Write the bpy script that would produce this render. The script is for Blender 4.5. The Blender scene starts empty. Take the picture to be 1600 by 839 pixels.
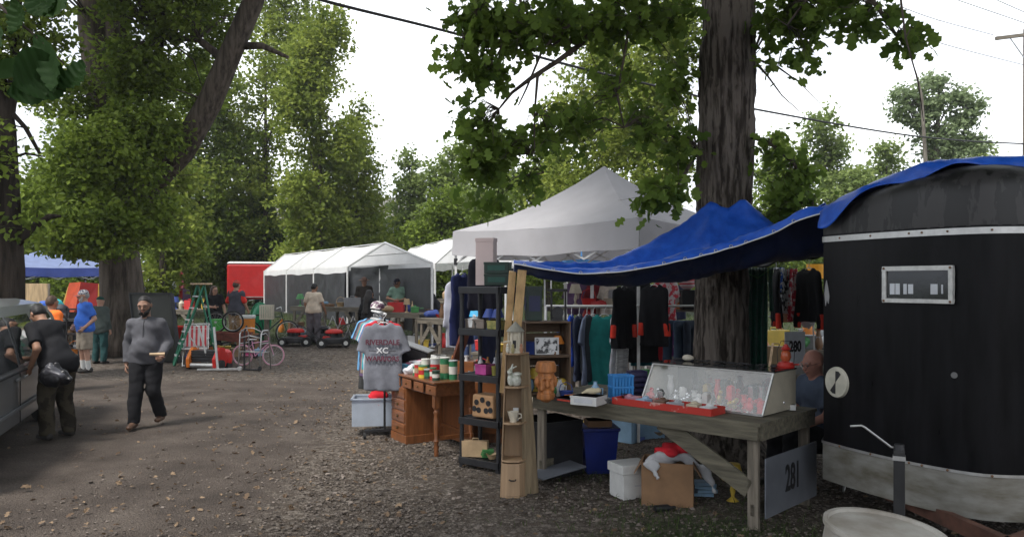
import bpy, bmesh, math, random
import numpy as np
from mathutils import Vector, Matrix, Euler
R = math.radians
random.seed(7); RNG = np.random.default_rng(7)
scene = bpy.context.scene
# ------------------------------------------------------------------ camera
F, CX, HY, EYE = 1230.0, 800.0, 443.0, 1.95      # focal length in photo pixels, centre column, horizon row, eye height
cd = bpy.data.cameras.new('camera'); cam = bpy.data.objects.new('camera', cd)
scene.collection.objects.link(cam); scene.camera = cam
cam.location = (0, 0, EYE); cam.rotation_euler = (R(90), 0, 0)
cd.sensor_width = 36; cd.lens = 36 * F / 1600; cd.shift_y = (HY - 419.5) / 1600
cd.clip_start = 0.05; cd.clip_end = 2000
# ------------------------------------------------------------------ world: overcast over a Nishita sky
w = bpy.data.worlds.new('World'); scene.world = w; w.use_nodes = True
nt = w.node_tree; nt.nodes.clear()
def _n(t, **k):
    n = nt.nodes.new(t)
    for a, b in k.items(): setattr(n, a, b)
    return n
SUN_EL, SUN_AZ = 56, 222
sky = _n('ShaderNodeTexSky', sky_type='NISHITA', sun_disc=False, sun_elevation=R(SUN_EL), sun_rotation=R(SUN_AZ), dust_density=3.0)
tc = _n('ShaderNodeTexCoord'); mp = _n('ShaderNodeMapping'); mp.inputs['Scale'].default_value = (1, 1, 3.0)
nz = _n('ShaderNodeTexNoise'); nz.inputs['Scale'].default_value = 1.7; nz.inputs['Detail'].default_value = 5; nz.inputs['Roughness'].default_value = .5
cr = _n('ShaderNodeValToRGB')
cr.color_ramp.elements[0].position = .42; cr.color_ramp.elements[0].color = (3.3, 3.6, 4.15, 1)
cr.color_ramp.elements[1].position = .66; cr.color_ramp.elements[1].color = (10.4, 10.7, 11, 1)
mx = _n('ShaderNodeMix', data_type='RGBA'); mx.inputs['Factor'].default_value = .93
bg = _n('ShaderNodeBackground'); bg.inputs['Strength'].default_value = .072
ow = _n('ShaderNodeOutputWorld')
L = nt.links.new
L(tc.outputs['Generated'], mp.inputs['Vector']); L(mp.outputs['Vector'], nz.inputs['Vector']); L(nz.outputs['Fac'], cr.inputs['Fac'])
L(sky.outputs['Color'], mx.inputs['A']); L(cr.outputs['Color'], mx.inputs['B']); L(mx.outputs['Result'], bg.inputs['Color'])
L(bg.outputs['Background'], ow.inputs['Surface'])
# ------------------------------------------------------------------ sun (veiled by cloud)
sd = bpy.data.lights.new('sun', 'SUN'); sd.energy = 1.5; sd.angle = R(14); sd.color = (1, .96, .9)
so = bpy.data.objects.new('sun', sd); scene.collection.objects.link(so)
so.rotation_euler = (R(90 - SUN_EL), 0, R(180 - SUN_AZ) )
so.location = (0, 0, 30)
# ------------------------------------------------------------------ exposure
scene.view_settings.view_transform = 'Standard'; scene.view_settings.look = 'None'
scene.view_settings.exposure = 1.6; scene.view_settings.gamma = 1; scene.view_settings.use_curve_mapping = False
scene.render.engine = 'CYCLES'
scene.cycles.max_bounces = 6; scene.cycles.diffuse_bounces = 3; scene.cycles.glossy_bounces = 3; scene.cycles.transmission_bounces = 4; scene.cycles.transparent_max_bounces = 8
# ------------------------------------------------------------------ coordinates
def gh(Y, X=0):
    t = min(1, max(0, (Y - 17) / 15.0)); return .7 * t * t * (3 - 2 * t)
def at(px, py, Y): return Vector(((px - CX) / F * Y, Y, EYE + (HY - py) / F * Y))
def gp(px, Y): return Vector(((px - CX) / F * Y, Y, gh(Y)))
# ------------------------------------------------------------------ materials
MATS = {}
def mk(name, col, rough=.6, metal=0, var=.14, vs=5, bump=0.0, bs=40, stretch=(1, 1, 1), col2=None, trans=0, attr=None, spec=.4, coat=0, alpha=1, detail=4, lo=.35, hi=.65, bstretch=None):
    if name in MATS: return MATS[name]
    m = bpy.data.materials.new(name); m.use_nodes = True; t = m.node_tree; P = t.nodes['Principled BSDF']; out = t.nodes['Material Output']
    N = lambda k: t.nodes.new(k); K = t.links.new
    P.inputs['Roughness'].default_value = rough; P.inputs['Metallic'].default_value = metal
    P.inputs['Specular IOR Level'].default_value = spec; P.inputs['Coat Weight'].default_value = coat; P.inputs['Alpha'].default_value = alpha
    co = N('ShaderNodeTexCoord'); ma = N('ShaderNodeMapping'); ma.inputs['Scale'].default_value = stretch
    K(co.outputs['Object'], ma.inputs['Vector'])
    no = N('ShaderNodeTexNoise'); no.inputs['Scale'].default_value = vs; no.inputs['Detail'].default_value = detail; no.inputs['Roughness'].default_value = .6
    K(ma.outputs['Vector'], no.inputs['Vector'])
    ra = N('ShaderNodeValToRGB'); e = ra.color_ramp.elements
    e[0].position = lo; e[1].position = hi
    c1 = col if col2 is not None else [c * (1 - var) for c in col]; c2 = col2 if col2 is not None else [min(1, c * (1 + var)) for c in col]
    e[0].color = (*c1, 1); e[1].color = (*c2, 1)
    K(no.outputs['Fac'], ra.inputs['Fac']); colout = ra.outputs['Color']
    if attr:      # per-face tint: multiplies the colour
        an = N('ShaderNodeAttribute'); an.attribute_name = 'tint'
        mm = N('ShaderNodeMix'); mm.data_type = 'RGBA'; K(an.outputs['Fac'], mm.inputs['Factor'])
        mm.inputs['A'].default_value = (*attr[0], 1); mm.inputs['B'].default_value = (*attr[1], 1)
        m2 = N('ShaderNodeMix'); m2.data_type = 'RGBA'; m2.blend_type = 'MULTIPLY'; m2.inputs['Factor'].default_value = 1
        K(mm.outputs['Result'], m2.inputs['A']); K(colout, m2.inputs['B']); colout = m2.outputs['Result']
    K(colout, P.inputs['Base Color'])
    rr = N('ShaderNodeMapRange'); rr.inputs['To Min'].default_value = max(0, rough - .08); rr.inputs['To Max'].default_value = min(1, rough + .1)
    K(no.outputs['Fac'], rr.inputs['Value']); K(rr.outputs['Result'], P.inputs['Roughness'])
    if bump:
        b2 = N('ShaderNodeTexNoise'); b2.inputs['Scale'].default_value = bs; b2.inputs['Detail'].default_value = 5
        if bstretch:
            m3 = N('ShaderNodeMapping'); m3.inputs['Scale'].default_value = bstretch; K(co.outputs['Object'], m3.inputs['Vector']); K(m3.outputs['Vector'], b2.inputs['Vector'])
        else: K(ma.outputs['Vector'], b2.inputs['Vector'])
        bn = N('ShaderNodeBump'); bn.inputs['Strength'].default_value = min(1, bump); bn.inputs['Distance'].default_value = .01 if bump <= 1 else .01 * bump
        K(b2.outputs['Fac'], bn.inputs['Height']); K(bn.outputs['Normal'], P.inputs['Normal'])
    if trans:
        tr = N('ShaderNodeBsdfTranslucent'); ms = N('ShaderNodeMixShader'); ms.inputs['Fac'].default_value = trans
        K(colout, tr.inputs['Color']); K(P.outputs['BSDF'], ms.inputs[1]); K(tr.outputs['BSDF'], ms.inputs[2]); K(ms.outputs['Shader'], out.inputs['Surface'])
    MATS[name] = m; return m
def wood(name, col, ax=2, rough=.6, var=.3, s=6, bump=.3, **k):
    st = [8, 8, 8]; st[ax] = .7
    return mk(name, col, rough=rough, var=var, vs=s / 2, stretch=tuple(st), bump=bump, bs=12, **k)
def leafmat(name, A, B, trans=.32, rough=.5):
    return mk(name, (1, 1, 1), rough=max(rough, .6), var=.0, attr=(A, B), trans=trans, spec=.14)
# ------------------------------------------------------------------ objects
def link(o): scene.collection.objects.link(o); return o
def props(o, label=None, cat=None, group=None, kind=None):
    if label: o['label'] = label
    if cat: o['category'] = cat
    if group: o['group'] = group
    if kind: o['kind'] = kind
    return o
def thing(name, label, cat, loc=(0, 0, 0), rz=0, group=None):
    o = link(bpy.data.objects.new(name, None)); o.empty_display_size = .1
    o.location = loc; o.rotation_euler = (0, 0, R(rz)); return props(o, label, cat, group)
def copy_tree(o, parent=None, loc=None, rz=None, label=None, scale=None):
    c = o.copy(); link(c); c.parent = parent
    if loc is not None: c.location = loc
    if rz is not None: c.rotation_euler.z = R(rz)
    if scale is not None: c.scale = scale if hasattr(scale, '__len__') else (scale,) * 3
    if label: c['label'] = label
    for ch in list(o.children): copy_tree(ch, c)
    return c
class MB:
    """collects shapes, then links them as ONE mesh object"""
    def __init__(s): s.v = []; s.f = []; s.mi = []; s.m = 0; s.M = Matrix()
    def add(s, vs, fs):
        o = len(s.v); s.v += [tuple(s.M @ Vector(p)) for p in vs]; s.f += [tuple(i + o for i in f) for f in fs]; s.mi += [s.m] * len(fs); return s
    def box(s, c, d, rz=0, rx=0, ry=0, taper=1):
        x, y, z = d[0] / 2, d[1] / 2, d[2] / 2; m = Euler((R(rx), R(ry), R(rz))).to_matrix(); c = Vector(c); q = taper
        vs = [c + m @ Vector(p) for p in [(-x, -y, -z), (x, -y, -z), (x, y, -z), (-x, y, -z), (-x * q, -y * q, z), (x * q, -y * q, z), (x * q, y * q, z), (-x * q, y * q, z)]]
        return s.add(vs, [(0, 3, 2, 1), (4, 5, 6, 7), (0, 1, 5, 4), (1, 2, 6, 5), (2, 3, 7, 6), (3, 0, 4, 7)])
    def bar(s, a, b, w, h, up=(0, 0, 1)):     # rectangular bar from a to b
        a, b = Vector(a), Vector(b); d = (b - a); l = d.length; d.normalize(); u = Vector(up)
        if abs(d.dot(u)) > .98: u = Vector((0, 1, 0))
        x = d.cross(u).normalized() * w / 2; y = x.normalized().cross(d) * h / 2
        vs = [a - x - y, a + x - y, a + x + y, a - x + y, b - x - y, b + x - y, b + x + y, b - x + y]
        return s.add(vs, [(0, 3, 2, 1), (4, 5, 6, 7), (0, 1, 5, 4), (1, 2, 6, 5), (2, 3, 7, 6), (3, 0, 4, 7)])
    def tube(s, pts, rad, n=8, caps=True, closed=False):
        pts = [Vector(p) for p in pts]; k = len(pts)
        if not hasattr(rad, '__len__'): rad = [rad] * k
        vs = []; u = None
        for i, p in enumerate(pts):
            if closed: d = pts[(i + 1) % k] - pts[i - 1]
            else: d = pts[min(i + 1, k - 1)] - pts[max(i - 1, 0)]
            d = d.normalized() if d.length > 1e-9 else Vector((0, 0, 1))
            if u is None: u = d.orthogonal().normalized()
            else:
                u = u - d * u.dot(d); u = u.normalized() if u.length > 1e-6 else d.orthogonal().normalized()
            b = d.cross(u)
            for j in range(n):
                a = 2 * math.pi * j / n; vs.append(p + (u * math.cos(a) + b * math.sin(a)) * rad[i])
        fs = []
        for i in range(k if closed else k - 1):
            i2 = (i + 1) % k
            for j in range(n): fs.append((i * n + j, i * n + (j + 1) % n, i2 * n + (j + 1) % n, i2 * n + j))
        if caps and not closed: fs += [tuple(range(n))[::-1], tuple((k - 1) * n + j for j in range(n))]
        return s.add(vs, fs)
    def cyl(s, a, b, r0, r1=None, n=16, caps=True): return s.tube([a, b], [r0, r0 if r1 is None else r1], n, caps)
    def lathe(s, prof, c=(0, 0, 0), n=20, sx=1, sy=1):      # prof: (r, z)
        c = Vector(c); vs = []; k = len(prof)
        for r, z in prof:
            for j in range(n):
                a = 2 * math.pi * j / n; vs.append(c + Vector((r * math.cos(a) * sx, r * math.sin(a) * sy, z)))
        fs = [(i * n + j, i * n + (j + 1) % n, (i + 1) * n + (j + 1) % n, (i + 1) * n + j) for i in range(k - 1) for j in range(n)]
        if prof[0][0] > 1e-6: fs.append(tuple(range(n))[::-1])
        if prof[-1][0] > 1e-6: fs.append(tuple((k - 1) * n + j for j in range(n)))
        return s.add(vs, fs)
    def prism(s, poly, d, axis='y'):       # poly of 2-D points, extruded symmetrically by d along axis
        n = len(poly); vs = []
        for sg in (-.5, .5):
            for p in poly:
                vs.append({'y': (p[0], sg * d, p[1]), 'x': (sg * d, p[0], p[1]), 'z': (p[0], p[1], sg * d)}[axis])
        fs = [tuple(range(n)), tuple(range(2 * n - 1, n - 1, -1))] + [(i, i + n, (i + 1) % n + n, (i + 1) % n) for i in range(n)]
        return s.add(vs, fs)
    def grid(s, fn, nu, nv, wrap=False):
        vs = [fn(i / (nu - 1), j / (nv - 1)) for j in range(nv) for i in range(nu)]
        fs = [(j * nu + i, j * nu + i + 1, (j + 1) * nu + i + 1, (j + 1) * nu + i) for j in range(nv - 1) for i in range(nu - 1)]
        return s.add(vs, fs)
    def ball(s, c, r, n=12, m=8, rot=None):
        if not hasattr(r, '__len__'): r = (r, r, r)
        c = Vector(c); vs = [];
        for i in range(m + 1):
            t = math.pi * i / m
            for j in range(n):
                a = 2 * math.pi * j / n; p = Vector((r[0] * math.sin(t) * math.cos(a), r[1] * math.sin(t) * math.sin(a), r[2] * math.cos(t)))
                vs.append(c + (rot @ p if rot else p))
        fs = [(i * n + j, (i + 1) * n + j, (i + 1) * n + (j + 1) % n, i * n + (j + 1) % n) for i in range(m) for j in range(n)]
        return s.add(vs, fs)
    def build(s, name, mat, parent=None, smooth=False, bevel=0, solid=0, auto=None):
        me = bpy.data.meshes.new(name); me.from_pydata([tuple(p) for p in s.v], [], s.f)
        for m in (mat if isinstance(mat, (list, tuple)) else [mat]): me.materials.append(m)
        if s.mi: me.polygons.foreach_set('material_index', s.mi)
        me.polygons.foreach_set('use_smooth', [bool(smooth)] * len(me.polygons))
        bm = bmesh.new(); bm.from_mesh(me); bmesh.ops.remove_doubles(bm, verts=bm.verts, dist=1e-5)
        if not solid: bmesh.ops.recalc_face_normals(bm, faces=bm.faces)
        bm.to_mesh(me); bm.free()
        if smooth and smooth is not True: me.set_sharp_from_angle(angle=R(smooth))
        me.validate(); o = link(bpy.data.objects.new(name, me))
        if parent: o.parent = parent
        if solid: md = o.modifiers.new('solid', 'SOLIDIFY'); md.thickness = solid; md.offset = 0
        if bevel: md = o.modifiers.new('bevel', 'BEVEL'); md.width = bevel; md.segments = 2; md.limit_method = 'ANGLE'; md.angle_limit = R(35)
        return o
def npmesh(name, V, Fc, k, mat, parent=None, tint=None, smooth=False):
    """V (n,3), Fc (m,k) arrays -> one mesh object"""
    me = bpy.data.meshes.new(name); me.vertices.add(len(V)); me.vertices.foreach_set('co', np.asarray(V, np.float32).ravel())
    m = len(Fc); me.loops.add(m * k); me.loops.foreach_set('vertex_index', np.asarray(Fc, np.int32).ravel())
    me.polygons.add(m); me.polygons.foreach_set('loop_start', np.arange(m, dtype=np.int32) * k); me.polygons.foreach_set('loop_total', np.full(m, k, np.int32))
    me.polygons.foreach_set('use_smooth', np.full(m, smooth))
    if tint is not None:
        a = me.attributes.new('tint', 'FLOAT', 'FACE'); a.data.foreach_set('value', np.asarray(tint, np.float32))
    me.update(calc_edges=True); me.materials.append(mat)
    o = link(bpy.data.objects.new(name, me))
    if parent: o.parent = parent
    return o
# ------------------------------------------------------------------ smooth solids (distance field + surface nets)
def sdf_solid(prims, h=.015, k=.03, noise=None, pad=.04):
    """prims: dicts a,b,ra,rb | c,r(3),rot ; flat=(vec,f) ; cut=[(p,n)] ; k ; sub"""
    lo = np.full(3, 1e9); hi = -lo; bbs = []
    for p in prims:
        if 'a' in p:
            a, b = np.array(p['a'], float), np.array(p['b'], float); r = max(p['ra'], p['rb']) * max(1, p.get('wide', 1))
            l, u = np.minimum(a, b) - r, np.maximum(a, b) + r
        else:
            c = np.array(p['c'], float); r = max(p['r']); l, u = c - r, c + r
        bbs.append((l, u))
        if not p.get('sub'): lo = np.minimum(lo, l); hi = np.maximum(hi, u)
    lo -= pad; hi += pad; n = np.ceil((hi - lo) / h).astype(int) + 1
    ax = [lo[i] + np.arange(n[i]) * h for i in range(3)]; f = np.full(n, 9.0, np.float32)
    for p, (l, u) in zip(prims, bbs):
        kk = p.get('k', k); i0 = np.clip(((l - kk - 2 * h - lo) / h).astype(int), 0, n); i1 = np.clip(((u + kk + 2 * h - lo) / h).astype(int) + 2, 0, n)
        if (i1 <= i0).any(): continue
        X, Y, Z = np.meshgrid(ax[0][i0[0]:i1[0]], ax[1][i0[1]:i1[1]], ax[2][i0[2]:i1[2]], indexing='ij'); Q = np.stack([X, Y, Z], -1)
        if 'a' in p:
            a, b = np.array(p['a'], float), np.array(p['b'], float); ab = b - a; L2 = max(1e-9, ab @ ab)
            t = np.clip(((Q - a) @ ab) / L2, 0, 1); D = Q - (a + t[..., None] * ab)
            if 'flat' in p:
                v = np.array(p['flat'][0], float); v /= np.linalg.norm(v); fl = p['flat'][1]; D = D + (D @ v)[..., None] * v * (1 / fl - 1)
            d = np.linalg.norm(D, axis=-1) - (p['ra'] + (p['rb'] - p['ra']) * t)
            if 'flat' in p: d = d * (.5 + .5 * fl)
        else:
            D = Q - np.array(p['c'], float)
            if p.get('rot') is not None: D = D @ np.array(p['rot'])
            r = np.array(p['r'], float); q = np.linalg.norm(D / r, axis=-1); d = (q - 1) * r.min()
        for cp, cn in p.get('cut', ()):
            cn = np.array(cn, float); cn /= np.linalg.norm(cn); d = np.maximum(d, (Q - np.array(cp, float)) @ cn)
        s = tuple(slice(i0[i], i1[i]) for i in range(3)); g = f[s]
        if p.get('sub'):
            kk = p.get('k', .01); hh = np.maximum(kk - np.abs(-d - g), 0) / kk; f[s] = np.maximum(g, -d) + hh * hh * kk / 4
        else:
            hh = np.maximum(kk - np.abs(d - g), 0) / kk; f[s] = np.minimum(g, d) - hh * hh * kk / 4
    if noise:
        am, fr, sd_ = noise; rg = np.random.default_rng(sd_); X, Y, Z = np.meshgrid(*ax, indexing='ij', sparse=True); acc = 0
        for i in range(6):
            v = rg.normal(size=3); v *= fr * (1 + .35 * i) / np.linalg.norm(v); acc = acc + np.sin(X * v[0] + Y * v[1] + Z * v[2] + rg.uniform(0, 6)) / (1 + .3 * i)
        f = f + am * acc / 2
    return surfnet(f, lo, h)
def surfnet(f, lo, h):
    n = f.shape; c = tuple(k - 1 for k in n); S = np.zeros(c + (3,), np.float32); C = np.zeros(c, np.float32); ins = f < 0; cross = []
    for a in range(3):
        s0 = [slice(None)] * 3; s1 = [slice(None)] * 3; s0[a] = slice(0, -1); s1[a] = slice(1, None)
        f0, f1 = f[tuple(s0)], f[tuple(s1)]; m = ins[tuple(s0)] != ins[tuple(s1)]; t = np.where(m, f0 / np.where(m, f0 - f1, 1), 0)
        cross.append((m, ins[tuple(s0)])); o = [i for i in range(3) if i != a]
        for db in (0, 1):
            for dc in (0, 1):
                sl = [slice(None)] * 3
                sl[o[0]] = slice(db, n[o[0]] - 1 + db); sl[o[1]] = slice(dc, n[o[1]] - 1 + dc); mm = m[tuple(sl)]
                S[..., a] += np.where(mm, t[tuple(sl)], 0); S[..., o[0]] += mm * float(db); S[..., o[1]] += mm * float(dc); C += mm
    idx = np.full(c, -1, np.int64); act = C > 0; idx[act] = np.arange(act.sum()); I = np.argwhere(act)
    V = lo + (I + S[act] / C[act][:, None]) * h; Fs = []
    for a in range(3):
        m, inn = cross[a]; o = [i for i in range(3) if i != a]; P = np.argwhere(m)
        ok = (P[:, o[0]] > 0) & (P[:, o[1]] > 0) & (P[:, o[0]] < n[o[0]] - 1) & (P[:, o[1]] < n[o[1]] - 1); P = P[ok]
        if not len(P): continue
        def g(d0, d1):
            q = P.copy(); q[:, o[0]] += d0; q[:, o[1]] += d1; return idx[q[:, 0], q[:, 1], q[:, 2]]
        q = np.stack([g(-1, -1), g(0, -1), g(0, 0), g(-1, 0)], 1); fl = inn[P[:, 0], P[:, 1], P[:, 2]]
        if a == 1: fl = ~fl
        q[~fl] = q[~fl][:, ::-1]; Fs.append(q)
    return V, np.concatenate(Fs)
def solid(name, prims, mat, parent=None, h=.015, k=.03, noise=None):
    V, Q = sdf_solid(prims, h, k, noise); return npmesh(name, V, Q, 4, mat, parent, smooth=True)
def rotz(v, deg):
    a = R(deg); return Vector((v[0] * math.cos(a) - v[1] * math.sin(a), v[0] * math.sin(a) + v[1] * math.cos(a), v[2] if len(v) > 2 else 0))
def lerp(a, b, t): return a + (b - a) * t
def interp(xs, ys, x):
    return float(np.interp(x, xs, ys))
def wav(x, y, sd=0, f=1):   # cheap smooth noise, about -1..1
    s = 0
    for i in range(5):
        q = f * (1 + .7 * i); s += math.sin(x * q * (1 + .13 * i) + sd * 1.7 + i * 2.1 + 1.3 * math.sin(y * q * .6 + i + sd)) * math.cos(y * q * (.9 + .1 * i) + sd + i * 1.3) / (1 + .6 * i)
    return s / 2
# ================================================================== GROUND
def gravel_edge(Y): return -1.45 - .1 * Y
def ground_mat():
    m = bpy.data.materials.new('dirt_and_gravel'); m.use_nodes = True; t = m.node_tree; P = t.nodes['Principled BSDF']; K = t.links.new; N = t.nodes.new
    P.inputs['Roughness'].default_value = .9; P.inputs['Specular IOR Level'].default_value = .25
    co = N('ShaderNodeTexCoord'); O = co.outputs['Object']
    def noise(s, d=5, r=.6):
        n = N('ShaderNodeTexNoise'); n.inputs['Scale'].default_value = s; n.inputs['Detail'].default_value = d; n.inputs['Roughness'].default_value = r; K(O, n.inputs['Vector']); return n.outputs['Fac']
    def ramp(f, stops):
        r = N('ShaderNodeValToRGB'); r.color_ramp.elements[0].position = stops[0][0]; r.color_ramp.elements[0].color = (*stops[0][1], 1)
        r.color_ramp.elements[1].position = stops[-1][0]; r.color_ramp.elements[1].color = (*stops[-1][1], 1)
        for p, c in stops[1:-1]: e = r.color_ramp.elements.new(p); e.color = (*c, 1)
        K(f, r.inputs['Fac']); return r.outputs['Color']
    def mix(f, a, b, mode='MIX'):
        x = N('ShaderNodeMix'); x.data_type = 'RGBA'; x.blend_type = mode
        if isinstance(f, float): x.inputs['Factor'].default_value = f
        else: K(f, x.inputs['Factor'])
        K(a, x.inputs['A']); K(b, x.inputs['B']); return x.outputs['Result']
    vo = N('ShaderNodeTexVoronoi'); vo.inputs['Scale'].default_value = 42; K(O, vo.inputs['Vector'])
    vo2 = N('ShaderNodeTexVoronoi'); vo2.inputs['Scale'].default_value = 95; K(O, vo2.inputs['Vector'])
    track = ramp(noise(1.3, 7), [(.3, (.052, .041, .034)), (.5, (.084, .067, .056)), (.7, (.122, .1, .084))])
    speck = ramp(noise(70, 3, .7), [(.36, (.5, .48, .46)), (.56, (1, 1, 1)), (.72, (1.9, 1.85, 1.75))]); track = mix(.8, track, speck, 'MULTIPLY')
    stones = ramp(vo.outputs['Color'], [(.0, (.05, .04, .032)), (.5, (.125, .103, .084)), (1., (.26, .225, .19))])
    soil = ramp(noise(4, 6), [(.35, (.04, .03, .023)), (.65, (.1, .078, .06))])
    gravel = mix(ramp(noise(9, 5), [(.42, (0, 0, 0)), (.56, (1, 1, 1))]), soil, stones)
    grass = ramp(noise(14, 6), [(.35, (.024, .026, .013)), (.65, (.045, .06, .022))])
    an = N('ShaderNodeAttribute'); an.attribute_name = 'zone'; sp = N('ShaderNodeSeparateColor'); K(an.outputs['Color'], sp.inputs['Color'])
    def mask(ch, s, sharp=.12):
        a = N('ShaderNodeMath'); a.operation = 'ADD'; K(sp.outputs[ch], a.inputs[0]); K(noise(s, 6, .7), a.inputs[1])
        mr = N('ShaderNodeMapRange'); mr.inputs['From Min'].default_value = 1 - sharp; mr.inputs['From Max'].default_value = 1 + sharp; K(a.outputs[0], mr.inputs['Value']); return mr.outputs['Result']
    c = mix(mask('Red', 5), track, gravel); c = mix(mask('Green', 6), c, grass)
    K(c, P.inputs['Base Color'])
    b = N('ShaderNodeBump'); b.inputs['Strength'].default_value = .9; b.inputs['Distance'].default_value = .012
    ad = N('ShaderNodeMath'); ad.operation = 'ADD'; K(vo.outputs['Distance'], ad.inputs[0]); K(vo2.outputs['Distance'], ad.inputs[1]); K(ad.outputs[0], b.inputs['Height'])
    b2 = N('ShaderNodeBump'); b2.inputs['Strength'].default_value = .6; b2.inputs['Distance'].default_value = .06; K(noise(2.5, 6), b2.inputs['Height']); K(b.outputs['Normal'], b2.inputs['Normal']); K(b2.outputs['Normal'], P.inputs['Normal'])
    return m
def zones(x, y):
    g = np.clip((x - (-1.45 - .1 * y)) / 1.4 + .5, 0, 1)           # gravel to the right of the track
    g = np.where(y < 5.5, g * .8, g)
    g2 = np.clip((y - 15.8) / 1.5 + .5, 0, 1); g = np.maximum(g, g2 * .95)
    tr2 = ((x > -6) & (x < 1.5) & (y > 19) & (y < 21.5)); g = np.where(tr2, g * .7, g)
    gr = .62 * np.exp(-(((x - 1.5) / 1.3) ** 2 + ((y - 6.2) / .9) ** 2)) + .45 * np.exp(-(((x - 3) / 1.6) ** 2 + ((y - 4.9) / 1) ** 2)) + .55 * np.exp(-(((x - 1.2) / 1.2) ** 2 + ((y - 8.2) / .8) ** 2))
    gr = np.maximum(gr, .85 * np.clip((y - 22.6) / 1.2 + .5, 0, 1) * np.clip((x + 14) / 2, .35, 1)); gr = np.maximum(gr, np.clip((y - 30) / 3, 0, 1))
    gr = np.maximum(gr, .9 * np.clip((-x - 13 + 0 * y) / 3, 0, 1)); return g, gr
def build_ground():
    xs = np.concatenate([[-500, -200, -90, -50, -35], np.arange(-28, 28.01, .35), [35, 50, 90, 200, 500]])
    ys = np.concatenate([[-200, -60, -20, -8], np.arange(-4, 45.01, .35), [50, 60, 80, 120, 200, 500, 1200]])
    X, Y = np.meshgrid(xs, ys); t = np.clip((Y - 17) / 15, 0, 1); Z = .7 * t * t * (3 - 2 * t)
    Z = Z + (.012 * np.sin(X * 1.9 + 1.3 * np.sin(Y * 1.3)) * np.sin(Y * 2.3 + .7 * X)) * (np.abs(X) < 28)
    V = np.stack([X.ravel(), Y.ravel(), Z.ravel()], 1); nx, ny = len(xs), len(ys)
    i = np.arange(nx - 1)[None] + nx * np.arange(ny - 1)[:, None]; i = i.ravel(); Q = np.stack([i, i + 1, i + nx + 1, i + nx], 1)
    o = npmesh('ground', V, Q, 4, ground_mat(), smooth=True); g, gr = zones(V[:, 0], V[:, 1])
    a = o.data.color_attributes.new('zone', 'FLOAT_COLOR', 'POINT'); col = np.stack([g, gr, g * 0, g * 0 + 1], 1).astype(np.float32); a.data.foreach_set('color', col.ravel())
    props(o, 'grey brown dirt and gravel track with scattered leaves', None, None, 'structure')
build_ground()
# ---- loose stones on the gravel (stuff)
def scatter_shapes(name, pos, scl, rot, templates, tmpl_faces, mat, tint, k):
    V = []; Fc = []; off = 0; nt_ = len(templates)
    for ti in range(nt_):
        sel = np.arange(len(pos)) % nt_ == ti; T = templates[ti]; m = sel.sum()
        P = np.einsum('nij,vj->nvi', rot[sel], T) * scl[sel][:, None, :] if scl.ndim == 2 else np.einsum('nij,vj->nvi', rot[sel], T) * scl[sel][:, None, None]
        P = P + pos[sel][:, None]; V.append(P.reshape(-1, 3)); fb = tmpl_faces[ti]
        Fc.append((fb[None] + (off + np.arange(m) * len(T))[:, None, None]).reshape(-1, k)); off += m * len(T)
    tn = np.concatenate([np.repeat(tint[np.arange(len(pos)) % nt_ == ti], len(tmpl_faces[ti])) for ti in range(nt_)])
    return npmesh(name, np.concatenate(V), np.concatenate(Fc), k, mat, tint=tn)
def rotmats(n, mode='free'):
    a = RNG.uniform(0, 2 * np.pi, n); q = RNG.normal(size=(n, 4))
    if mode == 'flat': tl = .35; q = np.stack([np.cos(a / 2), RNG.normal(0, tl / 2, n), RNG.normal(0, tl / 2, n), np.sin(a / 2)], 1)
    q /= np.linalg.norm(q, axis=1)[:, None]; w_, x, y, z = q.T
    return np.stack([1 - 2 * (y * y + z * z), 2 * (x * y - z * w_), 2 * (x * z + y * w_), 2 * (x * y + z * w_), 1 - 2 * (x * x + z * z), 2 * (y * z - x * w_), 2 * (x * z - y * w_), 2 * (y * z + x * w_), 1 - 2 * (x * x + y * y)], 1).reshape(-1, 3, 3)
def ghv(Y): t = np.clip((Y - 17) / 15, 0, 1); return .7 * t * t * (3 - 2 * t)
def build_stones():
    cube = np.array([(x, y, z) for x in (-1, 1) for y in (-1, 1) for z in (-1, 1)], float); fc = np.array([(0, 1, 3, 2), (4, 6, 7, 5), (0, 4, 5, 1), (2, 3, 7, 6), (0, 2, 6, 4), (1, 5, 7, 3)])
    T = [cube * RNG.uniform(.45, 1, (8, 3)) for _ in range(6)]
    pts = []
    while len(pts) < 32000:
        y = 4.6 + 10 * RNG.random() ** 1.6; x = RNG.uniform(-4.2, 4.2); g, gr = zones(x, y); g = float(g); gr = float(gr)
        if RNG.random() < (.1 + .9 * g * g) * (1 - .75 * gr): pts.append((x, y, 0))
    pts = np.array(pts); s = RNG.uniform(.0045, .0115, len(pts)) * (1 + .9 * (RNG.random(len(pts)) < .07)); sc = s[:, None] * np.array([1.2, 1, .6]); pts[:, 2] = sc[:, 2] * .35 + .003
    R3 = rotmats(len(pts), 'flat')
    o = scatter_shapes('gravel', pts, sc, R3, T, [fc] * 6, mk('stone_chips', (1, 1, 1), rough=.85, var=.1, vs=30, attr=((.06, .048, .039), (.24, .2, .17))), RNG.random(len(pts)) ** 1.6, 4)
    props(o, None, None, None, 'stuff')
build_stones()
LEAF9 = np.array([(0, 0, 0), (0, .5, .05), (0, 1, -.04), (.28, .12, .06), (.2, .3, .05), (.46, .45, .02), (.22, .6, .06), (.3, .82, 0), (-.28, .12, .06), (-.2, .3, .05), (-.46, .45, .02), (-.22, .6, .06), (-.3, .82, 0)], float)
def lobed():   # fan of quads: midrib 0,1,2
    return LEAF9, np.array([(0, 3, 4, 1), (4, 5, 6, 1), (1, 6, 7, 2), (0, 1, 9, 8), (9, 1, 11, 10), (1, 2, 12, 11)])
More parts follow.
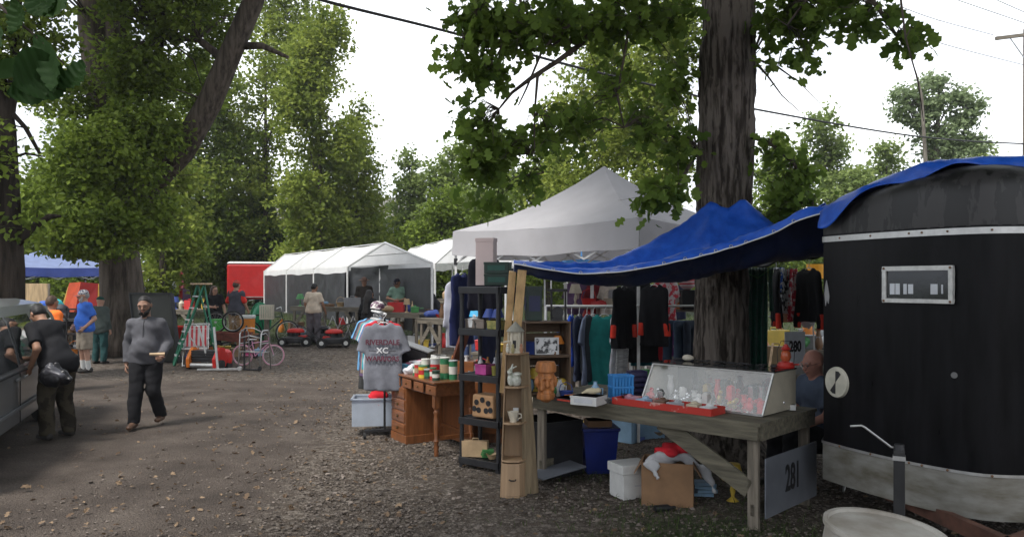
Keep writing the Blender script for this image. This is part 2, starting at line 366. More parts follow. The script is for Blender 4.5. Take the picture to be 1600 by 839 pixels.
def build_litter():
    T, fc = lobed(); pts = []
    while len(pts) < 2000:
        y = 5.2 + 15 * RNG.random() ** 1.5; x = RNG.uniform(-8, 4.5)
        d = abs(x - float(gravel_edge(y))); pr = .28 + .72 * math.exp(-(d / 1.2) ** 2)
        if RNG.random() < pr: pts.append((x, y, 0.012 + float(ghv(np.array(y)))))
    pts = np.array(pts); s = RNG.uniform(.025, .065, len(pts)); s[RNG.random(len(pts)) < .06] *= 1.5
    curl = [T * np.array([1, 1, f]) * np.array([1, 1, 1]) for f in (1, 3, -2)]
    for i, c in enumerate(curl): c[:, 2] += [.25, .5, -.2][i] * (c[:, 1] - .5) ** 2 + np.abs(c[:, 0]) * [.2, .5, .1][i]
    o = scatter_shapes('fallen_leaves', pts, s[:, None] * np.ones(3), rotmats(len(pts), 'flat'), curl, [fc] * 3, mk('dead_leaf', (1, 1, 1), rough=.8, var=.15, vs=20, attr=((.09, .055, .032), (.3, .21, .13)), trans=.1), RNG.random(len(pts)), 4)
    props(o, None, None, None, 'stuff')
build_litter()
def build_grass():
    pts = []
    while len(pts) < 15000:
        if RNG.random() < .55: y = RNG.uniform(4.6, 9.2); x = RNG.uniform(-.6, 4)
        else: y = RNG.uniform(22.3, 31); x = RNG.uniform(-14, 12)
        g, gr = zones(x, y)
        if RNG.random() < float(gr) ** 1.5: pts.append((x, y, float(ghv(np.array(y)))))
    pts = np.array(pts); n = len(pts); T = np.array([(-.06, 0, 0), (.06, 0, 0), (.04, .12, .6), (-.04, .12, .6), (.0, .4, 1), (.0, .4, 1)], float)[:, [0, 1, 2]]
    T[4] += (.01, 0, 0); T[5] -= (.01, 0, 0); fc = np.array([(0, 1, 2, 3), (3, 2, 4, 5)])
    far = pts[:, 1] > 20; s = RNG.uniform(.03, .075, n) * np.where(far, 2.2, 1); sc = s[:, None] * np.ones(3); sc[:, :2] *= 1.1
    o = scatter_shapes('grass', pts, sc, rotmats(n, 'flat'), [T], [fc], leafmat('grass_blade', (.028, .042, .014), (.075, .11, .03), .25), RNG.random(n), 4)
    props(o, None, None, None, 'stuff')
build_grass()
# ================================================================== TREES
def leaf_cloud(name, pos, size, tint, mat, parent=None, kind='diamond', droop=.5, up=.6):
    n = len(pos)
    if kind == 'lobed': T, fc = lobed()
    elif kind == 'oval':
        T = np.array([(0, 0, 0), (.25, .3, .05), (.27, .62, .04), (0, 1, -.1), (-.27, .62, .04), (-.25, .3, .05)], float); T[:, 2] += .05 * 0
        fc = np.array([(0, 1, 2, 3), (0, 3, 4, 5)])
    else:
        T = np.array([(0, 0, 0), (.34, .45, .1), (0, 1, 0), (-.34, .45, .1)], float); fc = np.array([(0, 1, 2, 3)])
    nrm = RNG.normal(size=(n, 3)); nrm[:, 2] += up * 2; nrm /= np.linalg.norm(nrm, axis=1)[:, None]
    t = RNG.normal(size=(n, 3)); t[:, 2] -= droop * 1.5; t -= nrm * (t * nrm).sum(1)[:, None]; t /= np.linalg.norm(t, axis=1)[:, None]; b = np.cross(t, nrm)
    B = np.stack([b, t, nrm], 2)                         # columns
    V = np.einsum('nij,vj->nvi', B, T) * size[:, None, None] + pos[:, None]
    Q = (fc[None] + (np.arange(n) * len(T))[:, None, None]).reshape(-1, 4)
    return npmesh(name, V.reshape(-1, 3), Q, 4, mat, parent, tint=np.repeat(tint, len(fc)))
def clumps(blobs, total, per, spread, flat=.6, hollow=.35, seed=0):
    """blobs (centre, (rx,ry,rz), weight) -> leaf positions, tint, clump centres"""
    rg = np.random.default_rng(seed); w_ = np.array([b[2] * b[1][0] * b[1][2] for b in blobs]); w_ = w_ / w_.sum(); pos = []; tint = []; cen = []
    for (c, r, _), ww in zip(blobs, w_):
        m = max(1, int(total * ww / per)); d = rg.normal(size=(m, 3)); d /= np.linalg.norm(d, axis=1)[:, None]
        rad = (hollow + (1 - hollow) * rg.random(m) ** .7); cc = np.array(c) + d * rad[:, None] * np.array(r)
        cen.append(cc); k = rg.poisson(per, m) + 2; idx = np.repeat(np.arange(m), k); sp = spread * rg.uniform(.6, 1.35, m)
        off = rg.normal(size=(len(idx), 3)) * sp[idx][:, None] * np.array([1, 1, flat]); pos.append(cc[idx] + off)
        ct = rg.random(m); tint.append(np.clip(.7 * ct[idx] + .3 * rg.random(len(idx)), 0, 1))
    return np.concatenate(pos), np.concatenate(tint), np.concatenate(cen)
BARK = mk('bark_brown', (.035, .027, .021), rough=.95, col2=(.12, .098, .08), vs=1.6, stretch=(7, 7, .8), bump=1, bs=9, spec=.2, bstretch=(5, 5, .7))
BARK_G = mk('bark_grey', (.085, .075, .062), rough=.95, col2=(.22, .2, .17), vs=1.6, stretch=(6, 6, .9), bump=1, bs=8, spec=.2, bstretch=(4, 4, .6))
def tree(name, label, trunk, limbs, blobs, total, per, spread, lsize, lmat, kind='diamond', group=None, twig=.012, bark=BARK, n=10, seed=1, hollow=.35, flat=.6, twigs=True, droop=.5, up=.6, cat='tree', n_twigs=400):
    """trunk: list of (Vector, radius); limbs: list of lists of (Vector, radius)"""
    base = Vector(trunk[0][0]); t = thing(name, label, cat, base, 0, group)
    def loc(v): return Vector(v) - base
    m = MB(); m.tube([loc(p) for p, r in trunk], [r for p, r in trunk], n); m.build('trunk', bark, t, smooth=True)
    nodes = [(loc(p), r) for p, r in trunk]
    if limbs:
        for l in limbs:
            m = MB(); pts = [loc(p) for p, r in l]; m.tube(pts, [r for p, r in l], max(6, n - 2)); nodes += [(p, r) for p, r in zip(pts, [r for p, r in l])]
            m.build('limb', bark, t, smooth=True)
    bl = [(np.array(loc(c)), r, w_) for c, r, w_ in blobs]
    pos, tint, cen = clumps(bl, total, per, spread, flat, hollow, seed)
    if twigs:
        m = MB(); NP = np.array([tuple(p) for p, r in nodes]); rg = random.Random(seed)
        for c in cen[:: max(1, len(cen) // n_twigs)]:
            d = np.linalg.norm(NP - c, axis=1); j = int(np.argmin(d + np.array([0 if q[1] < .12 else .3 for q in nodes]))); a = Vector(NP[j]); b = Vector(c); mid = (a + b) / 2 + Vector((rg.uniform(-.1, .1), rg.uniform(-.1, .1), rg.uniform(0, .15))) * (b - a).length
            m.tube([a, mid, b], [twig * 1.6, twig, twig * .4], 4, caps=False)
        m.build('branches', bark, t, smooth=True)
    sz = lsize * np.random.default_rng(seed).uniform(.65, 1.3, len(pos))
    leaf_cloud('crown', pos, sz, tint, lmat, t, kind, droop, up); return t
LM_NEAR = leafmat('oak_leaf', (.06, .11, .02), (.2, .29, .05), .46, .42)
LM_MID = leafmat('maple_leaf', (.075, .12, .02), (.24, .32, .05), .46)
LM_YEL = leafmat('yellowing_leaf', (.06, .1, .02), (.17, .2, .045), .38)
LM_DARK = leafmat('dark_leaf', (.035, .075, .02), (.1, .16, .035), .38)
LM_PALE = leafmat('pale_leaf', (.13, .19, .05), (.3, .37, .12), .46)
LM_POP = leafmat('poplar_leaf', (.1, .155, .025), (.32, .37, .07), .48)
def B(px, py, Y, rx, rz=None, ry=None, w_=1):   # blob given where it stands: photo column/row at distance Y, radii in photo px
    s = Y / F; return (at(px, py, Y), (rx * s, (ry if ry else rx * s * .9), (rz or rx) * s), w_)
# --- big forked tree behind the bearded man
def T_(px, py, Y, wpx): return (at(px, py, Y), wpx * Y / F / 2)
D = 20.5
tree('maple_tree', 'big forked maple with ivy green leaves down its broad trunk, behind the bearded man',
     [(gp(197, D), .72), T_(197, 530, D, 82), T_(192, 470, D, 66), T_(185, 380, D, 56), T_(176, 260, D, 52), T_(160, 140, D, 50), T_(150, 40, D, 52), T_(142, -120, D, 44)],
     [[T_(182, 330, D, 40), T_(188, 200, D, 40), T_(182, 60, D, 36), T_(182, -60, D, 34), T_(200, -220, D, 26)],
      [T_(190, 340, D, 34), T_(240, 285, 20, 36), T_(285, 235, 19.6, 40), T_(328, 160, 19.4, 38), T_(362, 80, 19.2, 34), T_(395, 5, 19, 32), T_(440, -130, 19, 24)],
      [T_(352, 95, 19.3, 14), T_(310, 62, 19.3, 11), T_(255, 58, 19.3, 7)], [T_(365, 72, 19.3, 14), T_(410, 72, 19, 10), T_(450, 90, 18.8, 5)]],
     [B(225, 205, 18.8, 60, 50), B(170, 250, 18.4, 90, 60), B(150, 350, 18.4, 95, 60, w_=.9), B(225, 340, 18.8, 55, 50, w_=.45), B(60, 330, 18.8, 55, 60, w_=.5), B(215, 110, 19, 55, 60), B(300, 130, 21.5, 50, 60, w_=.4),
      B(100, 150, 19.5, 60, 60, w_=.35), B(250, 10, 19, 90, 60, w_=.6), B(330, 20, 21, 60, 50, w_=.6), B(150, -120, 18, 220, 90, w_=.6), B(400, -160, 18, 180, 90, w_=.6)],
     56000, 30, .19, .14, LM_MID, 'diamond', None, .02, BARK, 14, 11, n_twigs=350)
# --- tree at the left edge
D = 15.5
tree('edge_tree', 'dark trunk tree at the very left edge rising behind the van', [(gp(8, D), .36), T_(10, 420, D, 52), T_(8, 330, D, 44), T_(4, 200, D, 38), T_(-20, 60, D, 34), T_(-50, -200, D, 26)],
     [[T_(22, 385, D, 16), T_(48, 358, D, 11), T_(78, 338, D, 9), T_(95, 338, D, 4)], [T_(6, 230, D, 20), T_(20, 140, D, 16), T_(24, 60, D, 12), T_(35, -60, D, 8)], [T_(8, 165, D, 9), T_(40, 200, D, 7), T_(62, 240, D, 5)], [T_(8, 250, D, 6), T_(40, 240, D, 4), T_(70, 245, D, 2)]],
     [B(-20, 60, 15, 70, 80, w_=.5), B(50, 120, 16, 40, 50, w_=.25), B(70, 40, 15, 60, 40, w_=.4), B(-60, 250, 15, 60, 100, w_=.5), B(0, -150, 14, 160, 100, w_=.7), B(40, 330, 15.5, 40, 40, w_=.3)],
     9000, 22, .22, .15, LM_MID, 'diamond', None, .014, mk('dark_bark', (.014, .011, .009), rough=.95, col2=(.05, .04, .032), vs=1.6, stretch=(7, 7, .8), bump=1, bs=9, spec=.1, bstretch=(5, 5, .7)), 10, 12, n_twigs=150)  # bark colours darker than on the other trees
# --- overhead twig with big leaves, top left, close to the lens
def close_branch():
    pts = [at(-60, -60, 2.0), at(10, 20, 1.9), at(60, 60, 1.85), at(100, 100, 1.85)]
    t = thing('leafy_branch', 'large dark green leaves on a drooping branch at the top left corner, very close', 'branch', pts[0])
    m = MB(); m.tube([p - pts[0] for p in pts], [.006, .004, .003, .002], 6); m.build('stem', BARK, t, smooth=True)
    LM = leafmat('close_leaf', (.02, .05, .012), (.035, .075, .018), .3, .4)
    spec = [(0, 40, 75, 130, 250), (55, 55, 40, 120, 300), (70, 95, 30, 110, 195), (95, 100, 85, 75, 210), (20, 0, 40, 60, 280), (-20, 80, 60, 90, 225), (40, -10, 50, 60, 330), (60, 20, 60, 80, 30), (130, 95, 45, 60, 240), (-10, 5, 40, 70, 180), (75, 130, 50, 60, 200)]
    for i, (px, py, wd, ln, ang) in enumerate(spec):
        Y = 1.85; s = Y / F; g = MB(); a = R(ang - 270)
        def fn(u, v, wd=wd, ln=ln):
            hw = wd * .5 * math.sin(math.pi * min(1, v ** .8)) ** .8 * (1 + .04 * math.sin(v * 60)); x = (u - .5) * 2 * hw; y = -v * ln; z = -abs(u - .5) * hw * .5 + 18 * math.sin(v * 2.6) + 3 * math.sin(v * 40 + abs(u - .5) * 9)
            return (x * s, z * s, y * s)
        g.M = Matrix.Translation(at(px, py, Y) - pts[0]) @ Matrix.Rotation(-a, 4, 'Y') @ Matrix.Rotation(R(-20 + 13 * (i % 4)), 4, 'Z') @ Matrix.Rotation(R(-25), 4, 'X')
        g.grid(fn, 9, 22); o = g.build('leaf', LM, t, smooth=True); a_ = o.data.attributes.new('tint', 'FLOAT', 'FACE'); a_.data.foreach_set('value', [random.random()] * len(o.data.polygons))
close_branch()
# --- the near trunk between the stalls, its low boughs and the canopy overhead
def near_oak():
    D = 8.8; base = gp(1128, D); t = thing('oak_tree', 'tall oak with deeply furrowed grey bark rising behind the blue tarp and display case', 'tree', base)
    rows = [(0.0, 1128, 62 * 1.05), (.25, 1128, 50), (.8, 1128, 43), (1.6, 1128, 41), (2.3, 1129, 40), (3.0, 1131, 40), (4.2, 1136, 40), (5.2, 1139, 41), (7, 1146, 39), (9, 1152, 34), (12, 1160, 24)]
    zs = np.concatenate([np.linspace(0, 5.6, 420), np.linspace(5.65, 12, 60)]); n = 150; a = np.linspace(0, 2 * np.pi, n, endpoint=False)
    rz = [r[0] for r in rows]; cx = np.interp(zs, rz, [(r[1] - 800) / F * D - base.x for r in rows]); rr = np.interp(zs, rz, [r[2] * D / F for r in rows])
    A, Z = np.meshgrid(a, zs); rg = np.random.default_rng(5)
    # furrows: stretched value noise in (angle, z)
    def vn(ca, cz, sd):
        g = np.random.default_rng(sd).random((cz + 2, ca)); u = A / (2 * np.pi) * ca; v = (Z / 12) * cz; wob = .5 * np.sin(Z * 2.2 + A * 2) + .35 * np.sin(Z * 5.1 + 3 * A); u = (u + wob) % ca
        i = u.astype(int); fu = u - i; j = v.astype(int); fv = v - j; fu = fu * fu * (3 - 2 * fu); fv = fv * fv * (3 - 2 * fv); i1 = (i + 1) % ca; i %= ca
        return (g[j, i] * (1 - fu) + g[j, i1] * fu) * (1 - fv) + (g[j + 1, i] * (1 - fu) + g[j + 1, i1] * fu) * fv
    rid = 1 - np.abs(2 * vn(34, 40, 1) - 1); rid2 = 1 - np.abs(2 * vn(60, 110, 2) - 1); low = vn(7, 9, 3)
    disp = (.038 * rid ** .6 + .016 * rid2 + .05 * (low - .5)); RR = rr[:, None] - .035 + disp
    flare = np.exp(-Z / .25) * .12 * (1 + np.sin(5 * A)); RR = RR + flare
    V = np.stack([cx[:, None] + RR * np.cos(A), RR * np.sin(A), Z], -1).reshape(-1, 3); nz_ = len(zs)
    i = np.arange(nz_ - 1)[:, None] * n; j = np.arange(n)[None]; Q = np.stack([i + j, i + (j + 1) % n, i + n + (j + 1) % n, i + n + j], -1).reshape(-1, 4)
    npmesh('trunk', V, Q, 4, mk('oak_bark', (.035, .028, .023), rough=.95, col2=(.15, .127, .108), vs=2.2, stretch=(9, 9, .9), lo=.4, hi=.56, bump=3, bs=2.6, spec=.15, bstretch=(9, 9, 1)), t, smooth=True)
    def lim(pts):
        m = MB(); P = [at(px, py, Y) - base for px, py, Y, w_ in pts]; r_ = [w_ * Y / F / 2 for px, py, Y, w_ in pts]; 
        # resample with wiggle
        m.tube(P, r_, 7); m.build('limb', BARK, t, smooth=True); return list(zip(P, r_))
    nodes = []
    L_ = [[(1140, -420, 8.8, 40), (1080, -200, 8.6, 26), (1020, -70, 8.4, 18), (968, 0, 8.2, 12), (940, 38, 8.1, 10), (900, 75, 8, 9), (868, 98, 7.9, 8), (830, 122, 7.8, 7), (800, 145, 7.7, 5), (780, 170, 7.6, 3)],
          [(905, 72, 8, 6), (880, 60, 7.9, 5), (862, 72, 7.9, 4), (820, 80, 7.8, 3)], [(970, 0, 8.2, 6), (900, 35, 7.8, 6), (870, 50, 7.7, 5), (845, 85, 7.6, 4), (822, 140, 7.5, 3), (810, 165, 7.5, 2)],
          [(1010, -60, 8.3, 7), (985, 30, 8, 5), (975, 90, 7.9, 4), (965, 150, 7.9, 4), (975, 200, 7.9, 2)], [(860, 100, 7.9, 5), (840, 120, 7.8, 5), (835, 180, 7.7, 3), (835, 240, 7.7, 2), (850, 270, 7.7, 1.5)],
          [(830, -120, 7.6, 12), (780, -40, 7.4, 8), (745, 20, 7.3, 6), (725, 60, 7.3, 3)], [(800, -60, 7.5, 7), (815, 10, 7.4, 5), (790, 60, 7.3, 3), (770, 100, 7.3, 2)],
          [(1160, -300, 8.7, 26), (1250, -150, 8, 14), (1320, -50, 7.5, 9), (1370, 10, 7.2, 7), (1400, 55, 7, 5), (1430, 75, 7, 2)], [(1300, -80, 7.6, 7), (1260, 0, 7.6, 5), (1230, 40, 7.6, 3)],
          [(1165, 210, 8.7, 9), (1205, 225, 8.4, 6), (1240, 255, 8.2, 5), (1262, 290, 8.2, 3), (1268, 320, 8.2, 2)], [(1090, 235, 8.6, 7), (1060, 290, 8, 5), (1030, 312, 7.8, 3)],
          [(1178, 95, 8.8, 5), (1200, 120, 8.7, 3), (1222, 150, 8.6, 2), (1250, 175, 8.6, 1.2)], [(1175, 90, 8.7, 4), (1215, 105, 8.7, 3), (1250, 130, 8.7, 1.6), (1285, 165, 8.6, 1)],
          [(1400, -60, 6.6, 4), (1415, 60, 6.6, 3), (1435, 130, 6.7, 2), (1443, 190, 6.8, 1.2)]]
    for l in L_: nodes += lim(l)
    NP = np.array([tuple(p) for p, r in nodes])
    bl = [B(800, 45, 7.5, 60, 40, .5), B(745, 40, 7.4, 40, 32, .4, 1.2), B(715, 85, 7.3, 28, 18, .3, 1.2), B(760, 110, 7.4, 34, 26, .3), B(745, 190, 7.5, 26, 34, .3, 1.), B(750, 255, 7.6, 32, 34, .3), B(785, 225, 7.6, 32, 40, .4, .9), B(760, 310, 7.6, 16, 22, .2, .9),
          B(825, 275, 7.7, 26, 20, .3, .8), B(850, 205, 7.8, 34, 30, .4, .8), B(905, 190, 7.9, 32, 40, .4, .75), B(870, 30, 7.8, 60, 35, .6, 1), B(960, 30, 8, 60, 40, .6, .9), B(1030, 30, 8.4, 50, 40, .6, .8), B(960, 130, 8.1, 40, 40, .5, .65), B(1010, 190, 8.2, 30, 36, .4, .7), B(1060, 120, 8.8, 30, 50, .5, .6),
          B(1060, 240, 8.5, 30, 40, .4, .8), B(1030, 305, 7.7, 38, 18, .3, 1.5), B(1245, 280, 8.2, 30, 35, .3, 1), B(1215, 330, 8.4, 34, 28, .3, .9), B(1215, 235, 8.4, 26, 20, .3, .9), B(1265, 325, 8.2, 24, 22, .3, .8),
          B(1215, 30, 8.2, 34, 40, .4, 1.1), B(1260, 20, 7.9, 40, 30, .4, 1.1), B(1250, 85, 8, 26, 16, .3, .9), B(1320, 10, 7.4, 45, 26, .3, 1.2), B(1365, 35, 7.1, 26, 18, .3, 1.4), B(1410, 72, 6.9, 30, 14, .3, 1.6), B(1200, 95, 8.5, 18, 20, .2, .5)]
    bl = [(np.array(c - base), r, w_) for c, r, w_ in bl]
    pos, tint, cen = clumps(bl, 3600, 7, .085, .9, .1, 21)
    m = MB()
    for c in cen:
        d = np.linalg.norm(NP - c, axis=1); a_ = Vector(NP[int(np.argmin(d))]); b_ = Vector(c)
        m.tube([a_, (a_ + b_) / 2 + Vector((0, 0, .08)), b_], [.006, .0045, .002], 4, caps=False)
        for _ in range(2): m.tube([b_.lerp(a_, .15), b_ + Vector(RNG.normal(0, .1, 3))], [.003, .0012], 3, caps=False)
    m.build('twigs', BARK, t, smooth=True)
    sz = RNG.uniform(.05, .165, len(pos)); leaf_cloud('foliage', pos, sz, tint, LM_NEAR, t, 'lobed', .9, .35)
    # canopy above the frame, shading the stall; unseen left-hand clumps added to block the sun
    bl = [((np.array((x, y, z)) - np.array(base)), (rx, ry, 1.1), 1) for x, y, z, rx, ry in [(2.5, 9, 8.5, 3.5, 3.2), (5.5, 7.5, 7.5, 2.6, 3), (.5, 7.5, 8.2, 2.2, 2.6), (3, 5, 7.8, 3, 2.2), (6, 11, 8.5, 3, 3), (0, 10.5, 9.5, 2.6, 2.5), (3.8, 2, 8, 3, 2.4), (7.5, 5, 7.5, 2.5, 3), (-2.2, 3.2, 8.5, 2.6, 2.4), (.2, 1.6, 8.8, 2.8, 2.4), (-3.6, .6, 9, 2.6, 2.6), (-1.2, 5.2, 8.8, 2.2, 2)]]
    pos, tint, cen = clumps(bl, 38000, 25, .4, .5, .2, 22); leaf_cloud('crown', pos, RNG.uniform(.2, .34, len(pos)), tint, LM_NEAR, t, 'diamond', .3, 1)
near_oak()
# --- trees beyond the market
def simple(name, label, px, ytop, ybase, Y, wpx, lm, n, ls=.2, group='trees beyond the market', seed=0, shape='round', per=26, trunk=.16, lean=0, sp=.33, kind='diamond', hollow=.25, bark=BARK, low=.12):
    s = Y / F; base = gp(px, Y); top = at(px + lean, ytop, Y); h_ = top.z - base.z; wr = wpx * s / 2; rg = random.Random(seed * 7 + 3); bl = []
    nb = 9 if shape != 'poplar' else 8
    for i in range(nb):
        f = (i + .5) / nb; z = base.z + h_ * (low + (1 - low) * f)
        if shape == 'round': prof = math.sin(math.pi * (.18 + .74 * f)) ** .7
        elif shape == 'cone': prof = (1 - f) ** .75 + .08
        else: prof = .6 * math.sin(math.pi * (.15 + .75 * f)) + .25
        a = rg.uniform(0, 6.28); off = wr * (.42 if shape == 'round' else .15) * prof
        rr = wr * prof * (.72 if shape == 'round' else 1) * rg.uniform(.8, 1.15)
        bl.append((Vector((base.x + (lean * s) * f + off * math.cos(a), Y + off * math.sin(a), z)), (rr, rr, h_ / nb * rg.uniform(.8, 1.1)), 1))
    tk = [(base, trunk), (base + Vector((lean * s * .3, 0, h_ * .35)), trunk * .75), (base + Vector((lean * s * .6, 0, h_ * .7)), trunk * .4), (top - Vector((0, 0, h_ * .06)), trunk * .12)]
    limbs = [[(Vector(tk[1][0]).lerp(Vector(tk[2][0]), rg.random()), trunk * .35), (b[0], trunk * .1)] for b in bl[1::2]]
    return tree(name, label, tk, limbs, bl, n, per, sp, ls, lm, kind, group, .02, bark, 7, seed + 50, hollow, .7, n_twigs=60)
tb = [('poplar_tree', 'tall poplar with yellowing leaves above the left end of the white tent', 500, 30, 440, 41, 150, LM_POP, 19000, .25, 'round', 1),
      ('poplar_tree', 'broad yellow green poplar running out of the photo top above the red trailer', 415, -60, 440, 46, 250, LM_POP, 24000, .25, 'round', 2),
      ('maple_tree', 'green maple with a slanting lit crown over the red pickup truck', 310, 90, 450, 44, 190, LM_MID, 18000, .24, 'round', 3),
      ('spruce_tree', 'dark conical tree right of the big forked maple and above the red trailer', 402, 255, 450, 47, 110, LM_DARK, 12000, .22, 'cone', 4),
      ('ash_tree', 'light green tree sloping down behind the peak of the long white tent', 558, 165, 445, 44, 150, LM_POP, 14000, .23, 'cone', 5),
      ('ash_tree', 'hazy pale green tree above the far right end of the second white tent', 640, 238, 440, 52, 120, LM_PALE, 8000, .28, 'cone', 6),
      ('ash_tree', 'pale green tree in the gap just left of the hanging oak leaves', 705, 238, 440, 50, 130, LM_PALE, 10000, .28, 'round', 7),
      ('willow_tree', 'bright feathery green tree behind the left slope of the grey canopy', 775, 225, 440, 44, 140, LM_PALE, 11000, .26, 'round', 8),
      ('maple_tree', 'sunny green maple high behind the peak of the grey canopy', 940, 60, 440, 34, 210, LM_POP, 20000, .21, 'round', 9),
      ('maple_tree', 'green maple seen between the oak trunk and the grey canopy peak', 1045, -20, 440, 30, 150, LM_POP, 15000, .2, 'round', 10),
      ('maple_tree', 'green maple low behind the left side of the hanging oak branch', 855, 200, 440, 36, 130, LM_MID, 10000, .22, 'round', 11),
      ('linden_tree', 'round pale green tree directly right of the oak trunk', 1290, 190, 440, 48, 140, LM_PALE, 11000, .27, 'round', 12),
      ('linden_tree', 'low pale green tree left of the bare pole behind the trailer roof', 1385, 225, 440, 55, 120, LM_PALE, 9000, .3, 'round', 13),
      ('ash_tree', 'dark rounded tree behind the parked blue canopy at far left', 60, 250, 450, 36, 170, LM_MID, 12000, .22, 'round', 14),
      ('spruce_tree', 'dark shrubby tree behind the red pickup truck tailgate', 265, 330, 450, 41, 130, LM_MID, 8000, .2, 'round', 15),
      ('ash_tree', 'bushy green tree just behind the roof of the red trailer', 350, 300, 450, 47, 120, LM_MID, 9000, .22, 'round', 16),
      ('ash_tree', 'green tree behind the ridge of the long white tent', 500, 290, 440, 44, 110, LM_MID, 9000, .24, 'round', 17),
      ('linden_tree', 'pale tree low on the skyline at the right edge behind the tarp', 1510, 235, 440, 60, 150, LM_PALE, 8000, .32, 'round', 18),
      ('ash_tree', 'pale green tree behind the valance of the second white tent', 690, 300, 440, 40, 100, LM_MID, 8000, .24, 'round', 19),
      ('linden_tree', 'light tree between the oak trunk and the linden to its right', 1215, 215, 440, 42, 110, LM_MID, 9000, .25, 'round', 20),
      ('ash_tree', 'green tree filling the gap between the big forked maple and the left edge', 120, 200, 450, 33, 130, LM_MID, 10000, .22, 'round', 21),
      ('maple_tree', 'green maple whose low crown hangs behind the stepladder', 255, 200, 450, 29, 120, LM_POP, 9000, .19, 'round', 22)]
for a_ in tb: simple(a_[0], a_[1], a_[2], a_[3], a_[4], a_[5], a_[6], a_[7], a_[8], a_[9], seed=a_[11], shape=a_[10])
# cottonwood standing against the sky at the right
D = 42
tree('cottonwood_tree', 'tall airy cottonwood alone against the sky left of the utility pole', [(gp(1462, D), .3), T_(1460, 300, D, 10), T_(1465, 200, D, 7), T_(1468, 130, D, 3)],
     [[T_(1461, 260, D, 5), T_(1420, 170, D, 2)], [T_(1464, 220, D, 5), T_(1510, 180, D, 2)], [T_(1463, 240, D, 4), T_(1500, 215, D, 2)]],
     [B(1462, 128, D, 22, 16), B(1420, 148, D, 34, 14), B(1405, 175, D, 18, 16), B(1455, 165, D, 30, 22), B(1500, 150, D, 26, 18), B(1525, 165, D, 22, 12), B(1505, 190, D, 30, 22), B(1465, 215, D, 38, 22), B(1515, 225, D, 26, 20), B(1440, 190, D, 26, 16), B(1480, 240, D, 40, 18)],
     7500, 16, .2, .24, leafmat('cottonwood_leaf', (.16, .22, .1), (.3, .37, .2), .45), 'diamond', None, .03, BARK_G, 8, 31, .1, n_twigs=80)
# undergrowth: one far-off mass that nobody could count
def thicket():
    bl = []
    for i in range(46):
        x = -62 + i * 3.1; Y = 52 + 7 * math.sin(i * 1.7) + (8 if abs(x) > 30 else 0); h_ = 4.6 + 1.6 * math.sin(i * 2.3) + 1.2 * math.sin(i * .9)
        bl.append((np.array((x, Y, .7 + h_ * .5)), (2.6, 2.4, h_ * .55), 1))
    for i in range(30):
        x = -34 + i * 2.1; Y = 45 + 1.5 * math.sin(i * 2.1); h_ = 2.4 + .9 * math.sin(i * 1.9)
        bl.append((np.array((x, Y, .7 + h_ * .45)), (1.6, 1.2, h_ * .55), 1))
    pos, tint, cen = clumps(bl, 60000, 18, .4, .7, .5, 77)
    o = leaf_cloud('thicket', pos, RNG.uniform(.28, .5, len(pos)), tint, LM_MID, None, 'diamond', .3, .6); props(o, 'dense green thicket behind the whole market', None, None, 'stuff')
thicket()
# small bushes on the verge

def haze():
    m = MB(); m.box((0, 70, 14), (300, 190, 32)); o = m.build('haze', [], None); v = bpy.data.materials.new('pale_air'); v.use_nodes = True; t = v.node_tree; t.nodes.clear()
    p = t.nodes.new('ShaderNodeVolumePrincipled'); q = t.nodes.new('ShaderNodeOutputMaterial'); p.inputs['Color'].default_value = (.92, .95, 1, 1); p.inputs['Density'].default_value = .0005; p.inputs['Anisotropy'].default_value = .2
    t.links.new(p.outputs['Volume'], q.inputs['Volume']); o.data.materials.append(v); props(o, None, None, None, 'stuff')
haze()
# ================================================================== SHARED MATERIALS
ALU = mk('brushed_aluminium', (.5, .5, .49), rough=.38, metal=.85, var=.12, vs=14)
STEEL = mk('painted_white_steel', (.62, .62, .61), rough=.45, var=.1, vs=9)
BLK = mk('black_plastic', (.018, .018, .02), rough=.42, var=.25, vs=8)
DKM = mk('dark_metal', (.03, .03, .032), rough=.5, metal=.5, var=.3, vs=8)
RUB = mk('black_rubber', (.02, .02, .02), rough=.85, var=.2)
WHT = mk('white_plastic', (.56, .56, .54), rough=.45, var=.07, vs=8)
WOODG = wood('weathered_wood', (.16, .14, .11), 0, .85, .35, col2=None); WOODGZ = wood('weathered_wood_upright', (.15, .128, .1), 2, .85, .35)
GLASS = mk('dark_glass', (.02, .022, .024), rough=.06, var=.1, spec=.8)
def text(name, s, size, mat, parent, M, depth=.002, sx=1, warp=None, bold=0, align='CENTER'):
    c = bpy.data.curves.new(name, 'FONT'); c.body = s; c.size = size; c.extrude = depth; c.align_x = align; c.align_y = 'CENTER'; c.offset = bold; c.resolution_u = 3
    o = bpy.data.objects.new(name, c); link(o); dg = bpy.context.evaluated_depsgraph_get(); dg.update()
    me = bpy.data.meshes.new_from_object(o.evaluated_get(dg)); bpy.data.objects.remove(o)
    me.transform(Matrix.Diagonal((sx, 1, 1, 1))); me.transform(Matrix.Rotation(R(90), 4, 'X'))       # text stands in the x-z plane, faces -y
    if warp:
        bm = bmesh.new(); bm.from_mesh(me); bmesh.ops.triangulate(bm, faces=bm.faces); bm.to_mesh(me); bm.free()
    me.transform(M)
    if warp:
        for v in me.vertices: v.co = warp(v.co)
    me.materials.clear(); me.materials.append(mat); q = link(bpy.data.objects.new(name, me)); q.parent = parent; return q
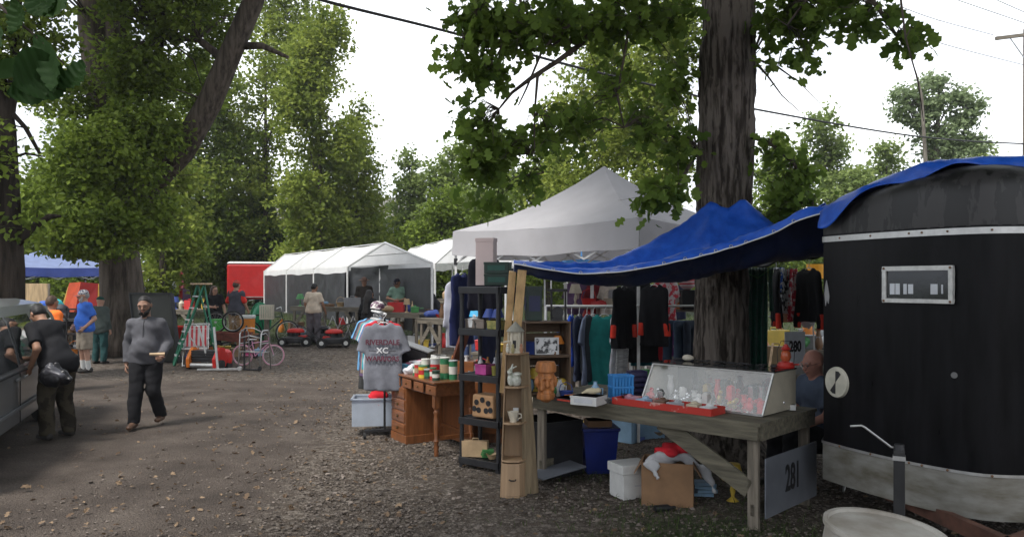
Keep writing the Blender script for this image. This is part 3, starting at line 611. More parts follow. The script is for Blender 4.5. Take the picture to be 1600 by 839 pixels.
# ================================================================== BLACK ROUND-NOSED TRAILER
TRO = Vector((3.385 + .89 * .13, 5.99 - .454 * .13, 0)); TRZ = -27; HWD = 1.08
def nose(u): return -.72 * (1 - (u * u / HWD ** 2 + .0015) ** .75) if abs(u) < HWD else 0.0
def tw(u, v, z): return TRO + rotz((u, v, z), TRZ)
def u_of_px(px):
    lo, hi = -HWD, .35
    for _ in range(40):
        m = (lo + hi) / 2; p = tw(m, nose(m), 0)
        if p.x / p.y * F + CX < px: lo = m
        else: hi = m
    return lo
def u_z(px, py): u = u_of_px(px); p = tw(u, nose(u), 0); return u, EYE + (HY - py) / F * p.y
def roofz(u, a):     # a 0 (back) .. 1 (front lip)
    h_ = .2 + .3 * (1 - (abs(u) / HWD) ** 2.0); return 2.34 + h_ * max(0, 1 - a ** 6) ** (1 / 3.2)
def trailer():
    t = thing('horse_trailer', 'black round nosed trailer with aluminium skirt, small framed window and blue tarp over its roof', 'trailer', TRO, TRZ)
    tb_ = bpy.data.materials.new('black_trailer_paint')
    black = mk('black_trailer_paint', (.0035, .0036, .0042), rough=.3, var=.3, vs=2.2, stretch=(6, 6, .8), spec=.12, col2=(.008, .008, .0095))
    dome = mk('stained_black_roof', (.008, .0078, .0078), rough=.45, vs=2.6, stretch=(3, 3, .7), col2=(.028, .026, .026), lo=.465, hi=.485, detail=6, spec=.45)
    skm = mk('dull_aluminium_skirt', (.12, .105, .075), rough=.42, metal=.35, vs=3, stretch=(1, 1, 3), col2=(.27, .265, .24), lo=.3, hi=.6, detail=7)
    us = [HWD * math.sin(math.pi / 2 * (-1 + 2 * i / 48)) for i in range(49)]
    plan = [(-HWD, 3.2)] + [(-HWD, .9), (-HWD, .3), (-HWD, .06)] + [(u, nose(u)) for u in us[1:-1]] + [(HWD, .06), (HWD, 3.2)]
    def wall(z0, z1, off=0):
        m = MB(); n = len(plan); vs = []
        for i, (u, v) in enumerate(plan):
            a = Vector(plan[max(0, i - 1)]); b = Vector(plan[min(n - 1, i + 1)]); d = (b - a).normalized(); nn = Vector((d.y, -d.x)) * off
            nn = -Vector((-d.y, d.x)) * off
            for k in range(7): vs.append((u + nn.x, v + nn.y, z0 + (z1 - z0) * k / 6))
        m.add(vs, [(i * 7 + k, (i + 1) * 7 + k, (i + 1) * 7 + k + 1, i * 7 + k + 1) for i in range(n - 1) for k in range(6)]); return m
    wall(.66, 2.345).build('body', black, t, smooth=35)
    wall(.36, .665, .006).build('skirt', skm, t, smooth=35)
    sk = wall(.655, .675, .014).build('skirt_trim', ALU, t, smooth=35)
    wall(2.285, 2.33, .01).build('roof_band', ALU, t, smooth=35)
    m = MB(); pu = [HWD * math.sin(math.pi / 2 * (-1 + 2 * i / 40)) for i in range(41)]
    avs = [0, .3, .5, .62, .72, .8, .86, .9, .93, .955, .975, .99, 1.0]
    vs = [(u, lerp(3.2, nose(u) , 1) if a == 1 else lerp(3.2, nose(u), 1) + (3.2 - nose(u)) * (1 - a) ** 1.5 * 1, roofz(u, a)) for u in pu for a in avs]
    na = len(avs); m.add(vs, [(i * na + k, (i + 1) * na + k, (i + 1) * na + k + 1, i * na + k + 1) for i in range(40) for k in range(na - 1)])
    for sg in (-HWD, HWD): m.add([(sg, 3.2, 2.34), (sg, 0, 2.34), (sg, 0, roofz(sg, .9)), (sg, 3.2, roofz(sg, 0))], [(0, 1, 2, 3)])
    m.build('roof', dome, t, smooth=50)
    fl = MB(); fl.add([(u, v, .36) for u, v in plan], [tuple(range(len(plan)))]); fl.box((0, 3.2, 1.35), (2.16, .02, 2.0)); fl.build('floor', DKM, t)
    # rivets on the trims
    rv = mk('rusty_screw', (.16, .09, .05), rough=.7)
    m = MB()
    for px in (1312, 1360, 1420, 1440, 1480, 1550):
        u = u_of_px(px)
        m.ball((u, nose(u) - .014, 2.31), .008, 8, 5)
        m.ball((u, nose(u) - .02, .665), .009, 8, 5)
    o = m.build('screws', rv, t)
    # window
    uA, zA = u_z(1384, 416); uB, zB = u_z(1494, 473); zt, zb_ = 2.075, 1.81
    pa = Vector((uA, nose(uA))); pb = Vector((uB, nose(uB))); ang = math.degrees(math.atan2(pb.y - pa.y, pb.x - pa.x)); c = (pa + pb) / 2; ln = (pb - pa).length; nrm = Vector((math.sin(R(ang)), -math.cos(R(ang)))); mid = Vector(((uA + uB) / 2, nose((uA + uB) / 2))); off = max(.02, (mid - c).dot(nrm) + .018); c = c + nrm * off
    wn = MB(); wn.M = Matrix.Translation((c.x, c.y, (zt + zb_) / 2)) @ Matrix.Rotation(R(ang), 4, 'Z'); hh = (zt - zb_); fw = .03
    wn.box((0, 0, hh / 2 - fw / 2), (ln, .03, fw)); wn.box((0, 0, -hh / 2 + fw / 2), (ln, .03, fw)); wn.box((-ln / 2 + fw / 2, 0, 0), (fw, .03, hh - 2 * fw)); wn.box((ln / 2 - fw / 2, 0, 0), (fw, .03, hh - 2 * fw))
    W = wn.build('window', mk('window_frame_alu', (.5, .5, .48), rough=.4, metal=.5, var=.15, vs=20), t, bevel=.003)
    g = MB(); g.M = wn.M; g.box((0, .006, 0), (ln - 2 * fw, .008, hh - 2 * fw)); g.build('pane', GLASS, W)
    for x, w_, h_ in [(-.36, .09, .3), (-.28, .08, .3), (-.17, .06, .28), (-.09, .09, .26), (.24, .12, .27), (.35, .03, .24)]: g = MB(); g.M = wn.M; g.box((x * ln, .001, -.12 * hh), (w_ * ln * .8, .003, h_ * hh)); g.build('window_light_patch', mk('painted_window_light', (.5, .52, .55), rough=.6), W)  # daylight through the far windows, painted as pale slips on the pane
    rvm = MB(); rvm.M = wn.M
    for sx in (-1, 1):
        for sz in (-1, 1): rvm.ball((sx * (ln / 2 - fw / 2), -.017, sz * (hh / 2 - fw / 2)), .009, 8, 5)
    rvm.build('screw', rv, W)
    # round white vent plate
    u, z = u_z(1309, 597); d = Vector((1, (nose(u + .02) - nose(u - .02)) / .04)).normalized(); n_ = Vector((d.y, -d.x, 0)); p = Vector((u, nose(u), z))
    v = MB(); v.cyl(p + n_ * .0, p + n_ * .022, .125, .118, 32); V = v.build('vent', mk('yellowed_plastic', (.48, .46, .38), rough=.5, var=.2), t, bevel=.003)
    s_ = MB()
    for aa in (.35, .35 + math.pi):
        q = p + n_ * .024; ax = Vector((d.x, d.y, 0)); up = Vector((0, 0, 1)); e1 = ax * math.sin(aa) + up * math.cos(aa); e2 = ax * math.cos(aa) - up * math.sin(aa)
        s_.add([q, q + e1 * .085 + e2 * .03, q + e1 * .095, q + e1 * .085 - e2 * .03], [(0, 1, 2, 3)])
    s_.build('vent_slot', DKM, V, solid=.003)
    # small round patches and a glued-on torn strip
    m = MB(); u, z = u_z(1491, 586); m.cyl((u, nose(u) + .0, z), (u, nose(u) - .008, z), .022, .02, 16); m.build('plug', mk('grey_plug', (.12, .12, .12), rough=.6), t)
    m = MB(); u, z = u_z(1288, 455); pts = [(0, .09), (.018, .03), (.03, -.04), (.02, -.1), (.005, -.07), (-.01, -.12), (-.02, -.02), (-.012, .05)]
    m.M = Matrix.Translation((u + .02, nose(u + .02) - .012, z)) @ Matrix.Rotation(math.atan2(1, 1.2), 4, 'Z').inverted(); m.prism(pts, .006); m.build('torn_strip', mk('torn_grey_tape', (.25, .25, .25), rough=.8), t)
    # jack
    jp = t.matrix_basis.inverted() @ at(1405, 443, 5.3); jx, jy = jp.x, jp.y
    m = MB(); m.box((jx, jy, .43), (.07, .07, .8)); J = m.build('jack', mk('black_painted_steel', (.02, .02, .021), rough=.5, var=.3), t, bevel=.006)
    m = MB(); m.box((jx, jy, .78), (.078, .078, .03)); m.build('collar', ALU, J); m = MB(); m.cyl((jx, jy, .83), (jx, jy, .87), .035, .03); m.build('cap', BLK, J)
    m = MB(); m.tube([(jx - .02, jy, .845), (jx - .05, jy - .02, .85), (jx - .21, jy - .05, .975), (jx - .23, jy - .05, .985), (jx - .3, jy - .06, .975)], .008, 8); m.build('handle', ALU, J, smooth=True)
    m = MB(); m.box((jx, jy, .02), (.16, .16, .02)); m.build('foot', DKM, J)
    # draw bar and timber blocks below
    m = MB(); m.bar((-.6, -.1, .33), (.1, -1.15, .33), .06, .1); m.bar((.7, -.1, .33), (.1, -1.15, .33), .06, .1); m.build('draw_bar', mk('rusty_brown_steel', (.1, .045, .03), rough=.8, var=.4), t)
    for x, y in ((-1.06, 1.6), (1.06, 1.6)):
        m = MB(); m.cyl((x - .1, y, .33), (x + .1, y, .33), .33, .33, 28); m.build('wheel', RUB, t, smooth=40)
    return t
trailer()
# ================================================================== BLUE TARP
def catmull(P, t):
    n = len(P) - 1; x = min(max(t, 0), .99999) * n; i = int(x); f = x - i
    p0, p1, p2, p3 = P[max(i - 1, 0)], P[i], P[i + 1], P[min(i + 2, n)]
    return .5 * ((2 * p1) + (-p0 + p2) * f + (2 * p0 - 5 * p1 + 4 * p2 - p3) * f * f + (-p0 + 3 * p1 - 3 * p2 + p3) * f ** 3)
def tarp_mat():
    m = mk('blue_tarpaulin', (.008, .07, .42), rough=.4, var=.2, vs=9, col2=(.018, .11, .56), bump=.25, bs=60, trans=.03, spec=.5); return m
def tarp():
    org = at(803, 412, 7.5); t = thing('blue_tarp', 'blue tarpaulin slung from the wooden posts round the oak and over the black trailer roof', 'tarp', org); tm = tarp_mat()
    cols = [  # px, front(py,Y), sag(py,Y), mid, back(py,Y)
        (803, (413, 7.50), (426, 7.60), (418, 7.7), (408, 7.80)),
        (850, (421, 7.42), (437, 7.65), (425, 7.9), (409, 8.0)),
        (900, (428, 7.35), (443, 7.70), (432, 8.0), (409, 8.15)),
        (950, (427, 7.25), (446, 7.72), (432, 8.0), (408, 8.25)),
        (1000, (421, 7.15), (446, 7.70), (425, 8.0), (384, 8.25)),
        (1050, (411, 7.05), (441, 7.65), (408, 8.0), (362, 8.2)),
        (1083, (404, 6.98), (437, 7.57), (390, 8.0), (339, 8.2)),
        (1110, (397, 6.92), (432, 7.5), (375, 7.95), (317, 8.2)),
        (1138, (389, 6.86), (426, 7.45), (385, 7.9), (327, 8.2)),
        (1165, (381, 6.80), (420, 7.4), (368, 7.95), (312, 8.2)),
        (1215, (362, 6.68), (410, 7.3), (375, 7.9), (354, 8.3)),
        (1250, (344, 6.58), (407, 7.2), (388, 7.9), (357, 8.4)),
        (1304, (330, 6.42), (395, 7.1), (385, 7.7), (364, 8.2))]
    C = [[np.array(at(c[0], q[0], q[1]) - org) for q in (c[1], (c[1][0] - 5 - 4 * (1000 < c[0] < 1260), c[1][1] + .14)) + c[2:]] for c in cols]
    NU, NV = 190, 40
    def raw(u, v):
        rows_ = [catmull(row, v) for row in C]; x = min(u, .99999) * (len(C) - 1); i = int(x); lin = rows_[i] + (rows_[i + 1] - rows_[i]) * (x - i); k_ = min(1, max(0, (u - .3) * 5)) * min(1, v * 2)
        return catmull(rows_, u) * (1 - .8 * k_) + lin * .8 * k_
    def fn(u, v):
        p = raw(u, v); ridge = .014 * math.sin(34 * v + 9 * u + 2 * math.sin(17 * u)) * (1 - abs(2 * u - 1) ** 4)
        crease = .011 * wav(p[0] * 5, p[1] * 5, 3, 1.6) + .006 * abs(math.sin(p[0] * 23 + p[1] * 17 + 2 * math.sin(p[0] * 7))) + .004 * wav(p[0] * 22, p[2] * 22, 8) + .008 * math.exp(-(((u * 9) % 1 - .5) * 9) ** 2) + .006 * math.exp(-(((v * 4) % 1 - .5) * 9) ** 2)
        k = min(1, v * 4 + .15); return (p[0], p[1] + .4 * crease * k, p[2] + (crease + ridge) * k)
    m = MB(); m.grid(fn, NU, NV)
    # bunched folds at the post end
    o = m.build('canopy_sheet', [tm, mk('shaded_tarp_underside', (.009, .017, .06), rough=.45, var=.25, vs=4, bump=.3, bs=20)], t, smooth=True, solid=.004); o.modifiers['solid'].material_offset = 1  # shade under the sheet put into a darker navy underside colour
    r = MB(); r.tube([Vector(raw(i / 60, 0)) + Vector((0, -.006, .004 + .002 * math.sin(i))) for i in range(61)], .006, 6); r.build('rope', mk('white_rope', (.6, .6, .58), rough=.8), t, smooth=True)
    for i in range(14):
        p = Vector(raw((i + .5) / 14, .03)) + Vector((0, -.012, .01)); e = MB(); e.tube([p + Vector((.013 * math.cos(a), 0, .013 * math.sin(a))) for a in [k * math.pi / 5 for k in range(10)]], .004, 5, closed=True); e.build('eyelet', ALU, t)
    # part that lies over the trailer roof
    m = MB(); NA = 34
    us = [-HWD - .0 + (2 * HWD) * i / 70 for i in range(71)]
    def lip(u): return .80 - .05 * math.sin(u * 9 + 1) + (.1 if u > .3 else 0) * min(1, (u - .3) * 4) + .12 * max(0, (-u - .3) / .6)
    vs = []
    for u in us:
        for k in range(NA):
            a = (k / (NA - 1)) ** .55 * lip(u); ny = nose(u) + (3.2 - nose(u)) * (1 - a) ** 1.5; z = roofz(u, a) + .03
            wv = .02 * wav(u * 6, ny * 5, 5, 1.3) + .012 * abs(math.sin(u * 13 + ny * 9)); f_ = .5 + .5 * math.sin(ny * 6 + 3 * u)
            p = tw(u * (1.0 + .02), ny - .02, z + .02 + wv + .02 * f_) - org; vs.append(p)
        # overhanging hem
        a = lip(u); ny = nose(u) + (3.2 - nose(u)) * (1 - a) ** 1.5; hang = .05 + .03 * math.sin(u * 11) + max(0, u - .1) * .32
        for q in (.35, .7, 1.0): vs.append(tw(u * 1.03, ny - .05 - .04 * q - .03 * math.sin(u * 21) * q, roofz(u, a) + .04 - hang * q) - org)
    n2 = NA + 3; m.add(vs, [(i * n2 + k, (i + 1) * n2 + k, (i + 1) * n2 + k + 1, i * n2 + k + 1) for i in range(70) for k in range(n2 - 1)])
    # left flap from the roof edge down to the canopy sheet
    vs = []; 
    for i in range(30):
        s = i / 29; a = .88 * s ** .5; ny = nose(-HWD) + 3.2 * (1 - a) ** 1.5; top = tw(-HWD * 1.02, ny, roofz(-HWD, a) + .1 + .012 * math.sin(s * 30)) - org
        for k in range(5):
            q = k / 4; vs.append(top + Vector((-.05 * q - .02 * math.sin(q * 3 + s * 20), -.02 * q, -.06 * q * (1 - s * .2))))
    m.add(vs, [(i * 5 + k, (i + 1) * 5 + k, (i + 1) * 5 + k + 1, i * 5 + k + 1) for i in range(29) for k in range(4)])
    m.build('roof_sheet', tm, t, smooth=True, solid=.004)
    # dark second sheet hanging under the canopy beside the trailer
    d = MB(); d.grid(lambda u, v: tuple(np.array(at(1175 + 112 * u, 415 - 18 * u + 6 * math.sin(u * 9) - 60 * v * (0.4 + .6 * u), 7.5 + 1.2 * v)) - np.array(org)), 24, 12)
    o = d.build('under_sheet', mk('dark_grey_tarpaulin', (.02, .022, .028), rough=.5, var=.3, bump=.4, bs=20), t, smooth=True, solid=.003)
tarp()
def plank_post(name, label, a, b, w_, h_, mat):
    a, b = Vector(a), Vector(b); t = thing(name, label, 'post', a, 0); m = MB(); m.bar((0, 0, 0), b - a, w_, h_, (0, 1, 0)); m.build('plank', mat, t, bevel=.003); return t
PINE = wood('pine_lumber', (.5, .33, .16), 2, .6, .22)
plank_post('wooden_post', 'narrower left pine plank leaning under the tarp corner beside the black shelf', at(786, 613, 7.95), at(801, 424, 7.62), .07, .035, PINE)
plank_post('wooden_post', 'wider right pine plank holding up the tarp corner', at(799, 613, 7.85), at(816, 422, 7.55), .085, .035, PINE)
# ================================================================== TABLES
def plank_table(name, label, A, d, L_, W_, H_, mat, sign=None, legs=True, n_pl=5, brace=True, apron=.11):
    """A = near right corner of the top, d = unit vector of the long side"""
    rz = math.degrees(math.atan2(d[1], d[0])); t = thing(name, label, 'table', (A[0], A[1], A[2] if len(A) > 2 else 0), rz)   # local x along the long side, local -y ... away
    m = MB(); pw = W_ / n_pl
    for i in range(n_pl): m.box((L_ / 2, -(i + .5) * pw, H_ - .015), (L_, pw - .006, .03), rx=0)
    m.build('tabletop', mat, t, bevel=.003)
    m = MB(); m.box((L_ / 2, -.019, H_ - .03 - apron / 2), (L_ - .05, .036, apron)); m.box((L_ / 2, -W_ + .019, H_ - .03 - apron / 2), (L_ - .05, .036, apron)); m.box((.02, -W_ / 2, H_ - .03 - apron / 2 ), (.036, W_ - .08, apron)); m.box((L_ - .02, -W_ / 2, H_ - .03 - apron / 2), (.036, W_ - .08, apron)); m.build('apron', mat, t, bevel=.003)
    if legs:
        for x in (.09, L_ - .09):
            for y in (-.07, -W_ + .07):
                l = MB(); l.box((x, y, (H_ - .06) / 2), (.09, .04, H_ - .08)); l.build('leg', WOODGZ, t, bevel=.003)
            l = MB(); l.box((x - .0, -W_ / 2, .16), (.04, W_ - .1, .1)); l.build('stretcher', mat, t, bevel=.003)
    if brace:
        for x0, x1 in ((.12, .95),):
            l = MB(); l.bar((x0, -.065, .32), (x1, -.065, H_ - .1), .15, .03, (0, 1, 0)); l.build('brace', mat, t, bevel=.003)
    return t
T1d = (-.722, .692)
TA = Vector((1.93, 6.12, 0))
t281 = plank_table('market_table', 'long weathered plank table with the grey 281 board on its end', TA, T1d, 2.42, 1.08, .86, wood('mossy_old_wood', (.11, .098, .07), 0, .85, .4, bump=.5))
def t281pt(x, y, z=0): return Vector((TA.x, TA.y, 0)) + rotz((x, -y, z), math.degrees(math.atan2(T1d[1], T1d[0])))
def sign_board(label, parent, M_, w_, h_, s, size, name='number_board'):
    m = MB(); m.M = M_; m.box((0, 0, 0), (w_, .012, h_)); b = m.build(name, mk('grey_painted_board' if s == '281' else 'brightened_grey_board', (.11, .118, .135) if s == '281' else (.75, .78, .82), rough=.6, var=.15, vs=3), parent, bevel=.002)  # second board made paler, its brighter light put into the colour
    text('number', s, size, mk('black_stencil_paint', (.012, .012, .014), rough=.6), b, M_ @ Matrix.Translation((0, -.008, .01)), sx=.62, bold=.006); return b
rzT = math.degrees(math.atan2(T1d[1], T1d[0]))
# end of the table: local x=0 plane, facing -x ; board in the local y-z plane
sign_board(None, t281, Matrix.Translation((-.012, -.54, .345)) @ Matrix.Rotation(R(-90), 4, 'Z') , .96, .47, '281', .3)
# ================================================================== GREY POP-UP CANOPY
def canopy(name, label, N_, Lc, Rc, z_top, val, peak, mat, frame, eps=.0, n=26, legz=None, legs=(0, 1, 2, 3), sag=.5):
    N_, Lc, Rc = Vector(N_), Vector(Lc), Vector(Rc); Fc_ = Lc + Rc - N_; C = (Lc + Rc) / 2; t = thing(name, label, 'canopy', (C.x, C.y, gh(C.y)))
    o = Vector((C.x, C.y, gh(C.y))); cs = [N_, Rc, Fc_, Lc]; m = MB()
    for i in range(4):
        a, b = cs[i] - C, cs[(i + 1) % 4] - C
        def fn(u, v):      # v 0 edge .. 1 peak
            e = a.lerp(b, u); p = e * (1 - v); z = z_top + peak * (v ** 1.75 * (1 - sag) + sag * v ** 1.05) if False else z_top + peak * (sag * v + (1 - sag) * v ** 2.3)
            z -= .05 * math.sin(math.pi * u) * (1 - v) ** 2; return (p.x, p.y, z - o.z + .008 * wav(p.x * 3, p.y * 3, i))
        m.grid(fn, n, n)
    top = m.build('roof_cloth', mat, t, smooth=40)
    m = MB()
    for i in range(4):
        a, b = cs[i] - C, cs[(i + 1) % 4] - C; nn = (a + b).normalized()
        def fn(u, v):
            p = a.lerp(b, u) * 1.004 + nn * (.012 * math.sin(u * 26 + i) * v + .02 * v); z = z_top - .05 * math.sin(math.pi * u) - val * v - .012 * v * math.sin(u * 15 + 2 * i); return (p.x, p.y, z - o.z)
        m.grid(fn, 40, 7)
    m.build('valance', mat, t, smooth=30)
    for i in legs:
        p = (cs[i] - C) * .985; gz = gh(cs[i].y) - o.z; l = MB(); l.box((p.x, p.y, (z_top - o.z + gz) / 2), (.035, .035, z_top - o.z - gz - .02)); l.build('leg', frame, t)
        l = MB(); l.box((p.x, p.y, z_top - o.z - val - .1), (.055, .055, .1)); l.build('leg_bracket', BLK, t)
    m = MB()
    for i in range(4):
        a, b = (cs[i] - C) * .985, (cs[(i + 1) % 4] - C) * .985; k = 4
        for j in range(k):
            p, q = a.lerp(b, j / k), a.lerp(b, (j + 1) / k); zz = (z_top - o.z - .1, z_top - o.z - val - .12)
            m.bar((p.x, p.y, zz[j % 2]), (q.x, q.y, zz[(j + 1) % 2]), .012, .025); m.bar((p.x, p.y, zz[(j + 1) % 2]), (q.x, q.y, zz[j % 2]), .012, .025)
    m.build('truss', frame, t); return t
GREYC = mk('grey_canopy_cloth', (.5, .49, .51), rough=.8, var=.06, vs=2, trans=.3, bump=.15, bs=8)
canopy('popup_canopy', 'light grey peaked pop-up canopy left of the oak trunk', (1.55, 9.6, 0), (-.91, 12.25, 0), (3.76, 12.06, 0), 2.76, .37, 1.0, GREYC, STEEL, sag=.55, legs=(0, 3))
BLC = mk('blue_canopy_cloth', (.2, .25, .42), rough=.7, var=.08, trans=.25); BLV = mk('blue_canopy_valance', (.035, .06, .24), rough=.7, var=.1)
def far_blue():
    t = canopy('popup_canopy', 'blue pop-up canopy at far left with a darker blue valance', (-16.9, 25.6, 0), (-19.6, 28.4, 0), (-13.75, 27.6, 0), 2.52, .3, .62, BLC, STEEL, sag=.9)
    for c in t.children:
        if c.name.startswith('valance'): c.data.materials[0] = BLV
far_blue()
# ================================================================== WHITE CARPORT TENTS
TW = mk('white_tent_cloth', (.9, .9, .9), rough=.7, var=.05, vs=1.5, trans=.3, bump=.2, bs=5); TBK = mk('charcoal_mesh_wall', (.035, .037, .042), rough=.5, var=.35, vs=2, bump=1, bs=3, spec=.6)
def carport(label, N_, Rg, Fl, ez, rise, val=.22, walls='LB', posts=3):
    """N near-left gable corner, Rg right gable corner, Fl far-left corner (eave line N-Fl)"""
    N_, Rg, Fl = Vector(N_), Vector(Rg), Vector(Fl); org = Vector((N_.x, N_.y, gh(N_.y))); a = Rg - N_; b = Fl - N_; t = thing('carport_tent', label, 'tent', org)
    base = -.02; bb = b.normalized(); aa = a.normalized(); Z = ez - org.z
    def P(s, q, z): v = a * s + b * q; return Vector((v.x, v.y, z))
    def roofp(u, v):
        s = u; q = v; z = Z + rise * (1 - abs(2 * s - 1)); z -= .07 * abs(math.sin(q * math.pi * posts)) * (1 - abs(2 * s - 1)) + .05 * abs(math.sin(q * math.pi * posts)) * (1 if s in (0, 1) else .4); return P(s, q, z + .01 * wav(u * 20, v * 30, 2))
    m = MB(); m.grid(roofp, 31, 49); m.build('roof_cloth', TW, t, smooth=25)
    m = MB()
    for s in (0, 1): m.grid(lambda u, v, s=s: P(s, u, Z - v * val - .05 * abs(math.sin(u * math.pi * posts)) - .015 * math.sin(u * 40) * v) + aa * ((-.015 if s == 0 else .015) * (1 + math.sin(u * 33) * v)), 60, 4)
    m.build('eave_flap', TW, t, smooth=True)
    m = MB(); e = -bb * .0
    for q in (0, 1): m = MB(); m.add([P(0, q, Z - .02), P(1, q, Z - .02), P(.5, q, Z + rise - .02)], [(0, 1, 2)]); m.build('gable_cloth', TW, t)
    if walls:
        m = MB(); 
        if 'L' in walls: m.grid(lambda u, v: P(.985, u, Z - .15 - v * (Z - .2)) + aa * .05 * wav(u * 12, v * 3, 4), 50, 10)
        if 'B' in walls: m.grid(lambda u, v: P(u, .985, Z - .1 - v * (Z - .2)) + bb * .05 * wav(u * 9, v * 3, 6), 30, 10)
        if 'F' in walls: m.grid(lambda u, v: P(.03 + .95 * u, .01, Z - .04 - v * (Z - .9)) + bb * .045 * wav(u * 7 + v * 3, v * 5, 7), 50, 14)
        if 'S' in walls: m.grid(lambda u, v: P(.012, .03 + .97 * u, Z - .22 - v * (Z - .25)) + aa * .06 * wav(u * 11, v * 4, 9), 60, 14)
        m.build('side_wall', TBK, t, smooth=True)
    for s in (0, 1):
        for i in range(posts + 1):
            q = i / posts; p = P(s, q, 0); gz = gh((org + p).y) - org.z; l = MB(); l.cyl((p.x, p.y, gz), (p.x, p.y, Z), .035, .035, 10); l.build('post', STEEL, t, smooth=40)
            f_ = MB(); f_.box((p.x, p.y, gz + .02), (.16, .16, .02)); f_.build('post_foot', STEEL, t)
    m = MB()
    for i in range(posts + 1):
        q = i / posts; m.cyl(P(0, q, Z - .04), P(.5, q, Z + rise - .04), .02, .02, 8); m.cyl(P(1, q, Z - .04), P(.5, q, Z + rise - .04), .02, .02, 8)
    m.cyl(P(.5, 0, Z + rise - .04), P(.5, 1, Z + rise - .04), .02, .02, 8); m.cyl(P(.25, 0, Z + rise * .5 - .04), P(.75, 0, Z + rise * .5 - .04), .018, .018, 8)
    m.build('roof_frame', STEEL, t, smooth=40)
    return t
s27 = 27 / F
def AT3(px, Y, z=0): return Vector(((px - CX) / F * Y, Y, z))
carport('long white gabled tent with charcoal mesh side walls behind the mowers', AT3(543, 27), AT3(675, 21.9), AT3(413, 37.0), 2.55, .70, .2, 'SL', 3)
def gable_wall():      # mesh wall hung across the gable end, partly under the peak
    pass
carport('second white gabled tent, right of the long tent, open at its front', AT3(680, 31), AT3(790, 26), AT3(610, 42), 2.75, 1.0, .2, '', 3)
# mesh wall of the long tent's right end is a part of that tent
def end_wall():
    t = bpy.data.objects['carport_tent']; org = t.location; a = AT3(675, 21.9) - AT3(543, 27); m = MB()
    m.grid(lambda u, v: Vector((a.x * (.02 + .96 * u), a.y * (.02 + .96 * u) + .3 + .1 * wav(u * 8 + v * 6, v * 7, 7), (2.5 - org.z) - .02 * math.sin(u * 9) - v * (1.45 + .12 * u))), 60, 16); m.build('gable_wall', TBK, t, smooth=True)
end_wall()
# strip tents seen through the gap under the grey canopy
canopy('popup_canopy', 'white canopy edge seen between the grey canopy valance and the tarp', AT3(800, 17), AT3(770, 20), AT3(905, 18), 2.55, .22, .5, TW, STEEL)
canopy('popup_canopy', 'bright light blue canopy seen under the grey canopy beside the tarp', AT3(885, 15.2), AT3(850, 18), AT3(1010, 16.5), 2.5, .3, .4, mk('cyan_blue_canopy', (.05, .2, .45), rough=.6, trans=.3), STEEL)
# pale house beyond the trees
def house():
    t = thing('house', 'pale sided house with a grey roof glimpsed between the trees above the long tent', 'house', (-16, 62, .7))
    m = MB(); m.box((0, 0, 2.9), (17, 7, 5.8)); m.build('wall', mk('pale_siding', (.52, .52, .5), rough=.8, var=.06, stretch=(.3, .3, 12)), t)
    m = MB(); m.prism([(-4.1, 5.8), (4.1, 5.8), (0, 8)], 17.8, 'x'); m.build('roof', mk('grey_shingle', (.2, .19, .18), rough=.9), t)
    for i in range(5):
        m = MB(); m.box((-7 + i * 3.5, -3.52, 3.6), (1.1, .08, 1.3)); w_ = m.build('window', WHT, t); m = MB(); m.box((-7 + i * 3.5, -3.57, 3.6), (.9, .03, 1.1)); m.build('pane', GLASS, w_)
house()
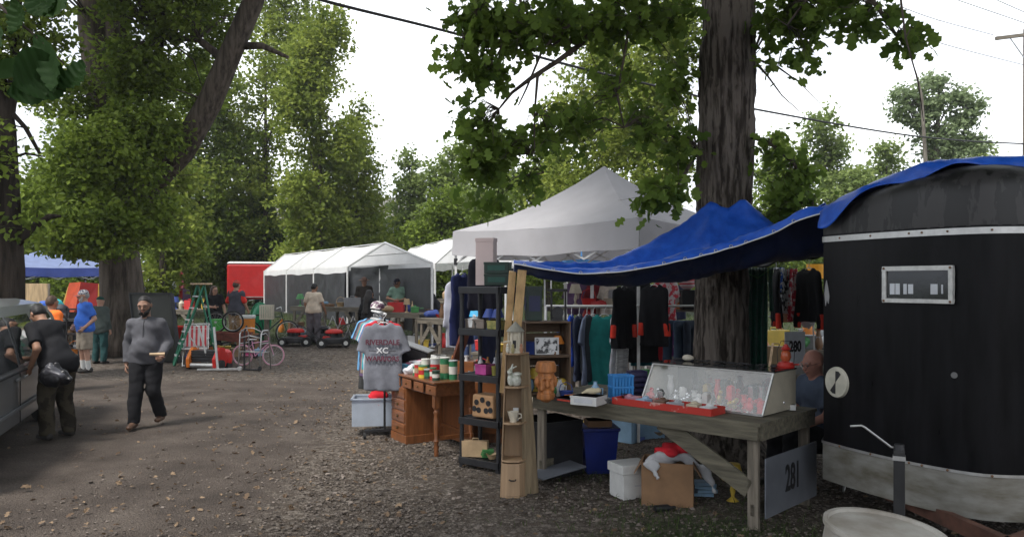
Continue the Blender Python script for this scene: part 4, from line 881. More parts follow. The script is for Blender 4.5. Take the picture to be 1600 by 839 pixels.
# ================================================================== VEHICLES
def wheel(parent, x, y, r, wd, hub=None, rim=None):
    m = MB(); m.lathe([(r * .62, -wd / 2), (r * .9, -wd / 2), (r, -wd * .32), (r, wd * .32), (r * .9, wd / 2), (r * .62, wd / 2), (r * .62, -wd / 2)], n=32)
    M_ = Matrix.Translation((x, y, r)) @ Matrix.Rotation(R(90), 4, 'X')
    m.v = [tuple(M_ @ Vector(p)) for p in m.v]; w_ = m.build('wheel', RUB, parent, smooth=35)
    h_ = MB(); h_.lathe([(0, -wd * .2), (r * .15, -wd * .26), (r * .2, -wd * .2), (r * .56, -wd * .28), (r * .63, -wd * .46), (r * .63, wd * .46), (r * .56, wd * .28), (r * .2, wd * .2), (0, wd * .2)], n=32); h_.v = [tuple(M_ @ Vector(p)) for p in h_.v]; h_.build('rim', rim or ALU, w_, smooth=35); return w_
def minivan():
    # local +x = rearwards, -y = the side that faces the market
    ang = math.degrees(math.atan2(.935, -.355)); t = thing('minivan', 'grey minivan at the left edge with its glass hatch and side door, man leaning in', 'van', (-5.62, 8.75, 0), ang); t.scale = (1.05, 1.05, .97)
    paint = mk('grey_van_paint', (.17, .175, .18), rough=.32, metal=.35, var=.08, vs=1.5, coat=.5, bump=.05, bs=6)
    prof_low = [(-1.6, .32), (-1.35, .32), (-1.3, .5), (-.95, .68), (-.6, .5), (-.55, .3), (2.2, .3), (2.25, .5), (2.6, .68), (2.95, .5), (3.0, .3), (3.45, .34), (3.5, .6), (3.48, .98), (-1.75, .98), (-1.78, .5)]
    # body: lower slab plus tapering cabin
    m = MB(); n = len(prof_low); W_ = 1.8
    m.M = Matrix.Translation((0, W_ / 2, 0)); m.prism(prof_low, W_, 'y'); b = m.build('body', paint, t, bevel=.03)
    m = MB(); rows = [(.98, 0, -1.0, 3.46), (1.25, .05, -.55, 3.42), (1.55, .13, -.1, 3.3), (1.72, .24, .25, 3.12), (1.79, .5, .5, 2.9)]
    vs = []
    for z, ins, x0, x1 in rows: vs += [(x0, ins, z), (x1, ins, z), (x1, W_ - ins, z), (x0, W_ - ins, z)]
    fs = []
    for k in range(len(rows) - 1):
        for j in range(4): fs.append((k * 4 + j, k * 4 + (j + 1) % 4, k * 4 + 4 + (j + 1) % 4, k * 4 + 4 + j))
    fs.append((16, 17, 18, 19)); m.add(vs, fs); m.build('cabin', paint, t, smooth=50, bevel=.01)
    def sideq(x0, x1, x2, x3, z0, z1):   # quad on the slanting cabin side: bottom x0..x1, top x2..x3
        def y(z): return interp([.98, 1.25, 1.55, 1.72], [0, .05, .13, .24], z) - .012
        k = 6; return [(lerp(x0, x2, i / k), y(lerp(z0, z1, i / k)), lerp(z0, z1, i / k)) for i in range(k + 1)] + [(lerp(x1, x3, i / k), y(lerp(z0, z1, i / k)), lerp(z0, z1, i / k)) for i in range(k, -1, -1)]
    for q in ((-.8, .5, -.1, .5, 1.0, 1.6), (.62, 1.75, .62, 1.72, 1.02, 1.6), (1.95, 3.15, 1.92, 2.98, 1.03, 1.58)):
        m = MB(); pts = sideq(*q); k = 7; vs = pts[:k] + pts[k:][::-1]; m.add(vs, [(i, i + 1, k + i + 1, k + i) for i in range(k - 1)]); m.build('window', mk('van_glass', (.03, .035, .036), rough=.03, var=.1, spec=1, coat=1), t, solid=.008)
    m = MB(); m.add([(3.44, .25, 1.06), (3.44, 1.55, 1.06), (3.28, 1.45, 1.6), (3.28, .35, 1.6)], [(0, 1, 2, 3)]); m.build('rear_window', GLASS, t, solid=.008)
    m = MB(); m.add([(-.98, .2, 1.02), (-.98, 1.6, 1.02), (-.1, 1.45, 1.6), (-.1, .35, 1.6)], [(0, 1, 2, 3)]); m.build('windscreen', GLASS, t, solid=.008)
    for x in (-.95, 2.6): wheel(t, x, .12, .33, .2); wheel(t, x, W_ - .12, .33, .2)
    m = MB(); m.box((3.47, .07, 1.08), (.1, .12, .26)); m.build('taillight', mk('tail_lens', (.55, .5, .48), rough=.2, var=.05), t, bevel=.01); m = MB(); m.box((3.47, .07, .86), (.1, .12, .2)); m.build('taillight', mk('red_lens', (.35, .02, .02), rough=.2), t, bevel=.01)
    m = MB(); m.box((.58, -.012, .62), (.012, .01, .6)); m.box((1.86, -.012, .62), (.012, .01, .6)); m.box((.6, -.014, .93), (3.9, .01, .015)); m.build('door_seams', DKM, t)
    m = MB(); m.box((.9, -.02, .5), (4.2, .03, .05)); m.build('side_moulding', mk('grey_trim', (.09, .095, .1), rough=.5), t, bevel=.01)
    m = MB(); m.box((.42, -.03, .86), (.17, .03, .035)); m.box((.75, -.03, .86), (.17, .03, .035)); m.build('door_handle', paint, t, bevel=.008)
    m = MB(); m.box((3.5, W_ / 2, .45), (.16, W_ - .04, .24)); m.build('bumper', mk('grey_trim', (.09, .095, .1)), t, bevel=.03)
    # opened sliding door leaf with its glass, standing proud of the side where the man leans in
    return t
minivan()
def pickup():
    t = thing('pickup_truck', 'red cab pickup with blue tailgate parked beyond the stepladder', 'truck', gp(246, 30) , 109)
    red = mk('dark_red_paint', (.22, .02, .03), rough=.3, coat=.5); blu = mk('dark_blue_paint', (.02, .045, .16), rough=.3, coat=.5)
    # local x rearwards after rotation: tailgate toward the camera at -x
    m = MB(); m.prism([(0, .5), (4.9, .5), (4.95, .95), (3.7, 1.05), (0, 1.05)], 1.8, 'y'); m.build('body', blu, t, bevel=.04)
    m = MB(); m.prism([(1.7, 1.05), (3.8, 1.05), (3.2, 1.75), (1.85, 1.78)], 1.6, 'y'); m.build('cab', red, t, bevel=.05)
    m = MB(); m.box((1.72, 0, 1.42), (.06, 1.25, .5), ry=8); m.build('rear_window', GLASS, t)
    m = MB(); m.box((-.02, 0, .82), (.06, 1.5, .42)); m.build('tailgate', blu, t, bevel=.02)
    for y in (-.82, .82): m = MB(); m.box((-.02, y, .88), (.07, .14, .36)); m.build('taillight', mk('red_lens', (.35, .02, .02)), t, bevel=.01)
    m = MB(); m.box((-.1, 0, .5), (.14, 1.75, .18)); m.build('bumper', ALU, t, bevel=.02)
    for x in (.9, 4.1): wheel(t, x, -.8, .36, .22); wheel(t, x, .8, .36, .22)
    b = MB(); b.ball((.8, .3, 1.2), (.45, .35, .25)); b.ball((.6, -.3, 1.2), (.35, .35, .22)); o = b.build('white_sacks', WHT, None, smooth=True); o.location = t.location; o.rotation_euler = t.rotation_euler; props(o, 'white sacks heaped in the bed of the pickup truck', 'sacks'); o.name = 'sacks'
    m = MB(); m.box((0, 0, .16), (.4, .4, .32), taper=1.15); o = m.build('red_tub', mk('bright_red_plastic', (.5, .02, .015), rough=.4), None, bevel=.02); o.location = t.location + rotz((.9, 0, 1.35), 109); props(o, 'bright red tub on the load in the pickup bed', 'tub')
pickup()
def red_trailer():
    a, b = gp(338, 38), gp(448, 38); t = thing('cargo_trailer', 'bright red enclosed cargo trailer with rounded white edged roof', 'trailer', (a + b) / 2 + Vector((.5, 1.5, 0)), 14)
    red = mk('bright_red_panel', (.4, .016, .015), rough=.4, var=.08, coat=.2); W_, L_ = 4.0, 2.3
    m = MB(); m.box((0, 0, 1.35), (W_, L_, 1.75)); m.build('body', red, t, bevel=.12)
    m = MB(); m.box((0, 0, 2.26), (W_ + .02, L_ + .02, .1), taper=.95); m.build('roof', WHT, t, bevel=.04)
    m = MB(); m.box((0, 0, .5), (W_ - .1, L_ - .1, .1)); m.build('chassis', DKM, t)
    m = MB(); m.box((0, -L_ / 2 - .01, .6), (W_ - .1, .02, .04)); m.build('trim', ALU, t)
    for y in (-L_ / 2 + .1, L_ / 2 - .1): wheel(t, 0.3, y, .34, .2)
red_trailer()
# ================================================================== WIRES AND POLES
def wire(name, label, pts, r, mat):
    o = Vector(pts[0]); t = MB(); P = [Vector(p) - o for p in pts]; Q = [Vector(catmull([np.array(p) for p in P], i / 60)) for i in range(61)]; t.tube(Q, r, 6); w_ = t.build(name, mat, None, smooth=True); w_.location = o; props(w_, label, 'cable'); return w_
CAB = mk('black_cable', (.03, .03, .032), rough=.6)
wire('power_cable', 'thick black bundled cable crossing the whole photo behind the oak trunk', [at(380, -42, 11), at(500, 0, 12), at(700, 50, 13.5), at(900, 105, 15.5), at(1060, 143, 17.5), at(1180, 171, 19.5), at(1430, 213, 25), at(1600, 225, 30), at(1750, 228, 36)], .028, CAB)
wire('power_line', 'thin wire to the pole crossarm, lower of the two', [at(1385, 35, 22), at(1470, 68, 26), at(1600, 102, 31)], .012, CAB)
wire('power_line', 'thin wire to the crossarm end, directly above the lower one', [at(1380, 0, 22), at(1460, 30, 26), at(1552, 55, 29.5)], .012, CAB)
wire('power_line', 'thin wire in the top right corner, longer one', [at(1480, -5, 22), at(1600, 36, 26)], .012, CAB)
wire('power_line', 'thin wire in the top right corner, shorter outermost one', [at(1545, -5, 22), at(1620, 28, 26)], .012, CAB)
def upole():
    b = gp(1604, 30); t = thing('utility_pole', 'wooden utility pole with crossarm at the top right edge', 'pole', b); top = at(1604, 46, 30).z - b.z
    m = MB(); m.cyl((0, 0, 0), (0, 0, top), .16, .11, 14); m.build('pole', WOODGZ, t, smooth=40)
    m = MB(); m.bar((-1.3, -.2, top - .42), (1.3, -.2, top - .1), .1, .12); m.build('crossarm', WOODG, t)
    m = MB(); m.bar((-.75, -.2, top - .4), (0, -.15, top - 1.4), .03, .03); m.build('brace', ALU, t)
    for x in (-1.22, .6, 1.2):
        m = MB(); m.lathe([(.03, 0), (.05, .05), (.03, .1), (.05, .14), (0, .18)], (x, -.2, top - .34 + .12 * x)); m.build('insulator', WHT, t, smooth=True)
upole()
def bare_pole():
    b = gp(1447, 33); t = thing('bare_pole', 'thin bare crooked pole rising in front of the cottonwood', 'pole', b); m = MB()
    m.tube([at(1447, 443, 33) - b - Vector((0, 0, 1)), at(1447, 300, 33) - b, at(1446, 250, 33) - b, at(1440, 150, 33) - b, at(1432, 118, 33) - b, at(1425, 95, 33) - b], [.12, .1, .09, .06, .04, .015], 8); m.build('stem', BARK_G, t, smooth=True)
bare_pole()
# ================================================================== PEOPLE
SK = lambda n, c: mk(n, c, rough=.55, var=.12, vs=14, spec=.35)
SKIN_L = SK('fair_skin', (.42, .24, .17)); SKIN_M = SK('tan_skin', (.28, .15, .095)); SKIN_D = SK('brown_skin', (.25, .14, .095))
def cloth(n, c, var=.18, **k): return mk(n, c, rough=.88, var=var, vs=5, bump=.35, bs=22, spec=.2, **k)
DEF = dict(pelvis=(0, 0, .98), waist=(0, 0, 1.1), chest=(0, 0, 1.32), neck=(0, .0, 1.48), head=(0, -.02, 1.635), shL=(-.165, 0, 1.42), shR=(.165, 0, 1.42), elL=(-.235, .03, 1.13), elR=(.235, .03, 1.13),
           wrL=(-.25, -.05, .89), wrR=(.25, -.05, .89), hipL=(-.095, 0, .93), hipR=(.095, 0, .93), knL=(-.11, -.02, .5), knR=(.11, -.02, .5), anL=(-.12, .02, .085), anR=(.12, .02, .085), face=(0, -1, 0))
def hand(wr, el, nrm, side, curl=.6, s=1.0):
    """palm, four unequal bent fingers and a thumb; nrm points out of the palm"""
    wr = Vector(wr); d = (wr - Vector(el)).normalized(); nrm = Vector(nrm); nrm = (nrm - d * nrm.dot(d)).normalized(); sd_ = d.cross(nrm).normalized() * side; P = []
    pc = wr + d * .05 * s
    P.append(dict(a=wr - d * .01, b=wr + d * .082 * s, ra=.026 * s, rb=.036 * s, flat=(nrm, .5), k=.02))
    for i, (o, ln) in enumerate(((.030, .072), (.010, .08), (-.011, .074), (-.031, .058))):
        q = wr + d * .082 * s + sd_ * o * s; a1, a2 = curl * .9, curl * 2.0
        d1 = d * math.cos(a1) + nrm * math.sin(a1); d2 = d * math.cos(a2) + nrm * math.sin(a2); m_ = q + d1 * ln * .5 * s; e = m_ + d2 * ln * .5 * s
        P.append(dict(a=q, b=m_, ra=.0098 * s, rb=.009 * s, k=.004)); P.append(dict(a=m_, b=e, ra=.009 * s, rb=.0078 * s, k=.006))
    q = wr + d * .028 * s + sd_ * .03 * s; e1 = q + (d * .55 + sd_ * .6 + nrm * .35).normalized() * .035 * s; e2 = e1 + (d * .8 + sd_ * .1 + nrm * .6).normalized() * .032 * s
    P.append(dict(a=q, b=e1, ra=.014 * s, rb=.0105 * s, k=.012)); P.append(dict(a=e1, b=e2, ra=.0105 * s, rb=.009 * s, k=.006)); return P
def frame_from(face, up):
    u = Vector(up).normalized(); f = Vector(face); f = (f - u * f.dot(u)).normalized(); x = u.cross(f) * -1; return x, f, u     # x: to the figure's viewer-right when facing -y
def person(label, loc, rz=0, J=None, g=1.0, belly=0, skin=SKIN_L, shirt=None, pants=None, shoes=None, hair=None, cap=None, beard=None, height=1.75, h=.014, glasses=False, hands=((0, 0, 0), (0, 0, 0)), curl=(.5, .5), socks=None, legs=True, extra=None, detail=True, group=None, cutz=None):
    j = dict(DEF); j.update(J or {}); j = {k: Vector(v) for k, v in j.items()}; t = thing('person', label, 'person', loc, rz, group); t.scale = (height / 1.75,) * 3
    up = (j['head'] - j['neck']).normalized(); hx, hf, hu = frame_from(j['face'], up); hc = j['head']; HSC = 1.07; rot = np.array([tuple(hx), tuple(-hf), tuple(hu)]).T       # local head axes: x side, y back, z up
    def hp(x, y, z): return hc + (hx * x + hf * (-y) + hu * z) * 1.07
    tf = (j['shR'] - j['shL']).normalized(); tor_up = (j['neck'] - j['pelvis']).normalized(); front = -tor_up.cross(tf).normalized()
    if front.dot(j['face']) < -.2: front = -front
    def headp(off=.005): return [dict(c=hp(0, .008, .022), r=(.076 + off, .094 + off, .096 + off), rot=rot), dict(a=hp(0, -.02, -.045), b=hp(0, -.05, -.085), ra=.056 + off, rb=.036 + off, k=.035), dict(c=hp(0, -.045, -.02), r=(.06 + off, .048 + off, .07 + off), rot=rot, k=.03)]
    P = headp()
    P += [dict(a=hp(0, -.095, .008), b=hp(0, -.113, -.024), ra=.009, rb=.0145, k=.014), dict(c=hp(-.078, .01, -.005), r=(.012, .02, .032), rot=rot, k=.008), dict(c=hp(.078, .01, -.005), r=(.012, .02, .032), rot=rot, k=.008),
          dict(a=hp(-.05, -.085, .024), b=hp(.05, -.085, .024), ra=.012, rb=.012, k=.015), dict(a=hp(-.02, -.097, -.05), b=hp(.02, -.097, -.05), ra=.008, rb=.008, k=.01)]
    if detail: P += [dict(c=hp(s_ * .032, -.1, .004), r=(.017, .013, .011), sub=1, k=.012) for s_ in (-1, 1)]
    P += [dict(a=j['neck'] - tor_up * .05, b=hp(0, .01, -.06), ra=.062, rb=.055, k=.03)]
    def torso(off):
        return [dict(a=j['chest'] - tf * .045, b=j['chest'] + tf * .045, ra=.125 * g + off, rb=.125 * g + off, flat=(front, .78), k=.06), dict(a=j['chest'], b=j['waist'], ra=.132 * g + off, rb=.135 * g + off, flat=(front, .78), k=.06),
                dict(a=j['pelvis'] - tf * .05, b=j['pelvis'] + tf * .05, ra=.125 * g + off, rb=.125 * g + off, flat=(front, .85), k=.08), dict(a=j['waist'] , b=j['pelvis'], ra=.14 * g + off, rb=.14 * g + off, flat=(front, .8), k=.06),
                dict(a=j['shL'], b=j['shR'], ra=.052 + off, rb=.052 + off, k=.045), dict(a=j['neck'] - tor_up * .06 - tf * .05, b=j['neck'] - tor_up * .06 + tf * .05, ra=.06 + off, rb=.06 + off, k=.05)] + ([dict(c=j['waist'] + front * (.05 * belly + .04) - tor_up * .01, r=(.13 * g + off, .10 + .06 * belly + off, .15), k=.08)] if belly else [])
    def arm(S, off, w0=.056, w1=.043, w2=.029): return [dict(a=j['sh' + S], b=j['el' + S], ra=w0 + off, rb=w1 + off, k=.04)], [dict(a=j['el' + S], b=j['wr' + S], ra=w1 + off, rb=w2 + off, k=.02)]
    def leg(S, off, a=.088, b=.058, c=.04): return [dict(a=j['hip' + S], b=j['kn' + S], ra=a * (.6 + .4 * g) + off, rb=b + off, k=.04)], [dict(a=j['kn' + S], b=j['an' + S], ra=b + off, rb=c + off, k=.03)]
    P += torso(0)
    for i, S in enumerate('LR'):
        a_, b_ = arm(S, 0); P += a_ + b_
        nr = hands[i] if any(hands[i]) else (-tf if S == 'R' else tf); P += hand(j['wr' + S], j['el' + S], nr, 1 if S == 'L' else -1, curl[i], 1.05)
        if legs:
            a_, b_ = leg(S, 0); P += a_ + b_; fd = Vector((j['face'].x, j['face'].y, 0)) if 'toe' + S not in j else j['toe' + S] - j['an' + S]; fd.z = 0; fd.normalize(); P.append(dict(a=j['an' + S] - Vector((0, 0, .03)), b=j['an' + S] + fd * .13 - Vector((0, 0, .05)), ra=.035, rb=.03, k=.02))
    solid('body', P, skin, t, h, .03)
    if shirt:
        o = shirt.get('off', .017); S_ = []; hem = j['pelvis'] + tor_up * shirt.get('hem', -.06)
        for p in torso(o) + [dict(a=j['pelvis'] - tf * .07 - tor_up * .03, b=j['pelvis'] + tf * .07 - tor_up * .03, ra=.118 * g + o + .022, rb=.118 * g + o + .022, flat=(front, .85), k=.06)]: S_.append(dict(p, cut=[(hem, -tor_up), (j['neck'] + tor_up * .02 + front * .0, tor_up + front * .35)]))
        for S in 'LR':
            a_, b_ = arm(S, o, .057, .046, .033); sl = shirt.get('sleeve', 'short')
            if sl == 'short':
                d = (j['el' + S] - j['sh' + S]).normalized(); S_ += [dict(a_[0], rb=.058 + o, cut=[(j['sh' + S].lerp(j['el' + S], .78), d)])]
            elif sl == 'long': S_ += a_ + [dict(b_[0], cut=[(j['el' + S].lerp(j['wr' + S], .93), j['wr' + S] - j['el' + S])])]
        if shirt.get('long_hem'): S_.append(dict(a=j['pelvis'], b=j['pelvis'] - Vector((0, 0, shirt['long_hem'])), ra=.17, rb=.2, k=.06, flat=(front, .8)))
        so_ = solid('shirt', S_, shirt['mat'], t, h, .03, noise=(.007, 26, 3))
        if shirt.get('collar'):
            c_ = MB(); c0 = j['neck'] + tor_up * .012; pts = [c0 + (tf * math.cos(a) * .066 + front * math.sin(a) * .066) for a in [R(110 + 320 * i / 20) for i in range(21)]]
            c_.tube([p + tor_up * .006 for p in pts], .012, 6); c_.build('collar', shirt['mat'], so_, smooth=True)
        if shirt.get('zip'):
            z_ = MB(); pts = []
            for i in range(9):
                s_ = .02 + i * .055; q = j['neck'].lerp(j['pelvis'], s_ / (j['neck'] - j['pelvis']).length); pts.append(q + front * (interp([0, .1, .2, .35, .5], [.075, .125, .135, .14 + .02 * belly, .135], s_) * (.6 + .4 * g) + .018))
            z_.tube(pts, .004, 5); z_.build('zip', DKM, so_, smooth=True)
    if pants and legs:
        o = pants.get('off', .026); Q = []; topc = (j['pelvis'] + tor_up * .05, tor_up)
        Q += [dict(a=j['pelvis'] - tf * .05, b=j['pelvis'] + tf * .05, ra=.125 * g + o * .8, rb=.125 * g + o * .8, flat=(front, .86), k=.05, cut=[topc])]
        for S in 'LR':
            if pants.get('len', 'long') == 'long':
                a_, b_ = leg(S, o, .09, .066, .05); Q += a_ + [dict(b_[0], cut=[(j['an' + S] - Vector((0, 0, .01)), (0, 0, -1))])]
            else:
                a_, b_ = leg(S, o, .09, .08, .07); kn = j['kn' + S]; d = (kn - j['hip' + S]).normalized(); Q += [dict(a_[0], rb=.085 + o, cut=[(kn - d * .0, d)])]
        for p in Q: p['k'] = min(p.get('k', .03), .03)
        solid('shorts' if pants.get('len') == 'shorts' else 'trousers', Q, pants['mat'], t, h, .03, noise=(.008, 25, 8))
    if legs and shoes:
        for S in 'LR':
            fd = Vector((j['face'].x, j['face'].y, 0)) if 'toe' + S not in j else j['toe' + S] - j['an' + S]; fd.z = 0; fd.normalize(); an = j['an' + S]; ft = an.z - .075; z0 = max(0, ft)
            heel = Vector((an.x, an.y, z0 + .04)) - fd * .035; toe = Vector((an.x, an.y, z0 + .035)) + fd * .17
            solid('shoe', [dict(a=heel, b=toe, ra=.045, rb=.04, flat=((0, 0, 1), .8), cut=[((0, 0, z0 + .004), (0, 0, -1))]), dict(a=heel + Vector((0, 0, .035)), b=heel.lerp(toe, .45) + Vector((0, 0, .015)), ra=.046, rb=.038, k=.03)], shoes, t, .01, .02)
            if socks: m = MB(); m.cyl(an + Vector((0, 0, -.02)), an.lerp(j['kn' + S], socks), .049, .056, 14); m.build('sock', WHT if True else None, t, smooth=40)
    if hair:
        st = hair['style']; hm = hair['mat']; Hs = []
        bc = [(hp(0, -.085, .045), hf * 1.0 + hu * -.35)] if st != 'bald' else []
        if st in ('short', 'long', 'bun'):
            Hs = [dict(c=hp(0, .014, .032), r=(.083, .1, .1), rot=rot, cut=[(hp(0, -.055, .055), hf * 1.0 - hu * .55), (hp(0, 0, -.045), -hu)])]
        if st == 'short': Hs.append(dict(c=hp(0, .045, -.01), r=(.076, .062, .065), rot=rot, k=.03))
        if st == 'long':
            Hs += [dict(a=hp(0, .05, .02), b=hp(0, .085, -.2), ra=.085, rb=.08, k=.05), dict(a=hp(-.06, .02, 0), b=hp(-.09, .03, -.2), ra=.035, rb=.04, k=.04), dict(a=hp(.06, .02, 0), b=hp(.09, .03, -.2), ra=.035, rb=.04, k=.04), dict(a=hp(0, .08, -.1), b=hp(0, .1, -.2 - hair.get('len', .1)), ra=.1, rb=.09, k=.05)]
        if st == 'bun': Hs += [dict(c=hp(0, .1, .03), r=(.05, .05, .05), k=.02)]
        if Hs: solid('hair', Hs, hm, t, min(h, .012), .02, noise=(.003, 90, 2))
        if hair.get('brows', True) and detail:
            for s_ in (-1, 1): m = MB(); m.tube([hp(s_ * .014, -.1, .026), hp(s_ * .032, -.1, .032), hp(s_ * .052, -.088, .026)], [.003, .0042, .002], 5); m.build('eyebrow', hm, t)
    if detail:
        for s_ in (-1, 1):
            m = MB(); m.ball(hp(s_ * .031, -.087, .003), .0105, 10, 8); e_ = m.build('eye', mk('eye_white', (.22, .19, .17), rough=.2), t, smooth=True)
            m = MB(); m.ball(hp(s_ * .031, -.0945, .003), .0065, 8, 6); m.build('iris', mk('dark_iris', (.02, .013, .01), rough=.15), e_, smooth=True)
        m = MB(); m.tube([hp(-.024, -.098, -.052), hp(-.008, -.106, -.05), hp(.008, -.106, -.05), hp(.024, -.098, -.052)], [.003, .0055, .0055, .003], 6); m.build('lips', mk('lips', (.27, .1, .08), rough=.5), t, smooth=True)
    if beard:
        solid('beard', [dict(a=hp(0, -.03, -.055), b=hp(0, -.055, -.1), ra=.062, rb=.042, k=.03, cut=[(hp(0, -.02, -.035), hu), (hp(0, -.012, 0), -hf)]), dict(a=hp(-.03, -.1, -.037), b=hp(.03, -.1, -.037), ra=.0085, rb=.0085, k=.01), dict(a=hp(-.07, -.03, -.02), b=hp(-.04, -.07, -.075), ra=.014, rb=.03, k=.02), dict(a=hp(.07, -.03, -.02), b=hp(.04, -.07, -.075), ra=.014, rb=.03, k=.02), dict(c=hp(0, -.112, -.051), r=(.022, .012, .007), sub=1, rot=rot)], beard, t, .008, .015, noise=(.003, 120, 4))
    if cap:
        C = [dict(c=hp(0, .008, .045), r=(.088, .105, .085), rot=rot, cut=[(hp(0, 0, .032), -hu)])]
        solid('cap', C, cap['mat'], t, .01, .02)
        if cap.get('brim', True):
            m = MB(); w_ = cap.get('w', .075); fl = cap.get('dir', 1)
            m.grid(lambda u, v: hp((u - .5) * 2 * w_, fl * (-.06 - .115 * v * math.cos((u - .5) * 2.6)), .042 - .012 * v - .03 * (2 * u - 1) ** 2), 9, 6); m.build('cap_brim', cap.get('bmat', cap['mat']), t, smooth=True, solid=.005)
        if cap.get('round'):
            m = MB(); m.lathe([(.07, .03), (.1, .035), (.15, .028), (.155, .035), (.1, .045), (.07, .05)], n=24); m.v = [tuple(hp(p[0], p[1], p[2])) for p in m.v]; m.build('hat_brim', cap['mat'], t, smooth=True)
    if glasses:
        m = MB()
        for s_ in (-1, 1):
            m.tube([hp(s_ * .033 + .022 * math.cos(a), -.112, .004 + .015 * math.sin(a)) for a in [2 * math.pi * i / 12 for i in range(12)]], .0022, 5, closed=True); m.tube([hp(s_ * .056, -.108, .008), hp(s_ * .082, -.02, .008), hp(s_ * .082, .02, .004)], .002, 5)
        m.tube([hp(-.011, -.114, .006), hp(.011, -.114, .006)], .002, 5); m.build('glasses', BLK, t)
    return t
GREYJ = cloth('charcoal_jersey', (.085, .085, .095)); BLKC = cloth('black_cloth', (.013, .013, .015)); BLKH = mk('black_hair', (.012, .01, .009), rough=.6, var=.3, vs=30); BRNH = mk('brown_hair', (.06, .035, .022), rough=.65, var=.3, vs=30); GRYH = mk('grey_hair', (.25, .24, .23), rough=.7, var=.3, vs=30)
SHOE = mk('dark_shoe', (.025, .022, .02), rough=.6, var=.3); SHB = mk('brown_leather_shoe', (.12, .065, .04), rough=.5, var=.3)
# --- bearded man walking toward the camera
Y0 = 10.75
bm_ = person('bearded man in charcoal half-zip pullover and black trousers walking toward the camera', gp(229, Y0), 8,
       dict(pelvis=(0, 0, .965), waist=(0, -.01, 1.09), chest=(0, -.01, 1.31), neck=(0, 0, 1.465), shL=(-.178, .01, 1.385), shR=(.178, .01, 1.385), elL=(-.255, .05, 1.13), wrL=(-.25, -.02, .86), elR=(.262, .06, 1.13), wrR=(.24, -.16, .975),
            hipL=(-.1, 0, .92), hipR=(.1, 0, .92), knL=(-.1, -.12, .5), anL=(-.115, -.17, .085), knR=(.1, -.04, .5), anR=(.13, .2, .12), head=(-.01, -.045, 1.645), face=(0, -1, -.05)),
       1.0, .35, SKIN_D, dict(mat=GREYJ, sleeve='long', hem=-.1, collar=True, zip=True, off=.019), dict(mat=BLKC), SHB, dict(style='short', mat=BLKH), None, BLKH, 1.76, .01, hands=((1, .2, 0), (0, 0, 1)), curl=(.45, 1.0))
def held(name, label, cat, par, loc, fn, mat):
    m = MB(); fn(m); o = m.build(name, mat, None, smooth=40); o.location = loc; props(o, label, cat); return o
wp = bm_.matrix_basis @ Vector((.25, -.235, 1.0)); wq = rotz((-.12, -.03, 0), 8)
held('wooden_stick', 'short pale wooden stick in the hand of the bearded man', 'stick', None, wp, lambda m: m.cyl(wq * -.4, wq * 1.1, .022, .019, 10), wood('pale_wood', (.5, .36, .22), 0))
# --- man bending into the van
person('man in black t-shirt and camouflage trousers leaning into the grey van with a black bag', gp(84, 9.95), -120,
       dict(pelvis=(0, .1, .96), waist=(0, .0, 1.09), chest=(0, -.14, 1.3), neck=(0, -.22, 1.43), head=(0, -.34, 1.53), face=(0, -.8, -.6), shL=(-.17, -.18, 1.37), shR=(.17, -.18, 1.37), elL=(-.25, -.3, 1.06), wrL=(-.2, -.52, .98), elR=(.27, .12, 1.13), wrR=(.27, -.02, .9),
            hipL=(-.1, .1, .92), hipR=(.1, .1, .92), knL=(-.13, .0, .5), knR=(.13, .06, .5), anL=(-.15, .08, .085), anR=(.16, .14, .085)), 1.05, .2, SKIN_M, dict(mat=BLKC, sleeve='short', hem=-.16), dict(mat=cloth('camouflage_cloth', (.022, .018, .013), col2=(.05, .042, .028), lo=.45, hi=.5), off=.03), SHOE, dict(style='short', mat=BLKH, brows=False), None, None, 1.78, .011, hands=((0, 0, 0), (0, -1, 0)), curl=(.5, 1.1))
def bag():
    c = at(86, 590, 9.5); t = thing('plastic_bag', 'glossy black and grey plastic bag in the hand of the man at the van', 'bag', c)
    solid('bag_body', [dict(c=(0, 0, -.0), r=(.16, .1, .11)), dict(a=(-.08, 0, .02), b=(.0, 0, .16), ra=.09, rb=.03, k=.07), dict(a=(.05, 0, .0), b=(.2, 0, -.02), ra=.09, rb=.015, k=.06)], mk('black_bin_liner', (.01, .01, .012), rough=.35, spec=.4), t, .011, .04, noise=(.011, 42, 5))
    solid('bag_top', [dict(a=(-.04, -.03, .08), b=(.1, -.06, .02), ra=.07, rb=.05), dict(a=(-.04, -.03, .16), b=(-.02, -.03, .08), ra=.03, rb=.06)], mk('grey_bin_liner', (.06, .06, .07), rough=.4, spec=.5, var=.3), t, .01, .03, noise=(.01, 55, 9))
bag()
# --- man in blue shirt
person('older man in bright blue t-shirt, khaki shorts and white socks watching beside the trunk', gp(133, 17.2), -38,
       dict(elL=(-.26, .07, 1.15), wrL=(-.2, -.12, 1.0), elR=(.26, .08, 1.15), wrR=(.22, -.1, .98), face=(-.35, -1, 0), head=(-.01, -.03, 1.635)), 1.12, .45, SKIN_L, dict(mat=cloth('bright_blue_cotton', (.04, .13, .5)), hem=-.1), dict(mat=cloth('khaki_cotton', (.27, .23, .18)), len='shorts', off=.025), SHOE, dict(style='short', mat=GRYH), dict(mat=mk('patterned_cap', (.03, .035, .09), col2=(.6, .58, .6), vs=40, lo=.48, hi=.52), bmat=mk('faded_red_brim', (.42, .12, .1))), mk('grey_beard', (.4, .38, .36), rough=.8), 1.8, .014, socks=.45, glasses=True)
